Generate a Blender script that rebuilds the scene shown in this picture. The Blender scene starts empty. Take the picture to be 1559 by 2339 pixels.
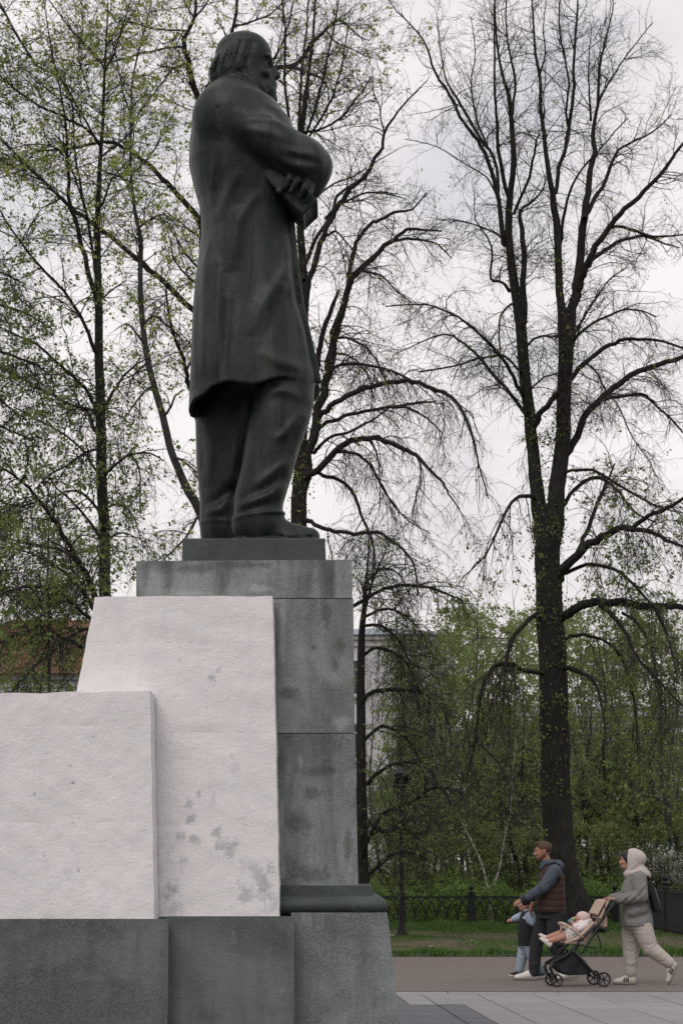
import bpy, math, time
import numpy as np
from mathutils import Vector

T0 = time.time()
SC = bpy.context.scene
COL = SC.collection
R = math.radians

# ------------------------------------------------------------------ camera
F_PX, W_PX, H_PX = 4700.0, 1559.0, 2339.0
CAM_H = 1.45
PITCH = math.atan((1985.0 - H_PX / 2) / F_PX)
cam = bpy.data.cameras.new('camera')
cam_ob = bpy.data.objects.new('camera', cam)
COL.objects.link(cam_ob)
cam_ob.location = (0, 0, CAM_H)
cam_ob.rotation_euler = (math.pi / 2 + PITCH, 0, 0)
cam.sensor_fit = 'VERTICAL'
cam.sensor_height = 36.0
cam.lens = 36.0 * F_PX / H_PX
cam.clip_start, cam.clip_end = 0.2, 3000.0
cam.dof.use_dof = True
cam.dof.focus_distance = 16.5
cam.dof.aperture_fstop = 9.0
SC.camera = cam_ob

# ------------------------------------------------------------------ sky and sun
SUN_AZ, SUN_EL = R(201), R(48)          # compass angle seen from +Y clockwise: behind the camera, to the left
world = bpy.data.worlds.new('World')
SC.world = world
world.use_nodes = True
nt = world.node_tree
nt.nodes.clear()
N, L = nt.nodes.new, nt.links.new
out = N('ShaderNodeOutputWorld')
sky = N('ShaderNodeTexSky')
sky.sky_type = 'NISHITA'
sky.sun_disc = False
sky.sun_elevation = SUN_EL
sky.sun_rotation = SUN_AZ
sky.dust_density = 3.0
bg_sky = N('ShaderNodeBackground')
bg_sky.inputs['Strength'].default_value = 0.06
L(sky.outputs['Color'], bg_sky.inputs['Color'])
tc = N('ShaderNodeTexCoord')
mp = N('ShaderNodeMapping')
mp.inputs['Scale'].default_value = (1.0, 1.0, 2.0)
mp.inputs['Location'].default_value = (0.35, 0.0, 0.1)
L(tc.outputs['Generated'], mp.inputs['Vector'])
nz = N('ShaderNodeTexNoise')
nz.inputs['Scale'].default_value = 4.2
nz.inputs['Detail'].default_value = 7.0
nz.inputs['Roughness'].default_value = 0.55
nz.inputs['Distortion'].default_value = 0.4
L(mp.outputs['Vector'], nz.inputs['Vector'])
cr = N('ShaderNodeValToRGB')
cr.color_ramp.elements[0].position = 0.36
cr.color_ramp.elements[0].color = (0.73, 0.71, 0.755, 1)
cr.color_ramp.elements[1].position = 0.58
cr.color_ramp.elements[1].color = (1.0, 0.955, 0.955, 1)
L(nz.outputs['Fac'], cr.inputs['Fac'])
bg_cloud = N('ShaderNodeBackground')
bg_cloud.inputs['Strength'].default_value = 1.0
sepz = N('ShaderNodeSeparateXYZ')
L(tc.outputs['Generated'], sepz.inputs[0])
glow = N('ShaderNodeMapRange')
for _i, _v in enumerate((0.02, 0.26, 0.55, 0.0)): glow.inputs[_i + 1].default_value = _v
L(sepz.outputs['Z'], glow.inputs[0])
warm = N('ShaderNodeMix')
warm.data_type = 'RGBA'
warm.inputs[7].default_value = (1.0, 0.935, 0.885, 1)
L(glow.outputs[0], warm.inputs[0])
L(cr.outputs['Color'], warm.inputs[6])
L(warm.outputs[2], bg_cloud.inputs['Color'])
mx = N('ShaderNodeMixShader')
mx.inputs['Fac'].default_value = 0.96
L(bg_sky.outputs[0], mx.inputs[1])
L(bg_cloud.outputs[0], mx.inputs[2])
L(mx.outputs[0], out.inputs['Surface'])

sun = bpy.data.lights.new('sun', 'SUN')
sun.energy = 1.3
sun.angle = R(30)
sun.color = (1.0, 0.955, 0.93)
sun_ob = bpy.data.objects.new('sun', sun)
COL.objects.link(sun_ob)
_d = Vector((math.sin(SUN_AZ) * math.cos(SUN_EL), math.cos(SUN_AZ) * math.cos(SUN_EL), math.sin(SUN_EL)))
sun_ob.rotation_euler = _d.to_track_quat('Z', 'Y').to_euler()
sun_ob.location = (-20, -20, 30)

SC.view_settings.view_transform = 'Standard'
SC.view_settings.look = 'None'
SC.view_settings.exposure = 0.0
SC.view_settings.gamma = 1.0
SC.view_settings.use_curve_mapping = False
SC.cycles.max_bounces = 6
SC.cycles.diffuse_bounces = 3
SC.cycles.transparent_max_bounces = 8
SC.cycles.use_denoising = False

# ------------------------------------------------------------------ helpers
_cp, _sp = math.cos(PITCH), math.sin(PITCH)
def at(px, py, Y):
    """world point at distance Y (along the ground) behind photograph position px, py"""
    cx, cy = (px - W_PX / 2) / F_PX, (H_PX / 2 - py) / F_PX
    t = Y / (_cp - cy * _sp)
    return np.array((t * cx, Y, CAM_H + t * (_sp + cy * _cp)))

def tag(o, label=None, cat=None, group=None, kind=None):
    if label: o['label'] = label
    if cat: o['category'] = cat
    if group: o['group'] = group
    if kind: o['kind'] = kind
    return o

def empty(name, loc=(0, 0, 0), rz=0.0, label=None, cat=None, group=None):
    o = bpy.data.objects.new(name, None)
    o.empty_display_size = 0.2
    COL.objects.link(o)
    o.location = loc
    o.rotation_euler = (0, 0, rz)
    return tag(o, label, cat, group)

def raw_mesh(name, V, faces_list, mats, smooth=True, mat_idx=None):
    """faces_list: list of int arrays (n,k)"""
    me = bpy.data.meshes.new(name)
    V = np.asarray(V, np.float32)
    faces_list = [np.asarray(f, np.int32) for f in faces_list if len(f)]
    nl = sum(f.size for f in faces_list)
    nf = sum(len(f) for f in faces_list)
    me.vertices.add(len(V)); me.vertices.foreach_set('co', V.ravel())
    me.loops.add(nl); me.loops.foreach_set('vertex_index', np.concatenate([f.ravel() for f in faces_list]))
    me.polygons.add(nf)
    tot = np.concatenate([np.full(len(f), f.shape[1], np.int32) for f in faces_list])
    st = np.concatenate([[0], np.cumsum(tot)[:-1]]).astype(np.int32)
    me.polygons.foreach_set('loop_start', st)
    me.polygons.foreach_set('use_smooth', np.full(nf, smooth, bool))
    for m in (mats if isinstance(mats, (list, tuple)) else [mats]):
        me.materials.append(m)
    if mat_idx is not None:
        me.polygons.foreach_set('material_index', np.asarray(mat_idx, np.int32))
    me.update(calc_edges=True)
    return me

def link(name, me, parent=None, loc=None, rot=None):
    o = bpy.data.objects.new(name, me)
    COL.objects.link(o)
    if parent is not None: o.parent = parent
    if loc is not None: o.location = loc
    if rot is not None: o.rotation_euler = rot
    return o

class MB:
    """collects simple solids into one mesh"""
    def __init__(s): s.V, s.Q, s.n = [], {}, 0
    def add(s, V, F):
        V = np.asarray(V, float)
        s.V.append(V)
        for f in F:
            s.Q.setdefault(len(f), []).append([i + s.n for i in f])
        s.n += len(V)
        return s
    def box(s, c, half, rz=0.0, M=None):
        h = np.array(half, float)
        P = np.array([(x, y, z) for x in (-1, 1) for y in (-1, 1) for z in (-1, 1)]) * h
        if M is not None: P = P @ np.array(M).T
        if rz:
            a, b = math.cos(rz), math.sin(rz)
            P = P @ np.array([[a, b, 0], [-b, a, 0], [0, 0, 1]])
        return s.add(P + np.array(c, float), [(0, 1, 3, 2), (4, 6, 7, 5), (0, 4, 5, 1), (2, 3, 7, 6), (0, 2, 6, 4), (1, 5, 7, 3)])
    def prism(s, poly, y0, y1):
        """poly of (x,z) extruded along Y"""
        n = len(poly)
        V = [(x, y0, z) for x, z in poly] + [(x, y1, z) for x, z in poly]
        F = [tuple(range(n)), tuple(range(2 * n - 1, n - 1, -1))]
        F += [(i, (i + 1) % n, n + (i + 1) % n, n + i) for i in range(n)]
        return s.add(V, [f[::-1] for f in F])
    def tube(s, pts, rad, n=8, caps=True):
        P = np.asarray(pts, float)
        rad = np.broadcast_to(np.asarray(rad, float), (len(P),))
        V, F = tube_rings(P[None], rad[None], n)
        s.add(V, F.tolist())
        if caps:
            b = s.n - len(V)
            k = len(P)
            s.Q.setdefault(n, []).append([b + i for i in range(n)][::-1])
            s.Q[n].append([b + (k - 1) * n + i for i in range(n)])
        return s
    def lathe(s, prof, c=(0, 0, 0), n=20, axis='Z'):
        k = len(prof)
        a = np.linspace(0, 2 * math.pi, n, endpoint=False)
        V = []
        for r, z in prof:
            for t in a:
                p = (r * math.cos(t), r * math.sin(t), z)
                if axis == 'Y': p = (p[0], -p[2], p[1])
                V.append((p[0] + c[0], p[1] + c[1], p[2] + c[2]))
        F = [(i * n + j, i * n + (j + 1) % n, (i + 1) * n + (j + 1) % n, (i + 1) * n + j) for i in range(k - 1) for j in range(n)]
        s.add(V, F)
        b = s.n - len(V)
        s.Q.setdefault(n, []).append([b + i for i in range(n)][::-1])
        s.Q[n].append([b + (k - 1) * n + i for i in range(n)])
        return s
    def mesh(s, name, mat, smooth=False):
        return raw_mesh(name, np.concatenate(s.V), [np.array(f) for f in s.Q.values()], mat, smooth)
    def obj(s, name, mat, parent=None, smooth=False, bevel=0.0, seg=2, loc=None):
        o = link(name, s.mesh(name, mat, smooth), parent, loc)
        if bevel:
            m = o.modifiers.new('bevel', 'BEVEL')
            m.width = bevel; m.segments = seg; m.limit_method = 'ANGLE'; m.angle_limit = R(35)
        return o

def tube_rings(P, rad, n, twist=0.0):
    """P (B,K,3), rad (B,K) -> verts, quads"""
    P = np.asarray(P, float)
    B, K, _ = P.shape
    T = np.gradient(P, axis=1)
    T /= np.linalg.norm(T, axis=2, keepdims=True) + 1e-9
    main = P[:, -1] - P[:, 0]
    main /= np.linalg.norm(main, axis=1, keepdims=True) + 1e-9
    ref = np.where(np.abs(main[:, 2:3]) < 0.8, np.array([[0, 0, 1.0]]), np.array([[0.0, 1.0, 0.0]]))
    # keep the frame continuous: project the reference off each tangent
    U = ref[:, None, :] - (ref[:, None, :] * T).sum(2, keepdims=True) * T
    U /= np.linalg.norm(U, axis=2, keepdims=True) + 1e-9
    Wv = np.cross(T, U)
    a = np.linspace(0, 2 * math.pi, n, endpoint=False) + twist
    V = P[:, :, None, :] + rad[:, :, None, None] * (np.cos(a)[None, None, :, None] * U[:, :, None, :] + np.sin(a)[None, None, :, None] * Wv[:, :, None, :])
    b = np.arange(B)[:, None, None] * (K * n)
    k = np.arange(K - 1)[None, :, None] * n
    j = np.arange(n)[None, None, :]
    j2 = (j + 1) % n
    F = np.stack([b + k + j, b + k + j2, b + k + n + j2, b + k + n + j], -1).reshape(-1, 4)
    return V.reshape(-1, 3), F

# ------------------------------------------------------------------ materials
def mat(name, color, rough=0.8, var=0.15, scale=6.0, bump=0.0, bscale=40.0, metal=0.0, spec=0.3, extra=None, detail=6.0):
    m = bpy.data.materials.new(name)
    m.use_nodes = True
    t = m.node_tree
    p = t.nodes['Principled BSDF']
    p.inputs['Roughness'].default_value = rough
    p.inputs['Metallic'].default_value = metal
    p.inputs['Specular IOR Level'].default_value = spec
    c = t.nodes.new('ShaderNodeTexCoord')
    n1 = t.nodes.new('ShaderNodeTexNoise')
    n1.inputs['Scale'].default_value = scale
    n1.inputs['Detail'].default_value = detail
    n1.inputs['Roughness'].default_value = 0.62
    t.links.new(c.outputs['Object'], n1.inputs['Vector'])
    r = t.nodes.new('ShaderNodeValToRGB')
    col = np.array(color[:3])
    r.color_ramp.elements[0].position = 0.3
    r.color_ramp.elements[1].position = 0.7
    r.color_ramp.elements[0].color = (*np.clip(col * (1 - var), 0, 1), 1)
    r.color_ramp.elements[1].color = (*np.clip(col * (1 + var), 0, 1), 1)
    t.links.new(n1.outputs['Fac'], r.inputs['Fac'])
    t.links.new(r.outputs['Color'], p.inputs['Base Color'])
    if bump:
        n2 = t.nodes.new('ShaderNodeTexNoise')
        n2.inputs['Scale'].default_value = bscale
        n2.inputs['Detail'].default_value = 5.0
        t.links.new(c.outputs['Object'], n2.inputs['Vector'])
        b = t.nodes.new('ShaderNodeBump')
        b.inputs['Strength'].default_value = 0.6
        b.inputs['Distance'].default_value = bump
        t.links.new(n2.outputs['Fac'], b.inputs['Height'])
        t.links.new(b.outputs['Normal'], p.inputs['Normal'])
    return m

class Shader:
    """small node-building helper"""
    def __init__(s, m):
        s.m, s.t = m, m.node_tree
        s.p = s.t.nodes['Principled BSDF']
        s.co = s.t.nodes.new('ShaderNodeTexCoord')
    def node(s, kind, **kw):
        n = s.t.nodes.new(kind)
        for k, v in kw.items():
            if k in n.inputs: n.inputs[k].default_value = v
            else: setattr(n, k, v)
        return n
    def vec(s, scale=(1, 1, 1), loc=(0, 0, 0), rot=(0, 0, 0), src='Object'):
        n = s.node('ShaderNodeMapping')
        n.inputs['Scale'].default_value = scale
        n.inputs['Location'].default_value = loc
        n.inputs['Rotation'].default_value = rot
        s.t.links.new(s.co.outputs[src], n.inputs['Vector'])
        return n.outputs[0]
    def noise(s, scale, detail=6, rough=0.6, v=None, dist=0.0):
        n = s.node('ShaderNodeTexNoise', Scale=scale, Detail=detail, Roughness=rough, Distortion=dist)
        s.t.links.new(v if v is not None else s.co.outputs['Object'], n.inputs['Vector'])
        return n.outputs['Fac']
    def ramp(s, fac, stops):
        n = s.node('ShaderNodeValToRGB')
        e = n.color_ramp.elements
        while len(e) < len(stops): e.new(0.5)
        for i, (pos, c) in enumerate(stops):
            e[i].position = pos
            e[i].color = (c, c, c, 1) if np.isscalar(c) else (*c[:3], 1)
        s.t.links.new(fac, n.inputs['Fac'])
        return n.outputs['Color']
    def mix(s, fac, a, b, mode='MIX'):
        n = s.t.nodes.new('ShaderNodeMix')
        n.data_type = 'RGBA'; n.blend_type = mode
        for sock, v in ((n.inputs[0], fac), (n.inputs[6], a), (n.inputs[7], b)):
            if hasattr(v, 'links') or hasattr(v, 'is_linked'): s.t.links.new(v, sock)
            elif sock == n.inputs[0]: sock.default_value = v
            else: sock.default_value = (*v[:3], 1)
        return n.outputs[2]
    def math(s, op, a, b=None):
        n = s.node('ShaderNodeMath', operation=op)
        for i, v in enumerate((a, b)):
            if v is None: continue
            if hasattr(v, 'links') or hasattr(v, 'is_linked'): s.t.links.new(v, n.inputs[i])
            else: n.inputs[i].default_value = v
        return n.outputs[0]
    def color(s, c): s.t.links.new(c, s.p.inputs['Base Color'])
    def bump(s, h, dist, strength=0.7):
        b = s.node('ShaderNodeBump', Strength=strength, Distance=dist)
        s.t.links.new(h, b.inputs['Height'])
        s.t.links.new(b.outputs[0], s.p.inputs['Normal'])

def blank(name, rough=0.8, spec=0.3, metal=0.0):
    m = bpy.data.materials.new(name)
    m.use_nodes = True
    s = Shader(m)
    s.p.inputs['Roughness'].default_value = rough
    s.p.inputs['Specular IOR Level'].default_value = spec
    s.p.inputs['Metallic'].default_value = metal
    return m, s

# ------------------------------------------------------------------ signed-distance sculpting
class Field:
    """a sampled distance field: smooth unions of limbs, then one continuous skin"""
    def __init__(s, lo, hi, h):
        s.lo, s.h = np.array(lo, float), h
        s.n = np.ceil((np.array(hi) - s.lo) / h).astype(int) + 1
        s.F = np.full(s.n, 1.0, np.float32)
    def _reg(s, lo, hi):
        a = np.clip(np.floor((np.array(lo) - s.lo) / s.h).astype(int), 0, s.n)
        b = np.clip(np.ceil((np.array(hi) - s.lo) / s.h).astype(int) + 1, 0, s.n)
        if np.any(b <= a): return None
        X = (s.lo[0] + s.h * np.arange(a[0], b[0], dtype=np.float32))[:, None, None]
        Y = (s.lo[1] + s.h * np.arange(a[1], b[1], dtype=np.float32))[None, :, None]
        Z = (s.lo[2] + s.h * np.arange(a[2], b[2], dtype=np.float32))[None, None, :]
        return (slice(a[0], b[0]), slice(a[1], b[1]), slice(a[2], b[2])), X.astype(np.float32), Y.astype(np.float32), Z.astype(np.float32)
    def put(s, fn, lo, hi, k=0.02, op='+'):
        m = k + 3 * s.h
        r = s._reg(np.array(lo) - m, np.array(hi) + m)
        if r is None: return s
        sl, X, Y, Z = r
        d = fn(X, Y, Z).astype(np.float32)
        A = s.F[sl]
        k = max(k, 1e-5)
        if op == '+':
            h = np.clip(k - np.abs(A - d), 0, None) / k
            s.F[sl] = np.minimum(A, d) - h * h * k * 0.25
        else:
            d = -d
            h = np.clip(k - np.abs(A - d), 0, None) / k
            s.F[sl] = np.maximum(A, d) + h * h * k * 0.25
        return s
    def cone(s, p, q, r0, r1, k=0.02, op='+'):
        p, q = np.array(p, np.float32), np.array(q, np.float32)
        ba = q - p
        L2 = float(ba @ ba) + 1e-12
        def fn(X, Y, Z):
            x, y, z = X - p[0], Y - p[1], Z - p[2]
            t = np.clip((x * ba[0] + y * ba[1] + z * ba[2]) / L2, 0, 1)
            return np.sqrt((x - t * ba[0]) ** 2 + (y - t * ba[1]) ** 2 + (z - t * ba[2]) ** 2) - (r0 + (r1 - r0) * t)
        rm = max(r0, r1)
        return s.put(fn, np.minimum(p, q) - rm, np.maximum(p, q) + rm, k, op)
    def chain(s, pts, rad, k=0.02, op='+'):
        Pt = [np.array(p, np.float32) for p in pts]
        def fn(X, Y, Z):
            d = None
            for i in range(len(Pt) - 1):
                p, ba = Pt[i], Pt[i + 1] - Pt[i]
                x, y, z = X - p[0], Y - p[1], Z - p[2]
                t = np.clip((x * ba[0] + y * ba[1] + z * ba[2]) / (float(ba @ ba) + 1e-12), 0, 1)
                e = np.sqrt((x - t * ba[0]) ** 2 + (y - t * ba[1]) ** 2 + (z - t * ba[2]) ** 2) - (rad[i] + (rad[i + 1] - rad[i]) * t)
                d = e if d is None else np.minimum(d, e)
            return d
        rm = max(rad)
        return s.put(fn, np.min(Pt, 0) - rm, np.max(Pt, 0) + rm, k, op)
    def fold(s, pts, amp, width, yw=0.45, side=0, skew=0.0):
        """raise (amp>0) or press in a soft fold along a line lying near the surface; it fades at both ends"""
        Pt = [np.array(p, np.float32) for p in pts]
        ln = [float(np.linalg.norm(Pt[i + 1] - Pt[i])) for i in range(len(Pt) - 1)]
        tot, acc = sum(ln), np.concatenate([[0], np.cumsum(ln)])
        m = width * 2.6 / yw
        r = s._reg(np.min(Pt, 0) - (width * 2.6, m, width * 2.6), np.max(Pt, 0) + (width * 2.6, m, width * 2.6))
        if r is None: return s
        sl, X, Y, Z = r
        best = u = None
        for i in range(len(Pt) - 1):
            p, ba = Pt[i], Pt[i + 1] - Pt[i]
            x, y, z = X - p[0], Y - p[1], Z - p[2]
            t = np.clip((x * ba[0] + z * ba[2]) / (float(ba[0] ** 2 + ba[2] ** 2) + 1e-12), 0, 1)
            e = (x - t * ba[0]) ** 2 + (yw * (y - t * ba[1])) ** 2 + (z - t * ba[2]) ** 2
            q = (acc[i] + t * ln[i]) / tot + 0 * e
            if best is None: best, u = e, q
            else:
                c = e < best
                best, u = np.where(c, e, best), np.where(c, q, u)
        g = amp * np.exp(-best / width ** 2) * np.clip(np.sin(np.pi * u), 0.0, 1.0) ** 0.8
        if side: g = g * np.clip((Y - side[0]) * side[1] / 0.05, 0, 1)
        s.F[sl] -= g.astype(np.float32)
        return s
    def ell(s, c, r, k=0.02, op='+', pitch=0.0, yaw=0.0):
        """ellipsoid; pitch turns it about Y, yaw about Z"""
        c, r = np.array(c, np.float32), np.array(r, np.float32)
        a, b = math.cos(pitch), math.sin(pitch)
        u, v = math.cos(yaw), math.sin(yaw)
        def fn(X, Y, Z):
            x, y, z = X - c[0], Y - c[1], Z - c[2]
            if yaw: x, y = x * u + y * v, -x * v + y * u
            if pitch: x, z = x * a - z * b, x * b + z * a
            k0 = np.sqrt((x / r[0]) ** 2 + (y / r[1]) ** 2 + (z / r[2]) ** 2)
            k1 = np.sqrt((x / r[0] ** 2) ** 2 + (y / r[1] ** 2) ** 2 + (z / r[2] ** 2) ** 2) + 1e-6
            return k0 * (k0 - 1) / k1
        m = float(max(r))
        return s.put(fn, c - m, c + m, k, op)
    def box(s, c, half, rnd=0.01, k=0.02, op='+', M=None):
        c, hf = np.array(c, np.float32), np.array(half, np.float32) - rnd
        M = np.eye(3) if M is None else np.array(M)
        def fn(X, Y, Z):
            x, y, z = X - c[0], Y - c[1], Z - c[2]
            q = [np.abs(x * M[0, i] + y * M[1, i] + z * M[2, i]) - hf[i] for i in range(3)]
            o = np.sqrt(np.maximum(q[0], 0) ** 2 + np.maximum(q[1], 0) ** 2 + np.maximum(q[2], 0) ** 2)
            return o + np.minimum(np.maximum(q[0], np.maximum(q[1], q[2])), 0) - rnd
        m = float(np.linalg.norm(half))
        return s.put(fn, c - m, c + m, k, op)
    def loft(s, sec, k=0.02, op='+', grow=0.0, power=2.0):
        """sec: rows z, cx, cy, rx, ry (ascending z): an upright body of elliptic sections"""
        S = np.array(sec, float)
        def fn(X, Y, Z):
            z = np.clip(Z.ravel(), S[0, 0], S[-1, 0])
            g = [np.interp(z, S[:, 0], S[:, i])[None, None, :] for i in range(1, 5)]
            rx, ry = np.maximum(g[2] + grow, 0.004), np.maximum(g[3] + grow, 0.004)
            q = (np.abs((X - g[0]) / rx) ** power + np.abs((Y - g[1]) / ry) ** power) ** (1 / power)
            d = (q - 1) * np.minimum(rx, ry)
            over = np.maximum(np.maximum(S[0, 0] - Z, Z - S[-1, 0]), -1.0)
            return np.where(over > 0, np.sqrt(np.maximum(d, 0) ** 2 + over ** 2), np.maximum(d, over))
        m = float(max(S[:, 3].max(), S[:, 4].max()) + abs(grow))
        return s.put(fn, (S[:, 1].min() - m, S[:, 2].min() - m, S[0, 0]), (S[:, 1].max() + m, S[:, 2].max() + m, S[-1, 0]), k, op)
    def half(s, fn, k=0.01):
        """cut away where fn > 0"""
        r = s._reg(s.lo, s.lo + s.h * (s.n - 1))
        sl, X, Y, Z = r
        d = fn(X, Y, Z).astype(np.float32)
        A = s.F[sl]
        h = np.clip(k - np.abs(A - d), 0, None) / k
        s.F[sl] = np.maximum(A, d) + h * h * k * 0.25
        return s
    def skin(s, smooth=1):
        F = s.F.copy()
        F[0] = F[-1] = 1; F[:, 0] = F[:, -1] = 1; F[:, :, 0] = F[:, :, -1] = 1
        n = np.array(F.shape)
        B = F < 0
        c = np.zeros(n - 1, np.int8)
        off = [(i, j, k) for i in (0, 1) for j in (0, 1) for k in (0, 1)]
        for i, j, k in off:
            c += B[i:n[0] - 1 + i, j:n[1] - 1 + j, k:n[2] - 1 + k]
        act = np.argwhere((c > 0) & (c < 8))
        idx = np.full(n - 1, -1, np.int32)
        idx[act[:, 0], act[:, 1], act[:, 2]] = np.arange(len(act))
        val = np.stack([F[act[:, 0] + i, act[:, 1] + j, act[:, 2] + k] for i, j, k in off], 1)
        O = np.array(off, float)
        P, cnt = np.zeros((len(act), 3)), np.zeros(len(act))
        for a in range(8):
            for b in range(a + 1, 8):
                if np.abs(O[a] - O[b]).sum() != 1: continue
                va, vb = val[:, a], val[:, b]
                x = (va < 0) != (vb < 0)
                t = np.where(x, va / np.where(x, va - vb, 1), 0)
                P += np.where(x[:, None], O[a] + t[:, None] * (O[b] - O[a]), 0)
                cnt += x
        V = s.lo + s.h * (act + P / cnt[:, None])
        Q = []
        for ax in range(3):
            sl0 = [slice(1, n[i] - 1) for i in range(3)]
            sl1 = list(sl0)
            sl0[ax], sl1[ax] = slice(0, n[ax] - 1), slice(1, n[ax])
            b0, b1 = B[tuple(sl0)], B[tuple(sl1)]
            for flip in (False, True):
                e = np.argwhere((b0 & ~b1) if not flip else (~b0 & b1))
                if not len(e): continue
                for i in range(3):
                    if i != ax: e[:, i] += 1
                u, w = [(1, 2), (2, 0), (0, 1)][ax]
                q = []
                for du, dw in ((1, 1), (0, 1), (0, 0), (1, 0)):
                    cc = e.copy(); cc[:, u] -= du; cc[:, w] -= dw
                    q.append(idx[cc[:, 0], cc[:, 1], cc[:, 2]])
                q = np.stack(q, 1)
                Q.append(q[:, ::-1] if flip else q)
        Q = np.concatenate(Q)
        for _ in range(smooth):
            S, w = np.zeros_like(V), np.zeros(len(V))
            for a, b in ((0, 1), (1, 2), (2, 3), (3, 0)):
                for p, q in ((a, b), (b, a)):
                    for i in range(3):
                        S[:, i] += np.bincount(Q[:, p], V[Q[:, q], i], len(V))
                    w += np.bincount(Q[:, p], minlength=len(V))
            V = 0.5 * V + 0.5 * S / np.maximum(w, 1)[:, None]
        return V, Q
    def obj(s, name, mat, parent=None, smooth=1, origin=(0, 0, 0), post=None):
        V, Q = s.skin(smooth)
        V = V - np.array(origin)
        me = raw_mesh(name, V, [Q], mat, True)
        return link(name, me, parent)
# ------------------------------------------------------------------ ground
rng = np.random.default_rng(7)

def structure(o): o['kind'] = 'structure'; return o

# --- earth and lawn
m_lawn, s_ = blank('lawn_soil', 0.95, 0.1)
g1 = s_.noise(0.35, 5, 0.6)
g2 = s_.noise(4.0, 8, 0.7)
base = s_.mix(s_.ramp(g2, [(0.3, 0), (0.7, 1)]), (0.035, 0.05, 0.02), (0.07, 0.085, 0.03))
soil = s_.mix(s_.ramp(g2, [(0.35, 0), (0.65, 1)]), (0.075, 0.058, 0.04), (0.15, 0.12, 0.085))
s_.color(s_.mix(s_.ramp(g1, [(0.44, 0), (0.60, 0.95)]), base, soil))
s_.bump(g2, 0.03)

def sheet(name, x0, x1, y0, y1, z, mat, nx=1, ny=1, fz=None):
    xs, ys = np.linspace(x0, x1, nx + 1), np.linspace(y0, y1, ny + 1)
    X, Y = np.meshgrid(xs, ys, indexing='ij')
    Z = np.full_like(X, z) if fz is None else fz(X, Y)
    V = np.stack([X, Y, Z], -1).reshape(-1, 3)
    i, j = np.meshgrid(np.arange(nx), np.arange(ny), indexing='ij')
    a = (i * (ny + 1) + j).ravel()
    F = np.stack([a, a + ny + 1, a + ny + 2, a + 1], 1)
    return structure(link(name, raw_mesh(name, V, [F], mat)))

sheet('ground', -1500, 1500, -300, 2500, -0.06, m_lawn)
LAWN_Y0, LAWN_Y1 = 35.2, 58.0
def lawn_z(X, Y):
    e = np.clip((Y - LAWN_Y0) / 1.2, 0, 1)
    return 0.02 + e * (0.03 + 0.035 * np.sin(X * 0.7 + 1) * np.sin(Y * 0.5) + 0.02 * np.sin(X * 2.1 + Y))
sheet('lawn', -30, 30, LAWN_Y0, 130, 0, m_lawn, 120, 190, lawn_z)

# --- brick path
m_path, s_ = blank('path_pavers', 0.85, 0.2)
bt = s_.node('ShaderNodeTexBrick', Scale=1.0)
bt.inputs['Brick Width'].default_value = 0.2
bt.inputs['Row Height'].default_value = 0.1
bt.inputs['Mortar Size'].default_value = 0.006
bt.inputs['Color1'].default_value = (0.152, 0.126, 0.112, 1)
bt.inputs['Color2'].default_value = (0.19, 0.158, 0.14, 1)
bt.inputs['Mortar'].default_value = (0.06, 0.052, 0.05, 1)
s_.t.links.new(s_.vec(rot=(0, 0, R(38))), bt.inputs['Vector'])
red = s_.ramp(s_.noise(0.5, 3, 0.5, s_.vec(scale=(0.25, 1.2, 1), loc=(3.1, 0.4, 0))), [(0.44, 0), (0.62, 1)])
grain = s_.noise(9, 6, 0.7)
c1 = s_.mix(red, s_.mix(0.30, bt.outputs['Color'], (0.165, 0.155, 0.14)), s_.mix(0.4, bt.outputs['Color'], (0.20, 0.135, 0.115)))
s_.color(s_.mix(s_.math('MULTIPLY', s_.ramp(grain, [(0.35, 0), (0.7, 1)]), 0.4), c1, (0.10, 0.095, 0.09)))
s_.bump(bt.outputs['Fac'], -0.004)
sheet('brick_path', -40, 40, 25.3, LAWN_Y0, 0.004, m_path)
kerb = MB()
for i in range(60):
    x = -24 + i * 0.8
    kerb.box((x, LAWN_Y0 + 0.05, 0.0), (0.396, 0.05, 0.045))
o = structure(kerb.obj('kerb', mat('kerb_stone', (0.085, 0.08, 0.072), 0.9, 0.3, 8, 0.004), None, bevel=0.008))

# --- granite slab paving of the square, joints run towards the statue's back left
m_slab, s_ = blank('paving_granite', 0.72, 0.3)
sp = s_.noise(160, 3, 0.7)
bl = s_.noise(1.6, 6, 0.65)
oi = s_.node('ShaderNodeObjectInfo')
cA = s_.mix(s_.ramp(bl, [(0.35, 0), (0.68, 1)]), (0.215, 0.212, 0.216), (0.30, 0.293, 0.293))
cB = s_.mix(s_.ramp(sp, [(0.42, 0), (0.58, 1)]), (0.17, 0.17, 0.178), (0.33, 0.323, 0.316))
cC = s_.mix(0.4, cA, cB)
s_.color(s_.mix(s_.math('MULTIPLY', oi.outputs['Random'], 0.55), cC, (0.19, 0.186, 0.19)))
s_.bump(sp, 0.002)
m_slab_dark, s_ = blank('paving_dark_granite', 0.7, 0.3)
sp = s_.noise(160, 3, 0.7)
bl = s_.noise(2.2, 6, 0.65)
cA = s_.mix(s_.ramp(bl, [(0.35, 0), (0.68, 1)]), (0.078, 0.083, 0.096), (0.118, 0.122, 0.134))
s_.color(s_.mix(0.3, cA, s_.ramp(sp, [(0.4, (0.06, 0.063, 0.067)), (0.6, (0.155, 0.155, 0.162))])))
s_.bump(sp, 0.002)
m_joint = mat('paving_bed', (0.03, 0.029, 0.028), 0.95, 0.2)
sheet('plaza_bed', -40, 40, -12, 25.3, -0.022, m_joint)

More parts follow.
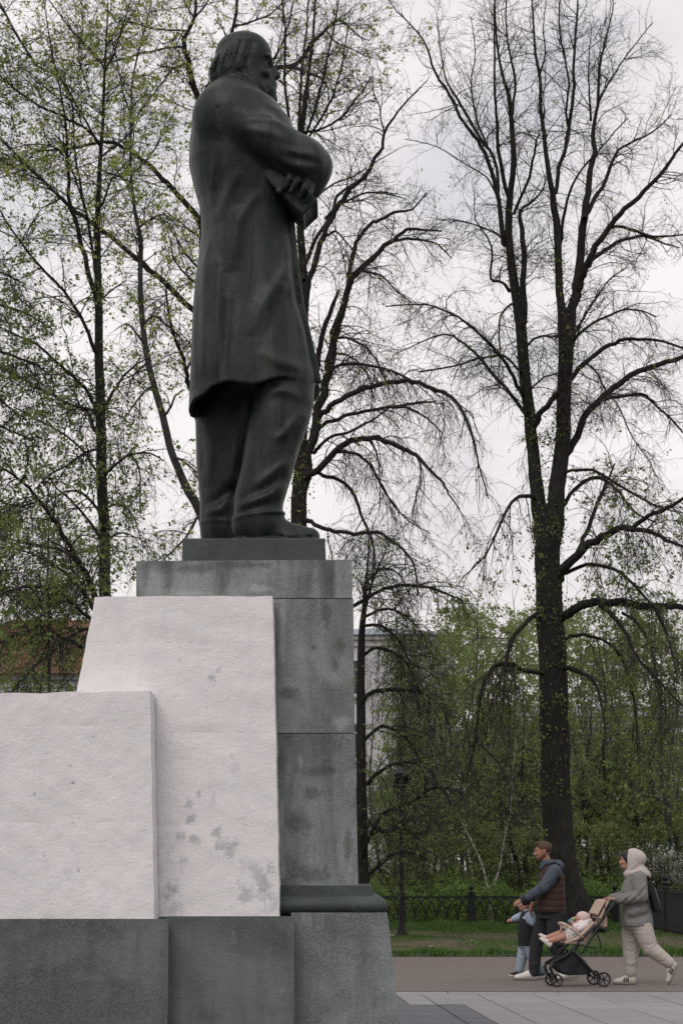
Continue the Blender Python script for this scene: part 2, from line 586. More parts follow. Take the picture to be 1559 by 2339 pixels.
plaza = structure(empty('plaza'))
PL_YAW = math.atan2(270.0, F_PX)            # paving rows lean a little to the left going away
_c, _s = math.cos(PL_YAW), math.sin(PL_YAW)
def pv(u, v): return (_c * u - _s * v, _s * u + _c * v)
Y_END = 24.9
def slab(u0, u1, v0, v1, z, mt):
    """one paving slab; slabs at the far edge are cut off along the straight border"""
    g, b = 0.010, 0.007
    def ring(e, zz):
        P = []
        for u, v in ((u0 + g + e, v0 + g + e), (u1 - g - e, v0 + g + e), (u1 - g - e, v1 - g - e), (u0 + g + e, v1 - g - e)):
            vm = (Y_END - g - e - _s * u) / _c
            P.append((*pv(u, min(v, vm)), zz))
        return P
    if pv(u0, v0)[1] > Y_END - 0.12 or pv(u1, v0)[1] > Y_END - 0.12: return
    cx, cy = pv((u0 + u1) / 2, (v0 + v1) / 2)
    V = np.array(ring(0, -0.03) + ring(0, -b) + ring(b, 0)) - np.array((cx, cy, 0))
    F = [(8, 9, 10, 11)] + [(i + a, (i + 1) % 4 + a, (i + 1) % 4 + a + 4, i + a + 4) for a in (0, 4) for i in range(4)]
    me = raw_mesh('slab', V, [np.array(F)], mt, False)
    return link('slab', me, plaza, (cx, cy, z))
# anchor the joint pattern on a joint read off the photograph
ax, ay, _ = at(1126, 2281, 23.1)
ay = 4700 * CAM_H / (2281 - 1985)
ax = (1126 - W_PX / 2) / F_PX * ay
U0, V0 = _c * ax + _s * ay, -_s * ax + _c * ay
LENS = [1.3, 1.62, 1.1, 1.75, 1.3, 1.2, 1.6, 1.4]
for i in range(0, 9):                            # light slabs to the east of the pedestal
    u0 = U0 + i * 0.66
    v = V0 + 2.4 - (0.9, 0.2, 0.62, 0.0)[i % 4]
    slab(u0, u0 + 0.66, v, v + 1.6, float(rng.normal(0, 0.0012)), m_slab)
    k = 0
    while v > V0 - 8.5:
        d = LENS[(k + 3 * i) % len(LENS)]
        slab(u0, u0 + 0.66, v - d, v, float(rng.normal(0, 0.0012)), m_slab)
        v -= d; k += 1
for i in range(-11, 0):                          # a dark band steps round the pedestal
    u0 = U0 + i * 0.66
    for j in range(3):
        v = V0 + j * 0.95
        if i == -2:
            slab(u0, u0 + 0.36, v, v + 0.95, 0.0, m_slab_dark)
            slab(u0 + 0.36, u0 + 0.66, v, v + 0.95, 0.0, m_slab)
        else:
            slab(u0, u0 + 0.66, v, v + 0.95, float(rng.normal(0, 0.001)), m_slab if i == -1 else m_slab_dark)
    for j in range(10):
        v = V0 - (j + 1) * 0.9
        if i == -1:
            slab(u0, u0 + 0.285, v, v + 0.9, 0.0, m_slab_dark)
            slab(u0 + 0.285, u0 + 0.66, v, v + 0.9, 0.0, m_slab)
        else:
            slab(u0, u0 + 0.66, v, v + 0.9, float(rng.normal(0, 0.001)), m_slab_dark)
for i in range(-10, 14):                         # border slabs along the path
    x0 = -6 + i * 1.32
    V = MB().box((0, 0, -0.014), (0.654, 0.193, 0.014))
    V.obj('slab', m_slab, plaza, bevel=0.004, loc=(x0, 25.3 - 0.2, 0.0))

# --- grass blades on the lawn
def grass():
    n = 150000
    X = rng.uniform(-3.2, 10.5, n)
    Y = LAWN_Y0 + 0.02 + rng.power(1.0, n) * 19
    Y[:9000] = LAWN_Y0 + rng.normal(0.10, 0.09, 9000)
    w = np.sin(X * 0.9 + 0.6 * Y) + np.sin(2.3 * X - 0.8 * Y + 1) * 0.6 + np.sin(0.37 * Y + 2)
    near_f = np.clip((Y - 47.5) / 4, 0, 1) + np.clip((36.6 - Y) / 1.2, 0, 1)
    keep = rng.uniform(0, 1, n) < np.clip(0.22 + 0.18 * w + 0.85 * near_f, 0.05, 1)
    X, Y, nf = X[keep], Y[keep], near_f[keep]
    n = len(X)
    h = rng.uniform(0.035, 0.10, n) * (0.7 + 0.9 * np.clip(nf, 0, 1)) * (0.75 + 0.5 * np.sin(X * 3.1) ** 2)
    a = rng.uniform(0, 2 * math.pi, n)
    wd = rng.uniform(0.006, 0.012, n)
    lean = rng.normal(0, 0.45, (n, 2)) * h[:, None]
    Z = lawn_z(X, Y) - 0.005
    P = np.stack([X, Y, Z], 1)
    D = np.stack([np.cos(a) * wd, np.sin(a) * wd, np.zeros(n)], 1)
    T = P + np.stack([lean[:, 0], lean[:, 1], h], 1)
    V = np.stack([P - D, P + D, T], 1).reshape(-1, 3)
    F = np.arange(3 * n).reshape(-1, 3)
    m, s = blank('grass_blade', 0.7, 0.15)
    c = s.ramp(s.noise(0.8, 5, 0.7), [(0.3, (0.035, 0.085, 0.02)), (0.7, (0.085, 0.15, 0.035))])
    s.color(c)
    o = link('grass', raw_mesh('grass', V, [F], m, False))
    o['kind'] = 'stuff'
grass()
# ------------------------------------------------------------------ monument: granite pedestal and white wings
def blotch(s, spots, wob=0.35):
    """mask of stains with their own place: spots (x, z, rx, rz) in the object's own metres"""
    sep = s.node('ShaderNodeSeparateXYZ')
    s.t.links.new(s.co.outputs['Object'], sep.inputs[0])
    n = s.math('MULTIPLY', s.math('SUBTRACT', s.noise(11, 9, 0.78), 0.5), wob * 9)
    tot = None
    for x, z, rx, rz in spots:
        a = s.math('DIVIDE', s.math('SUBTRACT', sep.outputs['X'], x), rx)
        b = s.math('DIVIDE', s.math('SUBTRACT', sep.outputs['Z'], z), rz)
        d = s.math('SQRT', s.math('ADD', s.math('MULTIPLY', a, a), s.math('MULTIPLY', b, b)))
        m = s.ramp(s.math('ADD', d, n), [(0.35, 1), (1.05, 0)])
        tot = m if tot is None else s.math('MAXIMUM', tot, m)
    return tot

def granite(name, lo, hi, tint=(1, 1, 1), stain=0.6, seed=0.0, streak=0.4, spots=(), pales=()):
    m, s = blank(name, 0.62, 0.35)
    v = s.vec(loc=(seed, seed * 0.7, seed * 1.3))
    sp = s.noise(120, 2, 0.8, v)
    bl = s.noise(1.5, 8, 0.62, v, 0.6)
    st = s.noise(2.0, 7, 0.6, s.vec(scale=(3.2, 3.2, 0.5), loc=(seed * 2, 0, seed)))
    s_streak = min(1.0, streak + 0.12)
    lo, hi = np.array(lo) * tint * (0.78, 0.82, 0.81), np.array(hi) * tint * (1.10, 1.13, 1.11)
    c = s.mix(s.ramp(bl, [(0.40, 0), (0.60, 1)]), lo, hi)
    c = s.mix(s.math('MULTIPLY', s.ramp(sp, [(0.40, 0), (0.62, 1)]), 0.42), c, hi * 1.9)
    c = s.mix(s.math('MULTIPLY', s.ramp(s.noise(300, 1, 0.5, v), [(0.52, 0), (0.66, 1)]), 0.5), c, lo * 0.45)
    c = s.mix(s.math('MULTIPLY', s.ramp(st, [(0.48, 0), (0.64, 1)]), s_streak), c, (0.05, 0.055, 0.05))
    blot = s.ramp(s.noise(2.6, 6, 0.55, s.vec(loc=(seed + 5, 2, 1)), 0.2), [(0.54, 0), (0.66, 1)])
    c = s.mix(s.math('MULTIPLY', blot, stain), c, (0.05, 0.055, 0.05))
    pale = s.ramp(s.noise(3.4, 7, 0.6, s.vec(loc=(1, seed - 3, 4)), 0.8), [(0.62, 0), (0.75, 1)])
    c = s.mix(s.math('MULTIPLY', pale, 0.35), c, (0.30, 0.32, 0.33))
    if spots: c = s.mix(s.math('MULTIPLY', blotch(s, spots), 0.55), c, (0.042, 0.042, 0.036))
    if pales: c = s.mix(s.math('MULTIPLY', blotch(s, pales), 0.5), c, (0.34, 0.35, 0.355))
    s.color(c)
    s.bump(s.math('ADD', sp, s.math('MULTIPLY', s.noise(28, 5, 0.6, v), 1.4)), 0.006, 0.55)
    return m
YS = 15.0
def spot(px, py, rx, ry, y=15.0, z0=0.0, x0=0.0):
    p = at(px, py, y); k = y / F_PX
    return (p[0] - x0, p[2] - z0, rx * k, ry * k)
m_gr_shaft = granite('granite_shaft', (0.135, 0.143, 0.143), (0.215, 0.22, 0.217), seed=1.3, streak=0.3, stain=0.3,
                     spots=[spot(745, 1395, 14, 40), spot(775, 1480, 16, 26), spot(765, 1520, 9, 30), spot(716, 1478, 8, 10), spot(660, 1580, 30, 16)], pales=[spot(645, 1450, 9, 90), spot(780, 1650, 26, 20)])
m_gr_low = granite('granite_lower_shaft', (0.11, 0.12, 0.122), (0.185, 0.195, 0.196), seed=4.1, stain=0.35, spots=[spot(714, 1812, 22, 20), spot(712, 1995, 50, 22), spot(680, 1880, 34, 40), spot(725, 1760, 60, 14), spot(795, 1930, 12, 60)], pales=[spot(686, 1744, 3, 20), spot(641, 1900, 7, 120), spot(645, 1990, 10, 30)])
m_gr_cap = granite('granite_cap', (0.10, 0.108, 0.112), (0.19, 0.198, 0.20), seed=8.7, streak=0.6, spots=[spot(385, 1310, 16, 60), spot(335, 1300, 14, 50), spot(450, 1300, 60, 14), spot(752, 1330, 14, 50), spot(560, 1290, 90, 10)], pales=[spot(590, 1345, 40, 12), spot(440, 1355, 50, 9)])
m_gr_base = granite('granite_base', (0.068, 0.075, 0.077), (0.115, 0.123, 0.124), seed=2.2, stain=0.45, streak=0.25)
m_gr_base2 = granite('granite_base_end', (0.12, 0.129, 0.13), (0.185, 0.194, 0.194), seed=6.6, stain=0.35, streak=0.2)
m_gr_dark = granite('polished_dark_granite', (0.034, 0.043, 0.044), (0.062, 0.074, 0.075), seed=3.9, stain=0.2, streak=0.15)
m_plinth = granite('plinth_granite', (0.030, 0.034, 0.036), (0.052, 0.058, 0.06), seed=9.4, stain=0.3, streak=0.2)

def white_paint(name, seed, rub=0.6, spots=()):
    m, s = blank(name, 0.88, 0.2)
    v = s.vec(loc=(seed, seed * 1.7, seed * 0.4))
    c = s.mix(s.ramp(s.noise(1.3, 6, 0.6, v, 0.5), [(0.35, 0), (0.7, 1)]), (0.69, 0.665, 0.66), (0.76, 0.732, 0.725))
    c = s.mix(s.math('MULTIPLY', s.ramp(s.noise(5.5, 8, 0.7, v), [(0.48, 0), (0.75, 1)]), 0.35), c, (0.60, 0.59, 0.595))
    # paint rubbed off in blotches, more of them low down
    low = s.node('ShaderNodeSeparateXYZ')
    s.t.links.new(s.co.outputs['Object'], low.inputs[0])
    hgt = s.node('ShaderNodeMapRange')
    for i, vv in enumerate((1.0, 3.2, 0.085, -0.09)): hgt.inputs[i + 1].default_value = vv
    s.t.links.new(low.outputs['Z'], hgt.inputs[0])
    bl = s.math('ADD', s.noise(4.5, 8, 0.66, s.vec(loc=(seed, 0.3, seed), scale=(1.3, 1, 0.9)), 0.15), hgt.outputs[0])
    c = s.mix(s.math('MULTIPLY', s.ramp(bl, [(0.60, 0), (0.70, 1)]), rub), c, (0.27, 0.285, 0.31))
    if spots: c = s.mix(s.math('MULTIPLY', blotch(s, spots, 0.75), 0.5), c, (0.25, 0.27, 0.30))
    pit = s.ramp(s.noise(17, 3, 0.5, v), [(0.72, 0), (0.745, 1)])
    c = s.mix(s.math('MULTIPLY', pit, 0.6), c, (0.16, 0.155, 0.15))
    drip = s.ramp(s.noise(2.5, 6, 0.6, s.vec(scale=(3.0, 3.0, 0.35), loc=(seed, 1, 0))), [(0.56, 0), (0.75, 1)])
    c = s.mix(s.math('MULTIPLY', drip, 0.22), c, (0.52, 0.52, 0.53))
    s.color(c)
    h = s.math('ADD', s.math('MULTIPLY', s.noise(38, 7, 0.68, s.vec(scale=(0.8, 1, 1.3))), 0.8), s.math('MULTIPLY', s.noise(9, 5, 0.6, v), 2.0))
    s.bump(h, 0.009, 0.55)
    return m
_wx = at(400, 2090, 14.66)[0]
m_white_a = white_paint('white_painted_stone', 2.7, 0.4, [spot(a, b, c * 1.25, d * 1.25, 14.66, 0, _wx) for a, b, c, d in ((560, 2040, 24, 20), (605, 2020, 18, 34), (432, 1835, 9, 14), (435, 1870, 12, 9), (410, 1912, 16, 9), (445, 1918, 14, 10), (495, 1900, 10, 12), (515, 1940, 22, 22), (385, 2030, 12, 22), (455, 1815, 6, 8), (500, 1530, 8, 9), (485, 1550, 8, 8), (358, 2055, 6, 9))])
m_white_b = white_paint('white_painted_block', 7.9, 0.16)

ped = empty('pedestal', (0, YS + 0.7, 0), 0, 'tall grey granite pedestal of stacked blocks under the bronze statue', 'pedestal')
PO = np.array((0, YS + 0.7, 0))

def solid(name, corners_px, y0, y1, mat, parent, org, bevel=0.01, jitter=0.0):
    """upright block: front outline given as photograph corners on its front plane y0, running back to y1"""
    poly = [(at(px, py, y0)[0] if not isinstance(px, tuple) else px[0], at(px, py, y0)[2] if not isinstance(py, tuple) else py[0]) for px, py in corners_px]
    b = MB().prism([(x - org[0], z - org[2]) for x, z in poly], y0 - org[1], y1 - org[1])
    return b.obj(name, mat, parent, bevel=bevel, seg=2)

G = 2.0  # joint, photograph pixels
solid('cap_stone', [(313, 1366.4), (803, 1366.4), (802, 1280), (313, 1283)], YS, YS + 1.75, m_gr_cap, ped, PO, 0.005)
solid('shaft_block', [(318, 1674.2), (808, 1674.2), (805, 1367.6), (317, 1367.6)], YS, YS + 1.72, m_gr_shaft, ped, PO, 0.005)
solid('shaft_block', [(318, 2021), (816, 2021), (808.5, 1675.6), (318, 1675.6)], YS, YS + 1.74, m_gr_low, ped, PO, 0.005)
core = solid('joint_core', [(330, 2030), (800, 2030), (793, 1300), (330, 1300)], YS + 0.03, YS + 1.6, m_joint, ped, PO, 0)

# moulding: fillet over a torus
def moulding():
    xl, xr = at(560, 2050, 14.85)[0], at(817, 2021, YS)[0]
    z0, z1, z2 = at(800, 2089, 14.82)[2], at(800, 2047, 14.82)[2], at(800, 2023, 14.9)[2]
    yb = YS + 1.8
    prof = [(-0.02, z2), (0.105, z2), (0.105, z1 + 0.004), (0.115, z1)]
    hh = (z1 - z0) / 2
    prof += [(0.13 + 0.075 * math.sin(a), z1 - hh + hh * math.cos(a)) for a in np.linspace(0.25, math.pi - 0.15, 9)]
    prof += [(0.10, z0), (-0.02, z0)]
    rings = []
    V, F = [], []
    for d, z in prof:                       # left front, right front, right back
        rc = min(0.03, d + 0.02)
        V += [(xl, YS - d, z), (xr + d - rc, YS - d, z), (xr + d - rc * 0.3, YS - d + rc * 0.3, z), (xr + d, YS - d + rc, z), (xr + d, yb, z)]
    n = len(prof)
    for i in range(n - 1):
        for j in range(4):
            a = i * 5 + j
            F.append((a, a + 1, a + 6, a + 5)[::-1])
    V = np.array(V) - PO
    o = link('base_moulding', raw_mesh('base_moulding', V, [np.array(F)], m_gr_dark, True), ped)
    md = o.modifiers.new('edge', 'EDGE_SPLIT'); md.split_angle = R(40)
moulding()
ZB = 0.0
def base_block(px0, px1, pytop, y0, y1, mat, batter=0.0, pyt1=None):
    x0, x1 = at(px0, pytop, y0)[0], at(px1, pytop, y0)[0]
    zt = at((px0 + px1) / 2, pytop, y0)[2]
    poly = [(x0, -0.03), (x1 + batter, -0.03), (x1, zt), (x0, zt)]
    return MB().prism([(x - PO[0], z) for x, z in poly], y0 - PO[1], y1 - PO[1]).obj('base_block', mat, ped, bevel=0.014, seg=3)
x1 = at(880, 2088, 14.76)[0]
base_block(669.5, 880, 2089, 14.76, YS + 1.95, m_gr_base2, at(923.5, 2446, 14.76)[0] - x1)
base_block(383, 667.3, 2097.5, 14.46, YS + 1.9, m_gr_base)
base_block(-330, 381, 2103.5, 14.28, YS + 1.9, m_gr_base)

# white wings: a tall slab with a battered left edge, in courses, and a lower block before it
def rough_face_block(name, corners, y0, y1, mat, parent, org, seed, cell=0.045, amp=0.0035, toprough=0.3):
    """quad prism whose front is a fine grid worked rough, with soft broken arrises. corners: bl, br, tr, tl photograph px"""
    bl, br, tr, tl = [at(*c, y0)[[0, 2]] for c in corners]
    w = max(np.linalg.norm(br - bl), np.linalg.norm(tr - tl)); h = np.linalg.norm(tl - bl)
    nu, nv = max(4, int(w / cell)), max(4, int(h / cell))
    u, v = np.meshgrid(np.linspace(0, 1, nu + 1), np.linspace(0, 1, nv + 1), indexing='ij')
    P = (1 - u)[..., None] * ((1 - v)[..., None] * bl + v[..., None] * tl) + u[..., None] * ((1 - v)[..., None] * br + v[..., None] * tr)
    r_ = np.random.default_rng(seed)
    def nse(f):
        ph = r_.uniform(0, 6.28, 8); k = r_.normal(0, f, (8, 2))
        return sum(np.sin(P[..., 0] * k[i, 0] + P[..., 1] * k[i, 1] + ph[i]) for i in range(8)) / 2.8
    d = amp * (0.9 * nse(4) + 0.7 * nse(14) + 0.8 * nse(40))
    e = np.minimum(np.minimum(u * w, (1 - u) * w), np.minimum(v * h, (1 - v) * h))
    eh = np.minimum(u * w, (1 - u) * w)
    d = d - 0.004 * np.exp(-(eh / 0.012) ** 2) * (0.6 + 0.5 * np.abs(nse(30)))
    d = d - 0.0016 * np.exp(-(e / 0.010) ** 2)
    er = 0.002 * nse(25)
    X = P[..., 0] + np.where((u == 0) | (u == 1), er, 0)
    Z = P[..., 1] + np.where((v == 1), er * toprough, 0)
    Vf = np.stack([X, y0 - d, Z], -1)
    ringi = [(i, 0) for i in range(nu + 1)] + [(nu, j) for j in range(1, nv + 1)] + [(i, nv) for i in range(nu - 1, -1, -1)] + [(0, j) for j in range(nv - 1, 0, -1)]
    V = Vf.reshape(-1, 3)
    idx = np.array([i * (nv + 1) + j for i, j in ringi])
    mid = V[idx].copy(); mid[:, 1] = y0 + 0.02
    cen = V.mean(0); mid += (mid - cen) * np.array((0.002, 0, 0.002))
    back = mid.copy(); back[:, 1] = y1
    n0, n1 = len(V), len(idx)
    i, j = np.meshgrid(np.arange(nu), np.arange(nv), indexing='ij')
    a = (i * (nv + 1) + j).ravel()
    F = [np.stack([a, a + nv + 1, a + nv + 2, a + 1], 1)]
    q = np.arange(n1); q2 = (q + 1) % n1
    F.append(np.stack([idx[q2], idx[q], n0 + q, n0 + q2], 1))
    F.append(np.stack([n0 + q2, n0 + q, n0 + n1 + q, n0 + n1 + q2], 1))
    V = np.concatenate([V, mid, back]) - org
    me = raw_mesh(name, V, [np.concatenate(F), np.arange(n0 + n1, n0 + 2 * n1)[::-1][None]], mat, True)
    o = link(name, me, parent)
    md = o.modifiers.new('edge', 'EDGE_SPLIT'); md.split_angle = R(50)
    return o
YW = 14.66
WO = np.array((at(400, 2090, YW)[0], YW, 0))
wing = empty('stone_wing', WO, 0, 'tall white painted stone slab with slanting left side, joined to the granite shaft', 'stone slab')
WO3 = np.array((WO[0], YW, 0))
sl = lambda y: 217 - (y - 1362) * 41 / 216.0
sr = lambda y: 622 + (y - 1361) * 16 / 728.0
cuts = [2093, 1884.5, 1672, 1466.5, 1361]
for i in range(4):
    a, b = cuts[i], cuts[i + 1]
    g0, g1 = (0.0 if i == 0 else 0.06), (0.06 if i < 3 else 0.0)
    rough_face_block('course', [(sl(a), a - g0 + (2 if i == 0 else 0)), (sr(a), a - g0), (sr(b), b + g1), (sl(b), b + g1 + (2 if i == 3 else 0))], YW, YS - 0.01, m_white_a, wing, WO3, 20, toprough=1.4 if i == 3 else 0.2)
YB = 14.32
BO = np.array((at(150, 2090, YB)[0], YB, 0))
blk = empty('stone_block', BO, 0, 'low white painted stone block at the left edge, standing before the taller white slab', 'stone block')
tl = lambda x: 1584 - (x + 0) * 7 / 343.0
cutb = [lambda x: 2106 - x * 6 / 352.0, lambda x: 1877.5, lambda x: 1657.5, tl]
rx = lambda y: 343 + (y - 1577) * 9 / 520.0
for i in range(3):
    a, b = cutb[i], cutb[i + 1]
    g0, g1 = (0.0 if i == 0 else 0.06), (0.06 if i < 2 else 0.0)
    rough_face_block('course', [(-330, a(-330) - g0), (rx(a(350)), a(350) - g0), (rx(b(345)), b(345) + g1), (-330, b(-330) + g1)], YB, YW - 0.012, m_white_b, blk, BO, 40, toprough=1.4 if i == 2 else 0.2)
# ------------------------------------------------------------------ bronze statue
YC = YS + 0.74                                   # statue axis
m_bronze, s_ = blank('weathered_bronze', 0.45, 0.19)
v1 = s_.noise(2.2, 8, 0.6)
v2 = s_.noise(1.7, 7, 0.65, s_.vec(scale=(3.0, 3.0, 0.45)))
c = s_.mix(s_.ramp(v1, [(0.35, 0), (0.65, 1)]), (0.009, 0.0135, 0.013), (0.021, 0.0285, 0.0275))
c = s_.mix(s_.math('MULTIPLY', s_.ramp(v2, [(0.48, 0), (0.66, 1)]), 0.7), c, (0.058, 0.064, 0.057))  # streaky patina, its pale tone also painting in highlights on coat and leg
c = s_.mix(s_.math('MULTIPLY', s_.ramp(s_.noise(70, 4, 0.7), [(0.45, 0), (0.7, 1)]), 0.3), c, (0.02, 0.024, 0.024))
s_.color(c)
s_.t.links.new(s_.ramp(v1, [(0.3, 0.33), (0.7, 0.52)]), s_.p.inputs['Roughness'])
s_.bump(s_.math('ADD', s_.math('ADD', s_.math('MULTIPLY', s_.noise(22, 6, 0.65), 0.7), s_.math('MULTIPLY', s_.noise(110, 3, 0.6), 0.4)), s_.math('MULTIPLY', s_.noise(5.5, 4, 0.55, s_.vec(scale=(1.6, 1.6, 0.55)), 0.8), 1.6)), 0.012, 0.5)

statue = empty('statue', (at(579, 1229, YC)[0], YC, at(579, 1229, YS + 0.16)[2]), 0,
               'dark bronze statue of a bearded man in a long coat with folded arms', 'statue')
SO = np.array(statue.location)

def build_statue():
    def P(px, py, dy=0.0):
        return at(px, py, YC + dy)
    X = lambda px, py, dy=0.0: P(px, py, dy)[0]
    Zf = lambda py, dy=0.0: P(579, py, dy)[2]
    ztop, zbot = Zf(60), Zf(1229, -0.3) - 0.02
    xm = X(590, 700)
    f = Field((xm - 0.72, YC - 0.80, zbot - 0.03), (xm + 0.72, YC + 0.80, ztop + 0.05), 0.0112)
    # coat: back and front outlines as photograph columns at photograph heights, with half breadths
    rows = [  # py, back px, front px, half breadth
        (955, 431, 738, 0.535), (905, 433, 734, 0.53), (865, 435, 727, 0.525), (773, 440, 707, 0.50), (709, 443, 690, 0.48), (640, 448, 683, 0.46), (590, 454, 679, 0.445),
        (545, 460, 672, 0.435), (505, 460, 668, 0.43), (470, 455, 672, 0.44), (430, 443, 680, 0.47), (380, 432, 685, 0.505), (330, 434, 680, 0.53),
        (290, 441, 668, 0.535), (255, 452, 640, 0.50), (228, 466, 604, 0.42), (208, 480, 588, 0.31), (192, 492, 576, 0.22)]
    sec = []
    for py, b, fr, hb in rows:
        xb, xf = X(b, py), X(fr, py)
        sec.append((Zf(py), (xb + xf) / 2, YC, (xf - xb) / 2, hb))
    sec.sort()
    f.loft(sec, 0.03, power=2.25)
    # hollow under the skirt, then the hem: it dips towards the back
    z_in = Zf(840)
    sec_in = [(r[0] - 0.0, r[1], r[2], r[3] - 0.045, r[4] - 0.045) for r in sec if r[0] < z_in + 0.2]
    zin_top = sec_in[-1][0]
    f.loft([(sec_in[0][0] - 0.3, *sec_in[0][1:])] + [(s_[0], s_[1], s_[2], s_[3] * (1 if s_[0] < zin_top - 0.12 else 0.8), s_[4] * (1 if s_[0] < zin_top - 0.12 else 0.8)) for s_ in sec_in], 0.02, op='-', power=2.25)
    hx = [X(p, q, -0.42) for p, q in ((425, 930), (440, 905), (464, 897), (485, 880), (515, 875), (545, 877), (580, 879), (615, 870), (657, 863), (700, 865), (735, 872))]
    hz = [at(579, q, YC + d)[2] for q, d in ((940, 0.0), (912, -0.25), (899, -0.40), (881, -0.45), (875, -0.47), (877, -0.48), (880, -0.48), (870, -0.47), (863, -0.45), (865, -0.4), (872, -0.2))]
    def hem(Xg, Yg, Zg):
        zz = np.interp(Xg.ravel(), hx, hz)[:, None, None]
        far = np.clip((Yg - YC + 0.3) / 0.8, 0, 1)
        zz = zz - 0.05 * far + 0.012 * np.sin(Xg * 17 + Yg * 6) * 0.6
        return np.where(Zg < zin_top - 0.02, zz - Zg, -1.0) * 0.85
    f.half(hem, 0.012)
    # skirt folds: long ridges and hollows
    def ridge(pts, r, k, op='+'):
        f.chain([P(a, b, d) for a, b, d in pts], r, k, op)
    def crease(pts, r, k=0.05, op='-'): ridge(pts, r, k, op)
    def fold(pts, amp, width, **kw):
        f.fold([P(a, b, d) for a, b, d in pts], amp, width, **kw)
    fold([(474, 540, -0.33), (468, 700, -0.375), (464, 860, -0.40)], 0.045, 0.062)
    fold([(497, 580, -0.395), (490, 740, -0.445), (484, 868, -0.465)], 0.045, 0.056)
    fold([(459, 600, -0.20), (450, 760, -0.24), (444, 892, -0.26)], 0.039, 0.051)
    fold([(482, 600, -0.445), (479, 740, -0.49), (474, 872, -0.515)], -0.030, 0.039)
    fold([(520, 680, -0.475), (516, 780, -0.50), (510, 868, -0.52)], -0.024, 0.039)
    fold([(655, 515, -0.37), (661, 590, -0.415), (640, 645, -0.46), (603, 700, -0.485), (575, 770, -0.49)], 0.045, 0.066)
    fold([(648, 650, -0.50), (618, 712, -0.535), (600, 775, -0.545)], -0.036, 0.050)
    fold([(660, 585, -0.42), (673, 650, -0.41), (694, 745, -0.395), (716, 858, -0.395)], 0.045, 0.056)
    fold([(657, 625, -0.475), (674, 700, -0.48), (694, 780, -0.48)], -0.030, 0.044)
    fold([(550, 470, -0.43), (537, 545, -0.465), (527, 620, -0.475)], 0.033, 0.052)
    fold([(590, 800, -0.50), (640, 828, -0.495), (695, 842, -0.43)], 0.033, 0.049)
    ridge([(463, 480, -0.30), (474, 505, -0.385), (477, 532, -0.405)], [0.006, 0.014, 0.006], 0.02, '-')     # slit at the waist
    # centre back vent and front edge of the coat
    ridge([(452, 600, 0.02), (441, 760, 0.02), (432, 920, 0.02)], [0.012, 0.02, 0.02], 0.02, '-')
    ridge([(668, 508, -0.18), (676, 590, -0.2), (690, 700, -0.2), (712, 790, -0.2), (729, 872, -0.2)], [0.018] * 5, 0.012)
    ridge([(672, 508, -0.10), (683, 590, -0.12), (697, 700, -0.12), (718, 790, -0.12)], [0.012] * 4, 0.01, '-')
    fold([(500, 320, -0.50), (483, 395, -0.49), (478, 470, -0.43)], 0.018, 0.046)
    fold([(548, 385, -0.48), (515, 440, -0.47), (492, 500, -0.43)], 0.022, 0.051)
    fold([(518, 370, -0.52), (500, 430, -0.50), (484, 480, -0.45)], -0.021, 0.046)
    fold([(600, 430, -0.46), (565, 470, -0.455), (540, 520, -0.45)], 0.017, 0.041)
    # shoulders, upper arms, sleeves
    f.ell(P(515, 262, -0.34), (0.24, 0.20, 0.22), 0.12)
    f.ell(P(515, 262, 0.34), (0.24, 0.20, 0.22), 0.12)
    sh, el = P(528, 268, -0.38), P(690, 368, -0.40)
    f.chain([sh, P(610, 318, -0.46), el], [0.185, 0.175, 0.185], 0.05)
    f.chain([P(690, 368, -0.40), P(712, 380, -0.33), P(700, 388, -0.18), P(668, 380, 0.05), P(640, 370, 0.25)], [0.18, 0.165, 0.16, 0.14, 0.12], 0.05)
    f.ell(P(716, 405, -0.30), (0.10, 0.15, 0.16), 0.06)                         # bag of cloth hanging at the elbow
    # far arm
    f.chain([P(528, 268, 0.38), P(610, 325, 0.45), P(672, 388, 0.36)], [0.18, 0.165, 0.16], 0.05)
    f.chain([P(672, 390, 0.36), P(690, 415, 0.10), P(697, 425, -0.10), P(697, 428, -0.25)], [0.15, 0.13, 0.105, 0.085], 0.04)
    # sleeve creases
    fold([(552, 262, -0.555), (590, 262, -0.60), (632, 262, -0.56)], 0.018, 0.030)
    fold([(556, 276, -0.575), (605, 270, -0.625), (650, 280, -0.585)], 0.021, 0.033)
    fold([(556, 270, -0.575), (600, 266, -0.63), (645, 270, -0.60)], -0.013, 0.022)
    fold([(545, 292, -0.575), (600, 300, -0.635), (660, 318, -0.62)], 0.018, 0.035)
    fold([(620, 352, -0.615), (670, 378, -0.60), (722, 388, -0.50)], 0.021, 0.034)
    fold([(640, 336, -0.64), (690, 350, -0.62), (735, 360, -0.50)], 0.019, 0.029)
    fold([(655, 350, -0.64), (700, 366, -0.60), (735, 376, -0.48)], -0.013, 0.023)
    fold([(690, 300, -0.56), (715, 330, -0.54), (733, 365, -0.47)], 0.019, 0.025)
    # shadowed hollow between arm and back
    crease([(500, 300, -0.58), (560, 345, -0.64), (630, 395, -0.60)], [0.015, 0.05, 0.03], 0.05)
    crease([(509, 216, -0.46), (496, 250, -0.56), (494, 285, -0.57), (504, 312, -0.57)], [0.002, 0.004, 0.004, 0.002], 0.02)   # armhole seam
    # collar
    f.loft([(Zf(232), X(546, 226), YC, 0.235, 0.32), (Zf(205), X(538, 205), YC, 0.165, 0.235), (Zf(186), X(533, 190), YC, 0.14, 0.19)], 0.02)
    crease([(500, 200, -0.17), (530, 184, -0.21), (562, 184, -0.22), (580, 206, -0.25), (602, 232, -0.27), (628, 256, -0.26)], [0.012, 0.020, 0.020, 0.022, 0.022, 0.012], 0.015, '+')
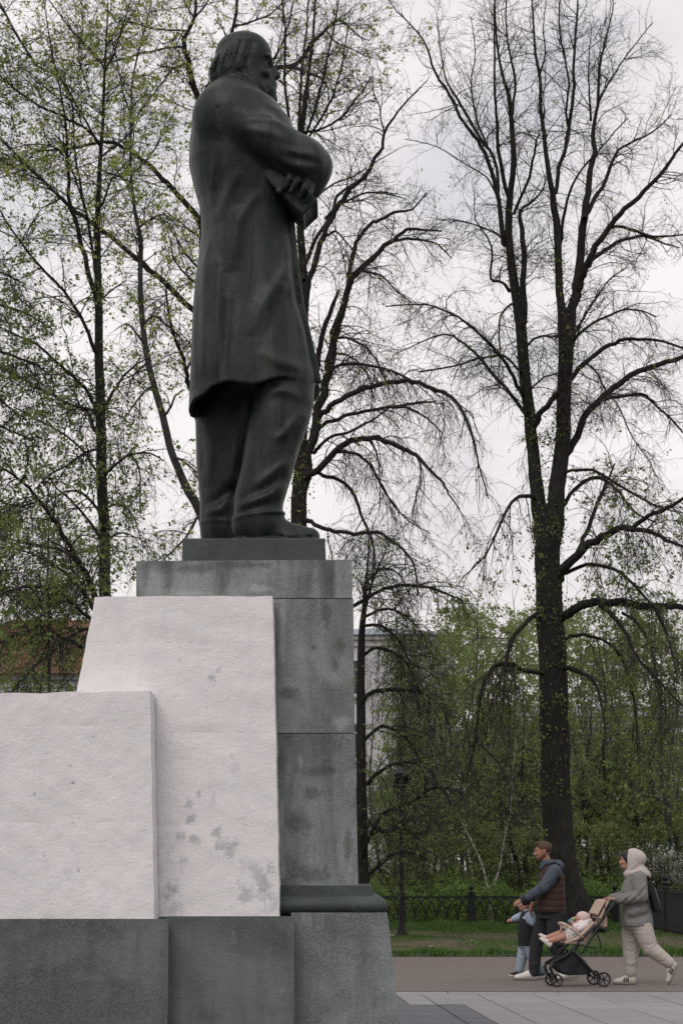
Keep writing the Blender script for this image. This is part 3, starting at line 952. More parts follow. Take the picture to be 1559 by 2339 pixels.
    # neck and head
    f.chain([P(548, 220), P(560, 180)], [0.17, 0.155], 0.02)
    hw = 0.185
    hs = [(Zf(py), (X(b_, py) + X(fr, py)) / 2, YC, (X(fr, py) - X(b_, py)) / 2, hb) for py, b_, fr, hb in ((208, 560, 606, 0.10), (195, 545, 611, 0.135), (180, 522, 612, 0.155), (165, 502, 612, 0.17), (150, 494, 614, 0.178), (138, 491, 620, 0.182), (122, 491, 621, 0.182), (106, 496, 615, 0.170), (93, 505, 606, 0.146), (84, 518, 595, 0.115), (78, 534, 580, 0.075), (76, 545, 566, 0.03))]
    f.loft(hs, 0.02, power=2.15)                                              # skull and face
    f.ell(P(614, 138), (0.030, 0.120, 0.016), 0.03)                           # brow ridge
    f.ell(P(613, 150, -0.07), (0.018, 0.032, 0.018), 0.02, op='-')             # eye sockets
    f.ell(P(613, 150, 0.07), (0.018, 0.032, 0.018), 0.02, op='-')
    for d in (-0.068, 0.068):
        f.ell(P(608, 151, d), (0.024, 0.030, 0.017), 0.008)
        f.ell(P(603, 166, d * 1.3), (0.045, 0.04, 0.035), 0.03)                  # cheekbones
    f.chain([P(618, 146), P(628, 163), P(633, 173)], [0.020, 0.026, 0.030], 0.014)   # nose
    f.ell(P(626, 178), (0.028, 0.042, 0.018), 0.012)
    f.ell(P(614, 170), (0.045, 0.060, 0.045), 0.03)
    f.ell(P(612, 182), (0.045, 0.085, 0.03), 0.03)
    f.ell(P(618, 188), (0.05, 0.075, 0.024), 0.015, pitch=R(25))              # moustache
    f.ell(P(627, 193), (0.022, 0.05, 0.016), 0.012, pitch=R(30))
    f.ell(P(620, 199), (0.03, 0.04, 0.008), 0.006, op='-')
    f.ell(P(605, 205), (0.075, 0.105, 0.075), 0.03)                            # beard
    for d in (-0.07, 0.07): f.chain([P(574, 172, d * 1.9), P(582, 192, d * 1.6), P(602, 212, d)], [0.045, 0.062, 0.06], 0.03)
    f.chain([P(608, 208), P(618, 228), P(624, 246)], [0.085, 0.058, 0.022], 0.03)
    for d in (-0.08, -0.04, 0.0, 0.04, 0.08):
        f.chain([P(602, 200, d), P(617, 225, d * 0.7), P(627, 244, d * 0.35)], [0.018, 0.018, 0.01], 0.010)
        f.chain([P(585, 190, d * 1.3), P(600, 215, d * 1.1), P(615, 236, d * 0.6)], [0.018, 0.02, 0.01], 0.012)
    # long hair combed back over the ears, ending in a heavy lower edge
    for sgn in (-1, 1):
        f.ell(P(520, 150, sgn * 0.10), (0.13, 0.115, 0.135), 0.03, pitch=R(10))
        f.ell(P(536, 128, sgn * 0.12), (0.115, 0.085, 0.12), 0.04)
        f.ell(P(568, 155, sgn * 0.165), (0.028, 0.018, 0.040), 0.012)              # ear
        f.ell(P(573, 156, sgn * 0.185), (0.012, 0.010, 0.02), 0.006, op='-')
        r_ = np.random.default_rng(5)
        for a in np.linspace(0, 1, 17):
            x0, y0 = 512 + 58 * a, 96 - 8 * math.sin(a * 3)
            x1, y1 = 485 + 82 * a, 180 - 26 * a + r_.normal(0, 3)
            w = 0.105 + 0.105 * math.sin(math.pi * min(1, a * 0.75 + 0.2))
            f.chain([P(x0, y0, sgn * 0.135), P(x0 * 0.55 + x1 * 0.45 - 4, y0 * 0.6 + y1 * 0.4, sgn * w * 1.02), P(x1 - 1, y0 * 0.25 + y1 * 0.75, sgn * w * 1.04), P(x1, y1, sgn * w * 0.97)],
                    [0.010, 0.017, 0.021, 0.013], 0.004)
    f.ell(P(500, 168), (0.085, 0.15, 0.10), 0.03, pitch=R(12))
    f.ell(P(494, 184), (0.05, 0.13, 0.05), 0.02)
    r_ = np.random.default_rng(6)
    for sgn in (-1, 1):
        for a in np.linspace(0, 1, 24):
            x0, y0 = 506 + 80 * a, 90 - 8 * math.sin(a * 3)
            x1, y1 = 482 + 92 * a + r_.normal(0, 2), 186 - 28 * a + r_.normal(0, 4)
            q_ = [(x0, y0, sgn * 0.15), (x0 * 0.6 + x1 * 0.4 - 3 + r_.normal(0, 2), y0 * 0.6 + y1 * 0.4, sgn * 0.20), (x1 - 2, y0 * 0.25 + y1 * 0.75, sgn * 0.20), (x1 + 2, y1 + 4, sgn * 0.19)]
            f.fold([P(*p) for p in q_], -r_.uniform(0.008, 0.017), r_.uniform(0.010, 0.015), yw=0.12, side=(YC + sgn * 0.04, sgn))
        for k in range(9):                                   # beard locks
            a = k / 8
            f.fold([P(580 + 34 * a, 182 + 10 * a, sgn * 0.1), P(596 + 26 * a, 210 + 10 * a, sgn * 0.09), P(614 + 12 * a, 236 + 8 * a, sgn * 0.05)], -0.011, 0.010, yw=0.15, side=(YC + sgn * 0.01, sgn))
    crease([(500, 182, -0.2), (535, 172, -0.24), (565, 168, -0.24)], [0.015, 0.022, 0.012], 0.02)
    # trouser legs
    f.chain([P(648, 868, -0.20), P(647, 912, -0.21), P(641, 945, -0.22), P(624, 1005, -0.23), P(609, 1075, -0.24), P(591, 1140, -0.24), P(588, 1186, -0.24)],
            [0.240, 0.236, 0.230, 0.213, 0.197, 0.190, 0.186], 0.02)
    f.chain([P(520, 900, 0.22), P(505, 950, 0.22), P(503, 1050, 0.22), P(506, 1140, 0.22), P(506, 1200, 0.22)],
            [0.235, 0.205, 0.190, 0.172, 0.172], 0.02)
    f.ell(P(600, 885, 0.0), (0.30, 0.34, 0.12), 0.05)
    f.chain([P(568, 900, 0.12), P(552, 1000, 0.12), P(540, 1090, 0.12)], [0.16, 0.14, 0.11], 0.05)
    # trouser folds
    fold([(690, 905, -0.44), (640, 890, -0.48), (600, 898, -0.46)], 0.030, 0.037)
    fold([(700, 930, -0.40), (655, 985, -0.47), (620, 1010, -0.46)], 0.030, 0.037)
    fold([(668, 1040, -0.42), (625, 1080, -0.46), (580, 1110, -0.44)], 0.033, 0.038)
    fold([(650, 1068, -0.42), (605, 1118, -0.45), (550, 1142, -0.40)], -0.030, 0.039)
    fold([(655, 1100, -0.40), (615, 1128, -0.45), (545, 1160, -0.41)], 0.039, 0.043)
    fold([(640, 1140, -0.42), (590, 1155, -0.44), (540, 1172, -0.40)], -0.027, 0.035)
    fold([(545, 950, 0.10), (535, 1040, 0.02), (520, 1120, 0.02)], 0.030, 0.037)
    fold([(470, 960, 0.04), (478, 1040, 0.04), (472, 1110, 0.05)], 0.030, 0.037)
    fold([(530, 1110, 0.05), (500, 1140, 0.04), (468, 1150, 0.06)], -0.027, 0.036)
    fold([(528, 1135, 0.05), (500, 1165, 0.04), (468, 1172, 0.06)], 0.030, 0.039)
    # trouser cuffs sit over the shoes
    for pts in ([(652, 1172, -0.24), (530, 1190, -0.24)],):
        c0 = (P(*pts[0]) + P(*pts[1])) / 2
        f.ell(c0, (0.208, 0.20, 0.035), 0.015, pitch=R(-8))
    f.ell(P(507, 1196, 0.22), (0.18, 0.18, 0.04), 0.015)
    # shoes: uppers and soles
    zs = SO[2]
    def shoe(px0, px1, dy):
        x0, x1 = X(px0, 1215, dy), X(px1, 1215, dy)
        Ls = x1 - x0
        y = YC + dy
        f.chain([(x0 + 0.16, y, zs + 0.13), (x0 + 0.36 * Ls, y, zs + 0.14), (x0 + 0.62 * Ls, y - 0.01, zs + 0.085), (x1 - 0.075, y - 0.02, zs + 0.065)], [0.145, 0.135, 0.095, 0.062], 0.05)
        f.ell((x0 + 0.70 * Ls, y - 0.01, zs + 0.055), (0.18, 0.125, 0.06), 0.04)
        f.box(((x0 + x1) / 2, y - 0.01, zs + 0.018), (Ls / 2 - 0.005, 0.12, 0.026), 0.024, 0.006)
        f.chain([(x0 + 0.38 * Ls, y - 0.125, zs + 0.05), (x1 - 0.05, y - 0.09, zs + 0.052)], [0.008, 0.008], 0.01, '-')
    shoe(527, 733, -0.24)
    shoe(458, 640, 0.22)
    f.half(lambda Xg, Yg, Zg: zs - Zg + 0 * Xg + 0 * Yg, 0.004)
    # far hand closing over the book: back of the hand, four bent fingers and the thumb
    hb = P(690, 418, -0.36)
    f.chain([P(697, 428, -0.25), P(693, 418, -0.37)], [0.095, 0.085], 0.03)
    f.ell(P(694, 424, -0.40), (0.085, 0.06, 0.075), 0.03)
    for i, (a, b_, c_) in enumerate((((672, 394, -0.44), (660, 408, -0.485), (650, 428, -0.475)), ((686, 402, -0.465), (676, 416, -0.505), (664, 438, -0.49)),
                                     ((700, 412, -0.46), (694, 430, -0.50), (684, 450, -0.48)), ((709, 424, -0.43), (708, 442, -0.47), (700, 460, -0.45)))):
        f.chain([P(693, 418, -0.40), P(*a), P(*b_), P(*c_)], [0.04, 0.034 - 0.002 * i, 0.030 - 0.002 * i, 0.025 - 0.002 * i], 0.010)
    f.chain([P(680, 425, -0.36), P(656, 428, -0.43), P(636, 436, -0.455)], [0.04, 0.031, 0.024], 0.012)
    o = f.obj('figure', m_bronze, statue, 1, SO)
    return o
fig = build_statue()

def build_book():
    f = Field(at(590, 520, YC)[[0, 1, 2]] + np.array((-0.15, -0.55, -0.15)), at(735, 350, YC) + np.array((0.15, 0.3, 0.15)), 0.012)
    c = (at(608, 392, YC - 0.23) + at(708, 492, YC - 0.23)) / 2
    d = at(708, 492, YC - 0.23) - at(608, 392, YC - 0.23)
    Ld = np.linalg.norm(d); e0 = d / Ld
    e1 = np.array((0, 1, 0)); e2 = np.cross(e0, e1)
    M = np.stack([e0, e1, e2], 1)
    f.box(c, (Ld / 2 + 0.01, 0.21, 0.088), 0.018, 0.01, M=M)
    f.box(c + e0 * (Ld / 2 + 0.01), (0.02, 0.18, 0.060), 0.006, 0.006, op='-', M=M)   # pages set back between the boards
    return f.obj('book', m_bronze, statue, 1, SO)
build_book()
# plinth under the feet
zp0, zp1 = at(579, 1281, YS + 0.16)[2] - 0.03, SO[2]
zcap = at(579, 1281, YS)[2]
pxl, pxr = at(416, 1250, YS + 0.16)[0], at(742, 1250, YS + 0.16)[0]
MB().box(((pxl + pxr) / 2 - SO[0], (YS + 0.16 + YS + 1.42) / 2 - SO[1], (zcap + zp1) / 2 - SO[2] - 0.001), ((pxr - pxl) / 2, 0.63, (zp1 - zcap) / 2 + 0.0)).obj('plinth', m_plinth, statue, bevel=0.008)
# ------------------------------------------------------------------ houses seen through the trees
m_wall_white = mat('lime_washed_wall', (0.52, 0.50, 0.49), 0.9, 0.12, 1.2, 0.01, 20)
m_wall_grey = mat('pale_grey_wall', (0.45, 0.445, 0.455), 0.9, 0.12, 0.8, 0.01, 20)
m_rust, s_ = blank('rusty_sheet_roof', 0.7, 0.25)
s_.color(s_.mix(s_.ramp(s_.noise(0.9, 7, 0.65, s_.vec(scale=(1, 1, 0.35))), [(0.35, 0), (0.65, 1)]), (0.075, 0.042, 0.025), (0.185, 0.088, 0.045)))
m_roof_blue = mat('grey_blue_roof', (0.19, 0.22, 0.26), 0.5, 0.15, 1.0)
m_pane = mat('window_glass', (0.025, 0.03, 0.033), 0.12, 0.2, 1.0, 0, 40, 0, 0.5)
m_frame = mat('window_frame', (0.55, 0.54, 0.52), 0.7, 0.08)
m_cornice = mat('cornice_plaster', (0.36, 0.35, 0.345), 0.9, 0.15, 2)
m_plinth_wall = mat('grey_plaster', (0.20, 0.215, 0.21), 0.9, 0.2, 2)

def window(parent, x, y, z, w, h, mesh={}):
    """frame with mullions set on the wall, glass recessed inside it; faces -Y"""
    key = (round(w, 2), round(h, 2))
    if key not in mesh:
        b = MB()
        t = 0.06
        for dx, dz, hw, hh in ((-w / 2, 0, t, h / 2 + t), (w / 2, 0, t, h / 2 + t), (0, h / 2, w / 2 - t, t), (0, -h / 2, w / 2 - t, t), (0, 0, t * 0.7, h / 2 - t)):
            b.box((dx, 0, dz), (hw, 0.07, hh))
        b.box((-w / 4, 0.0, h * 0.22), (w / 4 - t * 1.2, 0.05, t * 0.6)); b.box((w / 4, 0.0, h * 0.22), (w / 4 - t * 1.2, 0.05, t * 0.6))
        mesh[key] = (b.mesh('window', m_frame), MB().box((0, 0.0, 0), (w / 2 - 0.03, 0.03, h / 2 - 0.03)).mesh('pane', m_pane), MB().box((0, -0.08, -h / 2 - 0.1), (w / 2 + 0.14, 0.12, 0.04)).mesh('sill', m_cornice))
    f = link('window', mesh[key][0], parent, (x, y - 0.03, z))
    link('pane', mesh[key][1], f, (0, 0.0, 0))
    link('sill', mesh[key][2], f, (0, 0, 0))

def house(name, label, px0, px1, Y, z_eave, z_ridge, depth, m_wall, m_roof, rows, w, h, gap, overhang=0.5, hip=4.0):
    xa, xb = at(px0, 1985, Y)[0], at(px1, 1985, Y)[0]
    xc = (xa + xb) / 2
    hw = (xb - xa) / 2
    H = empty(name, (xc, Y, 0), 0, label, 'building')
    MB().box((0, depth / 2, z_eave / 2 - 0.05), (hw, depth / 2, z_eave / 2 + 0.05)).obj('wall', m_wall, H)
    MB().box((0, depth / 2, z_eave + 0.12), (hw + 0.25, depth / 2 + 0.25, 0.12)).box((0, depth / 2, z_eave - 0.16), (hw + 0.12, depth / 2 + 0.12, 0.16)).obj('cornice', m_cornice, H)
    o = overhang
    zb = z_eave + 0.243
    V = [(-hw - o, -o, zb), (hw + o, -o, zb), (hw + o, depth + o, zb), (-hw - o, depth + o, zb), (-hw + hip, depth / 2, z_ridge), (hw - hip, depth / 2, z_ridge)]
    roof = MB().add(V, [(0, 1, 5, 4), (2, 3, 4, 5), (1, 2, 5), (3, 0, 4), (3, 2, 1, 0)]).obj('roof', m_roof, H)
    for k in range(int(2 * hw / 1.6)):                         # standing seams
        x = -hw + 0.8 + k * 1.6
        f = min(1.0, (hw - abs(x)) / hip)
        za, zz = zb, zb + (z_ridge - zb) * f
        ya, yy = -o, -o + (depth / 2 + o) * f
        MB().tube([(x, ya, za + 0.03), (x, yy, zz + 0.03)], 0.035, 4).obj('seam', m_roof, roof)
    n = int((2 * hw - 1.5) / gap)
    for zz in rows:
        for k in range(n):
            window(H, -hw + (2 * hw - (n - 1) * gap) / 2 + k * gap, 0.0, zz, w, h)
    return H
house('house', 'white town house with a rusty red sheet roof behind the trees at the left', -250, 520, 90.0, 9.6, 12.9, 11.0, m_wall_white, m_rust, (8.0, 4.9, 1.9), 1.15, 1.7, 2.6)
b = house('town_building', 'pale grey building with a flat blue-grey roof edge right of the granite shaft', 690, 1046, 104.0, 12.9, 14.3, 14.0, m_wall_grey, m_roof_blue, (11.0, 7.8, 4.6, 1.7), 1.2, 1.8, 2.7, 0.4, 3.0)
b = house('long_building', 'long pale building barely seen through the thicket behind the great lime', 1100, 1900, 118.0, 9.8, 11.2, 14.0, m_wall_grey, m_roof_blue, (8.2, 5.0, 1.9), 1.2, 1.8, 2.7, 0.4, 3.0)
# small white outbuilding and a teal kiosk
def hut(name, label, cat, px0, px1, Y, h, mw, mroof, plinth):
    xa, xb = at(px0, 1985, Y)[0], at(px1, 1985, Y)[0]
    H = empty(name, ((xa + xb) / 2, Y, 0), 0, label, cat)
    hw = (xb - xa) / 2
    MB().box((0, 1.5, plinth / 2 + h / 2), (hw, 1.5, (h - plinth) / 2)).obj('wall', mw, H)
    MB().box((0, 1.5, plinth / 2 - 0.03), (hw + 0.03, 1.53, plinth / 2 + 0.027)).obj('base', m_plinth_wall, H)
    MB().box((0, 1.5, h + 0.06), (hw + 0.2, 1.7, 0.06)).obj('roof', mroof, H)
    return H
hut('outbuilding', 'small white outbuilding with a grey base glimpsed right of the lamp post', 'hut', 896, 953, 84.0, 2.05, m_wall_white, m_roof_blue, 1.25)
k = hut('kiosk', 'teal blue kiosk glimpsed through the twigs above the picket fence', 'kiosk', 1468, 1530, 88.0, 3.0, mat('teal_paint', (0.10, 0.26, 0.30), 0.6, 0.2, 2), m_roof_blue, 0.4)
window(k, 0.0, -0.0, 1.9, 0.6, 0.7)
# ------------------------------------------------------------------ trees
def bark(name, lo, hi, s0=1.0):
    m, s = blank(name, 0.9, 0.15)
    v = s.vec(scale=(6 * s0, 6 * s0, 1.2 * s0))
    n = s.noise(3.5, 7, 0.65, v, 0.5)
    c = s.mix(s.ramp(n, [(0.35, 0), (0.65, 1)]), lo, hi)
    c = s.mix(s.math('MULTIPLY', s.ramp(s.noise(2.0, 5, 0.6), [(0.5, 0), (0.7, 1)]), 0.5), c, (0.036, 0.042, 0.026))
    s.color(c)
    s.bump(n, 0.03, 0.8)
    return m
m_bark = bark('lime_bark', (0.011, 0.0105, 0.0095), (0.034, 0.032, 0.029))
m_bark_grey = bark('grey_bark', (0.035, 0.034, 0.032), (0.085, 0.082, 0.078))
m_twig = mat('twig_bark', (0.026, 0.023, 0.021), 0.9, 0.2, 3.0)
m_twig_pale = mat('thicket_twig', (0.085, 0.078, 0.065), 0.9, 0.25, 3.0)
m_twig_red = mat('bud_twig_bark', (0.034, 0.027, 0.026), 0.9, 0.2, 3.0)

def leaf_mat(name, lo, hi, trans=0.45):
    m = bpy.data.materials.new(name)
    m.use_nodes = True
    s = Shader(m)
    s.t.nodes.remove(s.p)
    c = s.ramp(s.noise(1.3, 4, 0.7), [(0.32, lo), (0.68, hi)])
    d = s.node('ShaderNodeBsdfDiffuse'); t = s.node('ShaderNodeBsdfTranslucent'); mx = s.node('ShaderNodeMixShader')
    mx.inputs[0].default_value = trans
    s.t.links.new(c, d.inputs[0]); s.t.links.new(c, t.inputs[0])
    s.t.links.new(d.outputs[0], mx.inputs[1]); s.t.links.new(t.outputs[0], mx.inputs[2])
    s.t.links.new(mx.outputs[0], s.t.nodes['Material Output'].inputs[0])
    return m
m_leaf_y = leaf_mat('young_lime_leaf', (0.25, 0.33, 0.08), (0.47, 0.50, 0.155), 0.55)
m_leaf_g = leaf_mat('green_lime_leaf', (0.12, 0.185, 0.06), (0.25, 0.30, 0.10), 0.5)
m_leaf_d = leaf_mat('thicket_leaf', (0.14, 0.195, 0.07), (0.30, 0.36, 0.145), 0.5)
m_leaf_l = leaf_mat('pale_thicket_leaf', (0.17, 0.22, 0.065), (0.33, 0.36, 0.13), 0.5)
m_blossom = leaf_mat('white_blossom', (0.55, 0.55, 0.52), (0.8, 0.78, 0.76), 0.3)

def nrm(v): return v / (np.linalg.norm(v, axis=-1, keepdims=True) + 1e-9)

def sprout(rg, P, Rd, n, lo, hi, K, ang=(35, 70), grav=0.0, wig=0.12, rmax=None, ratio=0.6, t0=0.15, t1=1.0, tip=0.0018, zdroop=None, curve=0.0):
    """n shoots off the polylines P (B,K,3) with radii Rd; returns new polylines and radii"""
    B, KP, _ = P.shape
    seg = np.linalg.norm(np.diff(P, axis=1), axis=2).sum(1)
    b = rg.choice(B, n, p=seg / seg.sum())
    t = t0 + (t1 - t0) * rg.uniform(0, 1, n)
    x = t * (KP - 1)
    i = np.clip(x.astype(int), 0, KP - 2)
    f = (x - i)[:, None]
    p0 = P[b, i] * (1 - f) + P[b, i + 1] * f
    tan = nrm(P[b, i + 1] - P[b, i])
    rp = Rd[b, i] * (1 - f[:, 0]) + Rd[b, i + 1] * f[:, 0]
    ax = nrm(np.cross(tan, rg.normal(0, 1, (n, 3))))
    a = np.radians(rg.uniform(*ang, n))[:, None]
    d = nrm(tan * np.cos(a) + ax * np.sin(a))
    L = rg.uniform(lo, hi, n) * (1.05 - 0.45 * t)
    g = grav if zdroop is None else np.interp(p0[:, 2], zdroop[0], zdroop[1])
    g = np.broadcast_to(np.asarray(g, float), (n,))
    out = np.empty((n, K, 3)); out[:, 0] = p0
    st = (L / (K - 1))[:, None]
    bend = rg.normal(0, curve, (n, 3))
    for k in range(1, K):
        d = nrm(d + rg.normal(0, wig, (n, 3)) + bend + np.stack([np.zeros(n), np.zeros(n), -g], 1) * (0.5 + k / K))
        out[:, k] = out[:, k - 1] + d * st
    r0 = np.minimum(rp * ratio, rmax if rmax else 1e9)
    r0 = np.maximum(r0, tip * 1.3)
    w = np.linspace(0, 1, K)[None, :]
    rad = r0[:, None] * (1 - w) ** 0.8 + tip * w
    return out, np.maximum(rad, tip)

def smooth_path(pts, K=None, rg=None, wob=0.0):
    """Catmull-Rom through rows x,y,z,r"""
    A = np.array(pts, float)
    if len(A) == 2: A = np.array([A[0], (A[0] + A[1]) / 2, A[1]])
    n = len(A)
    E = np.concatenate([2 * A[:1] - A[1:2], A, 2 * A[-1:] - A[-2:-1]])
    o = []
    for i in range(n - 1):
        p0, p1, p2, p3 = E[i:i + 4]
        for t in np.linspace(0, 1, 3, endpoint=False):
            o.append(0.5 * ((2 * p1) + (p2 - p0) * t + (2 * p0 - 5 * p1 + 4 * p2 - p3) * t * t + (3 * p1 - p0 - 3 * p2 + p3) * t ** 3))
    o.append(A[-1])
    o = np.array(o)
    if K: # resample evenly
        s = np.concatenate([[0], np.cumsum(np.linalg.norm(np.diff(o[:, :3], axis=0), axis=1))])
        q = np.linspace(0, s[-1], K)
        o = np.stack([np.interp(q, s, o[:, i]) for i in range(4)], 1)
    if wob and rg is not None:
        o[1:-1, :3] += rg.normal(0, wob, (len(o) - 2, 3)) * o[1:-1, 3:4]
    return o

def leaves(rg, P, n, size, t0=0.4, spread=0.05, hang=0.5, clump=5):
    """leaves in small clusters on the shoots"""
    B, K, _ = P.shape
    m = max(1, n // clump)
    b = rg.integers(0, B, m)
    x = (t0 + (1 - t0) * rg.uniform(0, 1, m)) * (K - 1)
    i = np.clip(x.astype(int), 0, K - 2); f = (x - i)[:, None]
    c = np.repeat(P[b, i] * (1 - f) + P[b, i + 1] * f, clump, 0)
    return leaf_quads(rg, c + rg.normal(0, spread, c.shape), size, hang)
def leaf_quads(rg, c, size, hang=0.5):
    n = len(c)
    u = nrm(rg.normal(0, 1, (n, 3)) + np.array((0, 0, -hang)))
    v = nrm(np.cross(u, rg.normal(0, 1, (n, 3))))
    s = rg.uniform(size[0], size[1], n)[:, None]
    w = 0.42 * s
    V = np.stack([c, c + u * s * 0.5 + v * w, c + u * s, c + u * s * 0.45 - v * w], 1).reshape(-1, 3)
    return V, np.arange(4 * n).reshape(-1, 4)

class Tree:
    def __init__(s, name, label, cat, base, seed, group=None):
        s.rg = np.random.default_rng(seed)
        s.o = empty(name, tuple(base), 0, label, cat, group)
        s.base = np.array(base, float)
        s.V, s.F, s.n = [], [], 0
        s.cV, s.cF, s.cM, s.cn = [], [], [], 0
        s.limbs = []
    def limb(s, rows, n=9, K=None):
        s.limbs.append(rows)
        V, F = tube_rings(rows[None, :, :3], rows[None, :, 3], n)
        s.V.append(V); s.F.append(F + s.n); s.n += len(V)
    def wood(s, P, Rd, n):
        V, F = tube_rings(P, Rd, n, s.rg.uniform(0, 6))
        s.V.append(V); s.F.append(F + s.n); s.n += len(V)
    def twigs(s, P, Rd, n=3, mi=0):
        V, F = tube_rings(P, Rd, n, s.rg.uniform(0, 6))
        s.cV.append(V); s.cF.append(F + s.cn); s.cM.append(np.full(len(F), mi)); s.cn += len(V)
    def quads(s, V, F, mi):
        s.cV.append(V); s.cF.append(F + s.cn); s.cM.append(np.full(len(F), mi)); s.cn += len(V)
    def finish(s, mb, mats):
        me = raw_mesh('trunk', np.concatenate(s.V) - s.base, [np.concatenate(s.F)], mb, True)
        link('trunk', me, s.o)
        if s.cV:
            me = raw_mesh('crown', np.concatenate(s.cV) - s.base, [np.concatenate(s.cF)], mats, False, np.concatenate(s.cM))
            link('crown', me, s.o)
        return s.o

def wide(pts): return max(p[2] for p in pts if len(p) > 2) > 30
def px_limb(tree, Y, pts, dy=0.0, dy0=0.0, grow=True):
    """limb traced on the photograph: rows px, py, width px; dy metres it leans away from / towards us at its tip"""
    rg = tree.rg
    A = []
    wl = None
    pts = [list(p) for p in pts]
    ks = [i for i, p in enumerate(pts) if len(p) > 2]
    for i, p in enumerate(pts):
        if len(p) < 3: p.append(np.interp(i, ks, [pts[k][2] for k in ks]))
    for i, (px, py, w) in enumerate(pts):
        f = i / (len(pts) - 1)
        y = Y + dy0 + (dy - dy0) * f
        A.append((*at(px, py, y), max(0.5 * w * y / F_PX, 0.004)))
    rows = smooth_path(A, None, rg, 0.07 if wide(pts) else 0.25)
    tree.limb(rows, 10 if pts[0][2] > 12 else 6)
    return rows

def dress(tree, limbs, n2, n3, n4, l2=(0.8, 2.2), l3=(0.5, 1.3), l4=(0.2, 0.6), zdroop=((3, 18), (0.22, -0.03)), tipr=0.0022, nleaf=0, leaf=(0.03, 0.06), leaf_mi=1, K4=3, t0=0.12, ang2=(30, 70), r2=0.013, nbud=0):
    rg = tree.rg
    K = 14
    P = np.stack([smooth_path(r, K)[:, :3] for r in limbs]); Rd = np.stack([smooth_path(r, K)[:, 3] for r in limbs])
    P2, R2 = sprout(rg, P, Rd, n2, *l2, 8, ang2, wig=0.15, rmax=r2, ratio=0.5, t0=t0, tip=0.0035, zdroop=zdroop, curve=0.06)
    tree.twigs(P2, R2, 5)
    P3, R3 = sprout(rg, np.concatenate([P2, resample(P, 8)]), np.concatenate([R2, resample(Rd[..., None], 8)[..., 0]]), n3, *l3, 6, (25, 75), wig=0.2, rmax=0.0052, ratio=0.55, t0=0.1, tip=tipr * 1.15, zdroop=zdroop, curve=0.08)
    tree.twigs(P3, R3, 3)
    P4, R4 = sprout(rg, P3, R3, n4, *l4, K4, (25, 70), wig=0.22, rmax=0.0028, ratio=0.6, t0=0.1, tip=tipr * 0.8, zdroop=zdroop, curve=0.08)
    tree.twigs(P4, R4, 3)
    if nleaf:
        V, F = leaves(rg, P4, nleaf, leaf, 0.3, 0.03)
        tree.quads(V, F, leaf_mi)
    if nbud:
        V, F = leaves(rg, P4, nbud, (0.015, 0.03), 0.2, 0.01, 0.0)
        tree.quads(V, F, 0)
    return P2, P3, P4
def resample(P, K):
    B, KP, D = P.shape
    x = np.linspace(0, KP - 1, K); i = np.clip(x.astype(int), 0, KP - 2); f = (x - i)[None, :, None]
    return P[:, i] * (1 - f) + P[:, i + 1] * f

def trunk_leaves(tree, rows, z0, z1, n, size, mi=1, off=0.06):
    rg = tree.rg
    A = np.array(rows)
    A = A[np.argsort(A[:, 2])]
    z = rg.uniform(z0, z1, n)
    # clustered clumps
    z = z + 0.25 * np.sin(z * 3.1) 
    x, y, r = (np.interp(z, A[:, 2], A[:, i]) for i in (0, 1, 3))
    a = rg.uniform(0, 2 * math.pi, n)
    rr = r + rg.exponential(off, n)
    V, F = leaf_quads(rg, np.stack([x + rr * np.cos(a), y + rr * np.sin(a), z], 1), size, 0.8)
    tree.quads(V, F, mi)

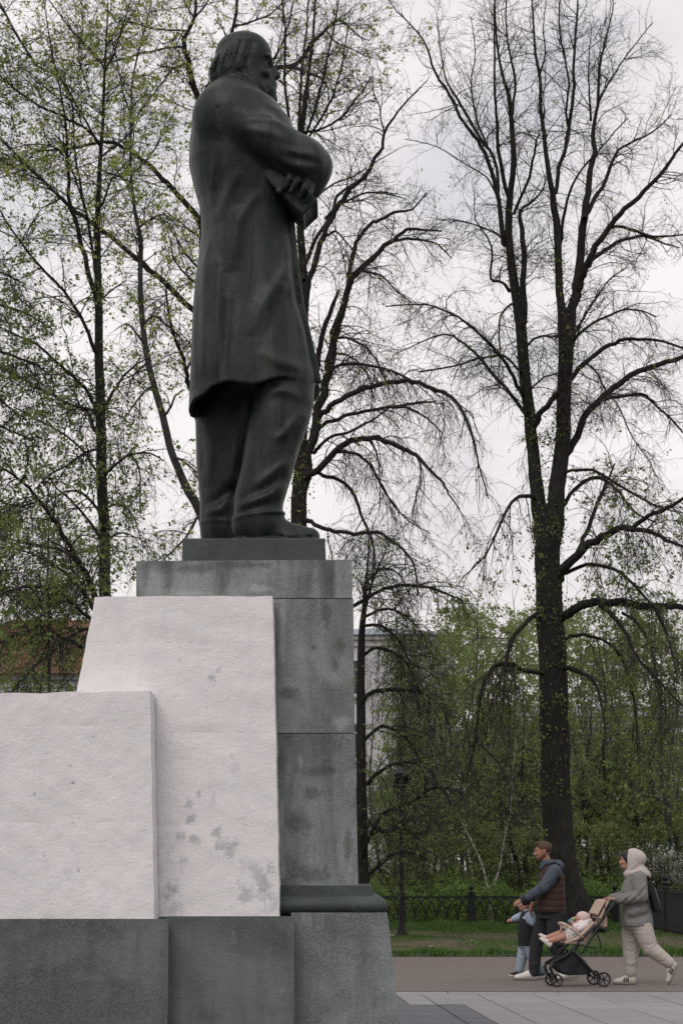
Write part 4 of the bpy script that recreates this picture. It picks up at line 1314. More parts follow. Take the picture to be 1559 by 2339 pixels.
# ---------------- big twin-stemmed lime on the lawn
def lime_right():
    Y = 46.0
    T = Tree('lime_tree', 'great bare lime with two stems forking from one thick trunk behind the brown-vested man', 'tree', at(1312, 2133, Y), 11)
    L_ = lambda pts, dy=0.0, dy0=0.0: px_limb(T, Y, pts, dy, dy0)
    tr = L_([(1322, 2150, 150), (1316, 2120, 112), (1303, 2060, 86), (1285, 1980, 74), (1272, 1900, 71), (1266, 1700, 68), (1261, 1545, 66), (1255, 1423, 64), (1250, 1290, 60), (1249, 1203, 62), (1248, 1160, 56)])
    hi, lo = [], []
    hi.append(L_([(1238, 1230, 40), (1232, 1180, 38), (1225, 1115, 33), (1216, 1028, 29), (1201, 898, 28), (1190, 767, 27), (1180, 690, 25), (1163, 566, 19), (1161, 501, 18), (1163, 457, 16), (1172, 370, 14), (1167, 279, 12), (1161, 218, 10), (1150, 183, 8), (1137, 122, 6), (1130, 44, 5), (1128, -60, 3)], 0.8))
    hi.append(L_([(1264, 1230, 46), (1267, 1180, 42), (1270, 1115, 40), (1281, 1028, 37), (1287, 898, 34), (1290, 780, 36), (1281, 700, 21), (1276, 653, 19), (1274, 566, 18), (1265, 479, 17), (1259, 436, 14), (1248, 370, 12), (1241, 305, 10), (1233, 240, 9), (1233, 187, 8), (1222, 122, 7), (1218, 65, 5), (1211, -40, 3)], -0.6))
    hi.append(L_([(1294, 800, 28), (1303, 730, 24), (1316, 653, 22), (1324, 579, 20), (1333, 492, 18), (1344, 414, 15), (1355, 348, 12), (1355, 292, 10), (1363, 240, 8), (1368, 152, 7), (1381, 96, 5), (1398, 26, 3), (1400, -20, 2)], 0.9))
    hi.append(L_([(1170, 261, 8), (1176, 183), (1163, 122), (1154, 44), (1157, -40, 3)], 0.6))
    hi.append(L_([(1163, 457, 11), (1141, 370, 10), (1135, 283, 8), (1130, 218), (1128, 87, 5), (1128, 0, 3)], -1.2))
    hi.append(L_([(1152, 560, 13), (1150, 544, 13), (1137, 457, 11), (1124, 392, 10), (1098, 335, 9), (1072, 300, 8), (1050, 270), (1028, 218, 7), (993, 165, 6), (976, 113, 5), (954, 74, 4), (906, 26, 3), (880, -10, 2)], -1.8))
    hi.append(L_([(1137, 440, 9), (1128, 361, 8), (1093, 313), (1054, 244, 7), (1019, 187, 5), (1011, 152), (1002, 87, 3), (1000, 40, 2)], 1.5))
    hi.append(L_([(1194, 740, 18), (1194, 697, 16), (1196, 610, 14), (1191, 523, 12), (1187, 483, 8), (1220, 457, 5), (1241, 427, 4), (1245, 400, 2)], -0.8))
    hi.append(L_([(1172, 490, 8), (1202, 422, 7), (1215, 370, 6), (1224, 322, 5), (1233, 305, 3)], -1.5))
    hi.append(L_([(1263, 450, 11), (1268, 440, 11), (1276, 383), (1289, 335, 10), (1298, 283), (1309, 218, 9), (1309, 152), (1316, 44, 6), (1320, -40, 3)], 1.0))
    hi.append(L_([(1297, 290, 7), (1292, 257, 6), (1298, 196), (1289, 131), (1279, 87), (1276, 26, 4), (1280, -30, 2)], -0.8))
    hi.append(L_([(1278, 560, 10), (1281, 544, 9), (1289, 479, 7), (1307, 422), (1333, 379, 5), (1363, 348), (1403, 301), (1433, 270, 3)], -1.6))
    hi.append(L_([(1348, 275, 7), (1348, 261, 6), (1344, 196), (1344, 135, 3), (1350, 60, 2)], -1))
    hi.append(L_([(1334, 500, 13), (1337, 492, 12), (1359, 449, 10), (1381, 414, 9), (1403, 353, 7), (1429, 331), (1490, 301, 4), (1533, 261, 2)], 1.8))
    hi.append(L_([(1322, 660, 18), (1329, 627, 17), (1342, 601, 16), (1359, 562, 15), (1403, 501, 13), (1442, 466, 12), (1485, 422, 10), (1516, 388, 9), (1559, 327, 7), (1610, 270, 4)], -1.5))
    hi.append(L_([(1120, 350, 6), (1090, 280), (1075, 200), (1085, 120), (1075, 40, 2)], 1.4))
    hi.append(L_([(1230, 180, 5), (1245, 120), (1240, 60), (1250, -20, 2)], -1.2))
    hi.append(L_([(1363, 240, 5), (1400, 170), (1450, 100), (1490, 50, 2)], -1.3))
    hi.append(L_([(1163, 666, 9), (1146, 645, 7), (1119, 636, 6), (1124, 579, 5), (1111, 540), (1085, 501), (1082, 435, 2)], -1.6))
    hi.append(L_([(1148, 560, 6), (1141, 540, 5), (1098, 518), (1054, 505), (998, 501, 2)], 1.4))
    hi.append(L_([(1135, 450, 5), (1111, 405, 4), (1054, 370), (993, 333), (924, 318, 2)], -1.6))
    mid = []
    mid.append(L_([(1340, 610, 11), (1350, 597, 10), (1381, 571), (1411, 553, 9), (1455, 540), (1481, 542), (1520, 557, 5), (1550, 566, 3)], 2.0))
    mid.append(L_([(1388, 520, 9), (1394, 518, 8), (1437, 523), (1490, 540, 6), (1559, 536, 4)], -2.0))
    mid.append(L_([(1196, 905, 11), (1187, 893, 10), (1163, 846), (1137, 806), (1089, 758), (1063, 737), (1032, 717), (989, 700), (945, 695), (880, 700, 3)], -1.8))
    mid.append(L_([(1203, 945, 11), (1194, 937, 10), (1163, 898), (1124, 854), (1093, 815), (1059, 785), (1024, 765), (985, 771), (937, 793), (897, 811, 2)], 1.6))
    mid.append(L_([(1188, 850, 8), (1181, 841, 7), (1154, 815), (1133, 813), (1089, 819), (1041, 835), (958, 849, 4)], 2.2))
    mid.append(L_([(1168, 695, 7), (1163, 697, 6), (1143, 721), (1139, 763), (1141, 811, 4), (1137, 862, 3)], -1.2))
    mid.append(L_([(1210, 890, 6), (1215, 885, 5), (1241, 863), (1272, 852, 4)], -0.8))
    mid.append(L_([(1200, 790, 7), (1207, 785, 6), (1228, 769), (1272, 769, 5)], -0.8))
    mid.append(L_([(1218, 975, 15), (1224, 963, 14), (1237, 941), (1268, 902, 13), (1307, 859, 12), (1350, 815), (1390, 789), (1429, 774, 9), (1472, 776), (1516, 780), (1575, 800, 5)], -2.0))
    mid.append(L_([(1292, 1035, 19), (1300, 1024, 18), (1316, 994, 17), (1342, 941), (1376, 906, 15), (1411, 876), (1455, 850, 13), (1503, 832), (1559, 815, 11), (1630, 800, 8)], 1.5))
    mid.append(L_([(1378, 912, 10), (1385, 909, 9), (1420, 906), (1464, 900), (1490, 920, 6), (1533, 959), (1559, 989, 4)], 3.0))
    mid.append(L_([(1325, 835, 7), (1337, 828, 6), (1363, 854), (1381, 889), (1416, 937), (1442, 998), (1477, 1046), (1503, 1098, 2)], -2.4))
    mid.append(L_([(1300, 785, 9), (1309, 776, 8), (1337, 750), (1381, 724), (1424, 708), (1464, 710), (1498, 724, 3)], -1.2))
    mid.append(L_([(1308, 765, 8), (1316, 754, 7), (1333, 724), (1355, 689), (1390, 640), (1430, 610, 3)], 1.8))
    lo.append(L_([(1222, 1140, 11), (1211, 1133, 10), (1185, 1135), (1163, 1155), (1141, 1194), (1124, 1237), (1098, 1281), (1060, 1315, 3)], -1.8))
    lo.append(L_([(1283, 1085, 9), (1292, 1078, 8), (1316, 1074), (1350, 1074), (1390, 1094, 7), (1433, 1120), (1477, 1146), (1520, 1163), (1559, 1172, 3)], -2.2))
    lo.append(L_([(1278, 1160, 11), (1289, 1150, 10), (1307, 1120), (1350, 1092, 9), (1385, 1098), (1416, 1129), (1446, 1168), (1498, 1194, 4)], 1.8))
    lo.append(L_([(1270, 1325, 26), (1285, 1303, 23), (1316, 1264, 20), (1359, 1233, 18), (1403, 1211, 16), (1442, 1203, 12), (1481, 1177), (1520, 1163), (1570, 1130, 8)], -2.0))
    lo.append(L_([(1430, 1206, 13), (1442, 1209, 12), (1485, 1214), (1520, 1233), (1565, 1251, 7)], -3.0, -1.6))
    lo.append(L_([(1318, 1262, 12), (1330, 1230, 11), (1342, 1211, 10), (1363, 1150, 9), (1385, 1102), (1403, 1059, 4)], 1.4))
    lo.append(L_([(1270, 1405, 26), (1297, 1399, 22), (1345, 1379, 20), (1409, 1374), (1482, 1384, 17), (1521, 1384), (1559, 1389, 13), (1630, 1400, 9)], -1.5))
    lo.append(L_([(1370, 1384, 12), (1384, 1394, 10), (1423, 1438), (1452, 1496), (1501, 1554), (1559, 1613, 4)], -2.5, -0.7))
    lo.append(L_([(1270, 1520, 13), (1287, 1525, 12), (1326, 1535, 11), (1360, 1564), (1375, 1622, 5), (1385, 1700, 3)], -1.8))
    lo.append(L_([(1240, 1410, 14), (1224, 1404, 12), (1189, 1433), (1160, 1481, 9), (1151, 1545), (1148, 1623, 3)], -1.4))
    lo.append(L_([(1240, 1540, 13), (1228, 1535, 11), (1189, 1525), (1136, 1518, 10), (1107, 1554), (1092, 1623), (1082, 1700), (1063, 1788, 3)], -2.0))
    lo.append(L_([(1090, 1690, 6), (1092, 1700, 5), (1131, 1735), (1160, 1783), (1165, 1837, 2)], -2.4, -1.6))
    lo.append(L_([(1290, 1310, 10), (1340, 1290, 9), (1400, 1300), (1450, 1340), (1500, 1400), (1530, 1470), (1545, 1560, 3)], -2.8))
    lo.append(L_([(1290, 1460, 9), (1330, 1450, 8), (1390, 1470), (1430, 1530), (1450, 1620), (1455, 1720, 3)], 1.8))
    lo.append(L_([(1420, 1400, 8), (1460, 1430), (1490, 1500), (1505, 1600), (1510, 1720, 3)], -3.4, -1.5))
    up = ((4, 9, 13, 22), (0.42, 0.30, 0.08, -0.06))
    dress(T, hi, 300, 2000, 7000, (0.6, 2.0), (0.4, 1.2), (0.18, 0.55), up, 0.0024, 1500, (0.025, 0.045), nbud=1800)
    dress(T, mid, 170, 1350, 4800, (0.5, 1.7), (0.4, 1.1), (0.18, 0.5), up, 0.0024, 1300, (0.025, 0.05), nbud=1200)
    dress(T, lo, 200, 1250, 4200, (0.7, 2.4), (0.5, 1.4), (0.2, 0.6), up, 0.0024, 8000, (0.04, 0.08), leaf_mi=2, nbud=1500)
    trunk_leaves(T, tr, 3.2, 12.0, 1700, (0.04, 0.075), 2)
    for r in hi[:2]: trunk_leaves(T, r, 11.0, 16, 300, (0.04, 0.07), 2)
    T.finish(m_bark, [m_twig_red, m_leaf_y, m_leaf_g])
lime_right()

# ---------------- lime behind the statue with arching boughs to the right
def lime_centre():
    Y = 40.0
    T = Tree('lime_tree', 'leaning lime behind the statue whose bare boughs arch over and droop to the right', 'tree', at(690, 2155, Y), 12)
    L_ = lambda pts, dy=0.0, dy0=0.0: px_limb(T, Y, pts, dy, dy0)
    tr = L_([(692, 2160, 60), (690, 2080, 47), (686, 1700, 43), (683, 1200, 39), (684, 1095, 36)])
    hi, arch = [], []
    hi.append(L_([(684, 1120, 32), (692, 900, 24), (694, 700, 22), (690, 600, 20), (685, 500, 18), (680, 400, 16), (688, 310, 14), (700, 200, 10), (715, 80, 7), (722, -60, 4)], 0.4))
    hi.append(L_([(688, 1120, 28), (712, 1000, 23), (735, 900, 21), (752, 830, 20), (765, 760, 18), (785, 690, 16), (805, 635, 15), (850, 590, 13), (893, 553, 11), (913, 536, 9), (935, 522, 8), (962, 525, 6), (1010, 528, 4)], -0.6))
    hi.append(L_([(696, 720, 15), (700, 680, 15), (707, 640, 14), (727, 574, 14), (746, 520, 13), (765, 481, 12), (781, 457, 12), (809, 424, 11), (839, 397, 10), (855, 361, 9), (872, 339, 8), (877, 306, 7), (910, 252, 5), (943, 216, 4), (976, 183, 2)], -0.9))
    hi.append(L_([(694, 640, 11), (694, 615, 11), (713, 561, 10), (735, 528, 9), (757, 487, 9), (770, 449, 8), (795, 427, 5), (830, 405, 3)], 0.9))
    hi.append(L_([(700, 480, 5), (730, 443, 5), (765, 419), (809, 402), (836, 383, 3)], 1.2))
    hi.append(L_([(877, 306, 5), (870, 274), (866, 241), (852, 208), (850, 153, 2)], 1.0))
    hi.append(L_([(752, 850, 14), (751, 854, 13), (765, 774, 13), (780, 720, 12), (794, 655, 11), (798, 615, 11), (809, 569, 10), (825, 536, 9), (847, 511), (866, 503, 8), (900, 485, 7), (940, 478, 5), (975, 440, 3)], 1.0))
    hi.append(L_([(722, 850, 14), (729, 803, 13), (740, 756, 12), (758, 702, 10), (773, 662, 6)], -0.7))
    hi.append(L_([(742, 500, 6), (762, 480, 7), (800, 455), (840, 440), (880, 442, 4), (930, 455, 2)], -1.4))
    hi.append(L_([(735, 545, 6), (760, 530), (775, 535), (805, 570, 4), (830, 600, 2)], -1.6))
    hi.append(L_([(690, 300, 7), (715, 300, 7), (745, 290, 6), (780, 268, 6), (805, 235, 5), (822, 215, 4), (848, 175, 3)], -1.2))
    hi.append(L_([(684, 330, 8), (682, 260, 8), (690, 160, 7), (700, 60), (706, -40, 3)], 1.3))
    hi.append(L_([(680, 360, 8), (660, 280, 8), (650, 180, 7), (652, 80), (640, -30, 3)], -1.3))
    hi.append(L_([(690, 330, 7), (725, 230, 7), (745, 140, 6), (765, 50, 5), (780, -40, 2)], 0.7))
    hi.append(L_([(700, 320, 6), (745, 250, 6), (775, 170), (790, 90), (800, 20, 2)], -0.8))
    arch.append(L_([(722, 958, 15), (736, 945, 14), (765, 920, 13), (802, 898), (845, 883), (893, 874), (943, 871, 11), (983, 887), (1023, 902, 9), (1049, 927), (1071, 974, 7), (1083, 1018), (1092, 1058), (1114, 1138, 3)], -1.8))
    arch.append(L_([(722, 985, 10), (733, 974, 10), (758, 960), (802, 947), (845, 938), (889, 931), (925, 931), (954, 942, 6), (983, 963), (1012, 992, 3)], 1.4))
    arch.append(L_([(885, 931, 6), (929, 923, 6), (969, 920), (995, 916, 3)], 2.2, 0.8))
    arch.append(L_([(716, 1035, 9), (725, 1022, 9), (754, 998), (791, 989), (823, 974), (860, 952), (889, 931, 4)], -1.3))
    arch.append(L_([(692, 1100, 20), (707, 1083, 17), (729, 1069, 16), (765, 1032), (802, 1007, 14), (842, 1002), (874, 1005, 12), (929, 1029), (958, 1047, 9), (987, 1080), (1012, 1105), (1023, 1127), (1049, 1163, 3)], -1.6))
    arch.append(L_([(712, 1080, 10), (722, 1080, 10), (747, 1089), (784, 1101), (809, 1134, 8), (823, 1174), (842, 1214), (853, 1258), (856, 1300, 3)], 1.2))
    arch.append(L_([(764, 1032, 8), (773, 1032, 8), (809, 1036), (838, 1054), (860, 1087), (874, 1116, 6), (900, 1156), (936, 1192), (983, 1218, 2)], 1.6))
    arch.append(L_([(688, 1185, 12), (700, 1189, 11), (729, 1203, 10), (765, 1214), (809, 1218), (860, 1216, 8), (896, 1236), (929, 1265), (947, 1298), (954, 1360, 4)], -1.4))
    arch.append(L_([(754, 850, 8), (776, 833, 8), (823, 833), (867, 840), (911, 854), (943, 871, 5)], 1.4))
    arch.append(L_([(764, 775, 7), (776, 771, 7), (802, 774), (838, 796), (856, 818), (874, 851), (889, 891, 3)], -1.5))
    arch.append(L_([(757, 812, 6), (765, 807, 6), (791, 811), (823, 833), (842, 862), (849, 909, 2)], 1.8))
    arch.append(L_([(800, 630, 7), (805, 625, 7), (838, 620), (874, 633), (903, 662), (940, 691, 3)], -1.6))
    arch.append(L_([(895, 552, 6), (930, 545, 7), (965, 548), (1000, 560), (1030, 590, 3)], 1.5))
    arch.append(L_([(842, 1002, 6), (858, 1030), (865, 1070), (868, 1120), (865, 1180, 2)], -2.2, -0.6))
    arch.append(L_([(958, 1050, 5), (960, 1100), (945, 1150), (940, 1190, 2)], -2, -1.2))
    up = ((6, 10, 13, 18), (0.34, 0.28, 0.10, -0.04))
    dress(T, hi, 180, 1300, 4600, (0.5, 1.6), (0.35, 1.0), (0.15, 0.45), up, 0.0021, 1900, (0.025, 0.05), nbud=2500)
    dress(T, arch, 120, 1000, 3600, (0.5, 1.5), (0.35, 1.1), (0.15, 0.5), up, 0.0021, 900, (0.025, 0.045), nbud=1500)
    trunk_leaves(T, tr, 8, 10.8, 420, (0.03, 0.06))
    trunk_leaves(T, np.array(hi[1]), 10.0, 13, 120, (0.04, 0.07))
    T.finish(m_bark, [m_twig_red, m_leaf_y])
lime_centre()

# ---------------- lime hidden behind the statue's back, boughs to the left
def lime_back():
    Y = 44.0
    T = Tree('lime_tree', 'lime in young leaf hidden behind the statue, boughs spread to the left', 'tree', at(490, 2140, Y), 13)
    L_ = lambda pts, dy=0.0, dy0=0.0: px_limb(T, Y, pts, dy, dy0)
    hi = []
    L_([(492, 2150, 60), (490, 2060, 44), (480, 1500, 34), (470, 1000, 30), (466, 700, 27)])
    hi.append(L_([(467, 760, 27), (466, 700, 27), (464, 530, 24), (466, 400, 20), (466, 290, 18), (452, 225, 16), (436, 173, 14), (427, 128, 13), (421, 90, 11), (443, 42, 8), (449, -30, 6)], -0.5))
    hi.append(L_([(462, 225, 8), (465, 215, 7), (484, 180), (512, 115, 9), (533, 60, 9), (541, -40, 8)], 0.8))
    hi.append(L_([(470, 545, 17), (462, 520, 16), (446, 491, 14), (407, 446, 13), (372, 407, 12), (337, 372), (295, 343, 10), (257, 327, 9), (218, 327), (180, 337, 7), (135, 343), (87, 346, 5), (61, 366), (0, 398, 3)], -1.6))
    hi.append(L_([(465, 725, 15), (443, 709, 14), (378, 648, 13), (321, 597, 12), (266, 552, 11), (225, 520), (173, 481, 9), (125, 439), (87, 401, 7), (51, 366, 6), (16, 330), (-10, 300, 4)], 1.3))
    hi.append(L_([(470, 552, 7), (459, 545, 6), (417, 513), (378, 481, 3)], 1.6))
    hi.append(L_([(466, 620, 7), (449, 609, 6), (417, 568), (385, 513, 3)], -1.6))
    hi.append(L_([(466, 660, 7), (444, 645, 6), (414, 616), (394, 584, 4), (391, 542, 3)], -0.8))
    hi.append(L_([(428, 75, 6), (417, 69, 5), (353, 66), (289, 48, 4), (250, 55, 2)], -1.5))
    hi.append(L_([(424, 105, 7), (417, 106, 6), (369, 112), (305, 128), (257, 141), (231, 141), (180, 95, 3)], 1.4))
    hi.append(L_([(424, 90, 6), (405, 75, 5), (400, 90), (370, 100, 2)], -2))
    hi.append(L_([(430, 140, 6), (400, 155, 5), (360, 150, 3)], -1.2))
    hi.append(L_([(443, 42, 5), (425, 10, 4), (410, -30, 2)], 1.2))
    hi.append(L_([(445, 40, 5), (470, 10, 4), (490, -30, 2)], -1.2))
    hi.append(L_([(470, 200, 14), (540, 190, 13), (600, 165, 13), (631, 156, 12), (661, 153, 11), (688, 137, 10), (710, 101, 9), (743, 68, 8), (773, 47, 6), (795, 60, 4), (817, 82), (844, 93, 2)], -1.4))
    hi.append(L_([(655, 153, 8), (668, 155, 8), (702, 164), (743, 189, 4), (752, 230, 2)], -1.8, -1.0))
    hi.append(L_([(605, 165, 7), (640, 110, 6), (660, 50, 5), (675, -20, 3)], -0.2))
    hi.append(L_([(533, 60, 6), (575, 50, 5), (620, 30), (660, -10, 3)], 1.6))
    hi.append(L_([(743, 68, 5), (765, 95, 4), (800, 110), (835, 130, 2)], -2.2, -1.2))
    hi.append(L_([(480, 900, 12), (450, 905, 12), (432, 880, 12), (426, 848), (416, 809, 10), (396, 763), (387, 721, 7), (380, 672), (383, 640, 4)], -1.2))
    hi.append(L_([(425, 850, 6), (440, 812, 5), (430, 780), (405, 755, 2)], 1))
    up = ((6, 10, 14, 20), (0.22, 0.16, 0.05, -0.04))
    dress(T, hi, 240, 1600, 5200, (0.6, 2.0), (0.4, 1.1), (0.18, 0.5), up, 0.0021, 6500, (0.045, 0.085), nbud=300)
    T.finish(m_bark, [m_twig, m_leaf_y])
lime_back()

# ---------------- grey stem leaning left from behind the pedestal
def lean_tree():
    Y = 39.0
    T = Tree('lime_tree', 'slim grey lime leaning to the left out from behind the statue legs', 'tree', at(522, 2158, Y), 14)
    L_ = lambda pts, dy=0.0, dy0=0.0: px_limb(T, Y, pts, dy, dy0)
    hi = []
    hi.append(L_([(524, 2165, 48), (520, 2090, 36), (505, 1600, 31), (488, 1300, 26), (461, 1179, 23), (432, 1127, 21), (406, 1069, 19), (387, 1014, 18), (370, 942, 17), (351, 880, 16), (338, 822, 15), (328, 757, 14), (322, 689, 13), (321, 609, 12), (321, 545, 11), (308, 481, 9), (300, 401, 7), (298, 330, 7), (300, 257, 6), (301, 199, 5), (314, 128, 4), (340, 32, 3), (350, -30, 2)]))
    main = hi[0]
    hi = [main[len(main) // 3:]]
    hi.append(L_([(462, 1172, 9), (455, 1176, 8), (435, 1212), (413, 1241), (374, 1277, 4)], -1))
    hi.append(L_([(352, 885, 7), (330, 895, 6), (300, 935, 4), (275, 970, 2)], -1.2))
    hi.append(L_([(332, 790, 6), (310, 760, 5), (290, 740), (262, 755, 2)], -1.0))
    hi.append(L_([(328, 745, 6), (350, 722, 6), (375, 738, 5), (405, 765), (430, 800, 2)], 1.2))
    hi.append(L_([(340, 830, 6), (322, 840, 5), (305, 860), (290, 905, 2)], 1.5))
    hi.append(L_([(372, 950, 7), (385, 940, 6), (400, 905), (420, 890, 3)], -0.8))
    hi.append(L_([(395, 1040, 6), (420, 1055, 5), (450, 1080, 3)], -0.8))
    hi.append(L_([(318, 520, 6), (345, 500, 5), (375, 490), (400, 510, 2)], -1.0))
    hi.append(L_([(303, 420, 5), (275, 405, 5), (250, 395), (225, 400, 2)], -1.2))
    hi.append(L_([(302, 400, 5), (330, 370, 5), (360, 330), (380, 280, 2)], 1.0))
    hi.append(L_([(300, 290, 5), (330, 240, 4), (370, 190), (400, 150, 2)], 1.2))
    hi.append(L_([(300, 260, 5), (280, 210, 4), (270, 150), (255, 80, 2)], -1.2))
    up = ((6, 10, 14), (0.30, 0.18, 0.02))
    dress(T, hi, 130, 900, 3000, (0.5, 1.6), (0.35, 1.0), (0.18, 0.5), up, 0.0020, 4500, (0.04, 0.075))
    T.finish(m_bark_grey, [m_twig, m_leaf_y])
lean_tree()

# ---------------- straight young lime left of the pedestal
def lime_left():
    Y = 34.0
    T = Tree('lime_tree', 'straight young lime with one upright dark trunk, in pale new leaf, behind the white slab', 'tree', at(246, 2185, Y), 15)
    L_ = lambda pts, dy=0.0, dy0=0.0: px_limb(T, Y, pts, dy, dy0)
    hi, lo = [], []
    tr = L_([(247, 2190, 52), (246, 2120, 38), (243, 1700, 32), (239, 1360, 28), (239, 1257, 27), (232, 1062, 25), (229, 932, 24), (226, 770, 20), (225, 690, 19), (223, 593, 17), (223, 481, 13), (229, 369, 10), (236, 257, 8), (239, 160, 6), (244, 80, 4), (247, -20, 2)])
    hi.append(tr[len(tr) // 2:])
    hi.append(L_([(224, 700, 15), (218, 673, 13), (199, 609, 12), (184, 545, 11), (170, 497, 10), (158, 450, 9), (157, 417, 8), (154, 353), (151, 289, 6), (141, 225), (128, 160, 4), (112, 80, 3), (100, 0, 2)], -0.9))
    hi.append(L_([(168, 492, 9), (151, 462, 8), (125, 439), (87, 401), (51, 366, 6), (16, 330), (-10, 300, 4)], 1.2))
    hi.append(L_([(222, 640, 9), (215, 600, 8), (205, 529), (192, 465, 7), (180, 401), (170, 337), (168, 270, 4), (160, 170, 2)], 0.9))
    hi.append(L_([(226, 480, 6), (232, 470, 6), (245, 435), (262, 400), (300, 360, 2)], -1))
    hi.append(L_([(229, 345, 7), (228, 330, 6), (200, 295), (160, 275), (135, 262, 6), (90, 242), (42, 208, 6), (0, 173, 5), (-30, 140, 3)], -1.2))
    hi.append(L_([(228, 330, 6), (180, 250), (138, 180, 6), (87, 151), (55, 106), (32, 67, 7), (0, 6, 5), (-20, -40, 3)], 1.2))
    hi.append(L_([(239, 155, 5), (205, 112, 5), (160, 64), (112, 0, 3)], 0.8))
    hi.append(L_([(239, 165, 4), (262, 120, 4), (280, 60), (300, 0, 2)], -0.8))
    hi.append(L_([(229, 360, 5), (262, 335, 5), (300, 300), (330, 250, 2)], 1.0))
    hi.append(L_([(200, 500, 5), (170, 400), (130, 340), (70, 330), (10, 345, 2)], -1.8))
    hi.append(L_([(205, 210, 4), (180, 130), (190, 60), (185, 0, 2)], 1.6))
    hi.append(L_([(224, 690, 6), (234, 682, 5), (260, 660), (289, 640, 3)], -0.8))
    lo.append(L_([(220, 805, 11), (214, 796, 10), (195, 744, 9), (156, 679, 8), (127, 643, 7), (106, 625), (64, 574, 6), (22, 516), (-5, 470, 4)], -1.2))
    lo.append(L_([(221, 936, 11), (216, 926, 10), (195, 887), (153, 848), (120, 819), (88, 789), (49, 770), (-5, 745, 4)], 1.2))
    lo.append(L_([(221, 945, 8), (214, 939, 7), (192, 932), (156, 923), (123, 903), (84, 884), (45, 861), (-5, 836, 4)], -1.6))
    lo.append(L_([(221, 985, 9), (213, 978, 8), (201, 942), (182, 926, 5), (170, 890, 3)], 0.8))
    lo.append(L_([(228, 1085, 8), (221, 1075, 7), (195, 1036), (162, 1004), (123, 978), (84, 958), (32, 929, 3)], 1.5))
    lo.append(L_([(228, 1030, 7), (221, 1027, 6), (192, 1036), (156, 1062), (110, 1088, 4), (70, 1130, 2)], -1.2))
    lo.append(L_([(230, 1170, 9), (221, 1160, 8), (195, 1131), (169, 1121), (140, 1127), (107, 1150, 3)], 1.0))
    lo.append(L_([(232, 1232, 9), (224, 1222, 8), (195, 1179), (156, 1137), (130, 1114), (110, 1085, 3)], -0.8))
    lo.append(L_([(236, 935, 10), (244, 923, 9), (266, 884), (292, 848), (325, 825, 4), (345, 815, 2)], 1.0))
    lo.append(L_([(240, 1085, 9), (249, 1075, 8), (273, 1053), (305, 1036), (344, 1036), (374, 1053, 3)], -1.0))
    lo.append(L_([(300, 1040, 5), (318, 1070), (320, 1110), (310, 1150, 2)], -1.4, -0.5))
    lo.append(L_([(242, 1162, 8), (250, 1157, 7), (270, 1152), (292, 1163), (309, 1189), (328, 1251, 2)], -1.0))
    lo.append(L_([(245, 1236, 6), (253, 1228, 5), (276, 1217), (299, 1222), (318, 1241, 2)], 0.8))
    up = ((5, 8, 12), (0.30, 0.18, 0.0))
    dress(T, hi, 160, 1150, 3800, (0.5, 1.7), (0.35, 1.0), (0.15, 0.45), up, 0.0018, 6000, (0.036, 0.07))
    dress(T, lo, 140, 950, 3200, (0.5, 1.6), (0.35, 1.0), (0.15, 0.45), up, 0.0018, 5500, (0.036, 0.07), leaf_mi=2)
    trunk_leaves(T, tr, 6, 13, 900, (0.03, 0.055), 2, 0.05)
    T.finish(m_bark, [m_twig, m_leaf_y, m_leaf_g])
lime_left()

# ---------------- lime whose low boughs cross the left edge
def lime_low():
    Y = 30.0
    T = Tree('lime_tree', 'lime behind the white slab with low boughs reaching the left edge', 'tree', at(268, 2212, Y), 16)
    L_ = lambda pts, dy=0.0, dy0=0.0: px_limb(T, Y, pts, dy, dy0)
    lo = []
    L_([(270, 2225, 60), (268, 2150, 40), (255, 1700, 30), (234, 1450, 22), (216, 1361, 15)])
    lo.append(L_([(224, 1385, 15), (216, 1361, 14), (195, 1309, 13), (169, 1264, 12), (143, 1222, 11), (123, 1186, 10), (97, 1153, 9), (65, 1114), (32, 1085), (-10, 1060, 5)], -1.0))
    lo.append(L_([(180, 1285, 10), (172, 1277, 9), (143, 1257), (107, 1248), (65, 1241), (-5, 1225, 4)], 1.4, -0.4))
    lo.append(L_([(222, 1395, 10), (211, 1387, 9), (188, 1352), (149, 1309), (107, 1280), (49, 1257), (-5, 1250, 3)], 0.8))
    lo.append(L_([(230, 1430, 9), (190, 1400, 8), (140, 1360), (80, 1340), (20, 1350, 4), (-20, 1370, 3)], -1.2))
    lo.append(L_([(240, 1500, 9), (190, 1480, 8), (130, 1450), (60, 1440), (0, 1470, 4)], 1.0))
    lo.append(L_([(235, 1440, 8), (180, 1440, 7), (120, 1490), (60, 1540), (20, 1590, 3)], -1.0))
    lo.append(L_([(100, 1155, 6), (70, 1150, 5), (30, 1170), (-10, 1200, 3)], -1.8, -0.8))
    dress(T, lo, 110, 850, 2800, (0.4, 1.3), (0.3, 0.8), (0.12, 0.4), ((2, 6, 9), (0.28, 0.2, 0.1)), 0.0016, 6000, (0.036, 0.065))
    T.finish(m_bark, [m_twig, m_leaf_g])
lime_low()

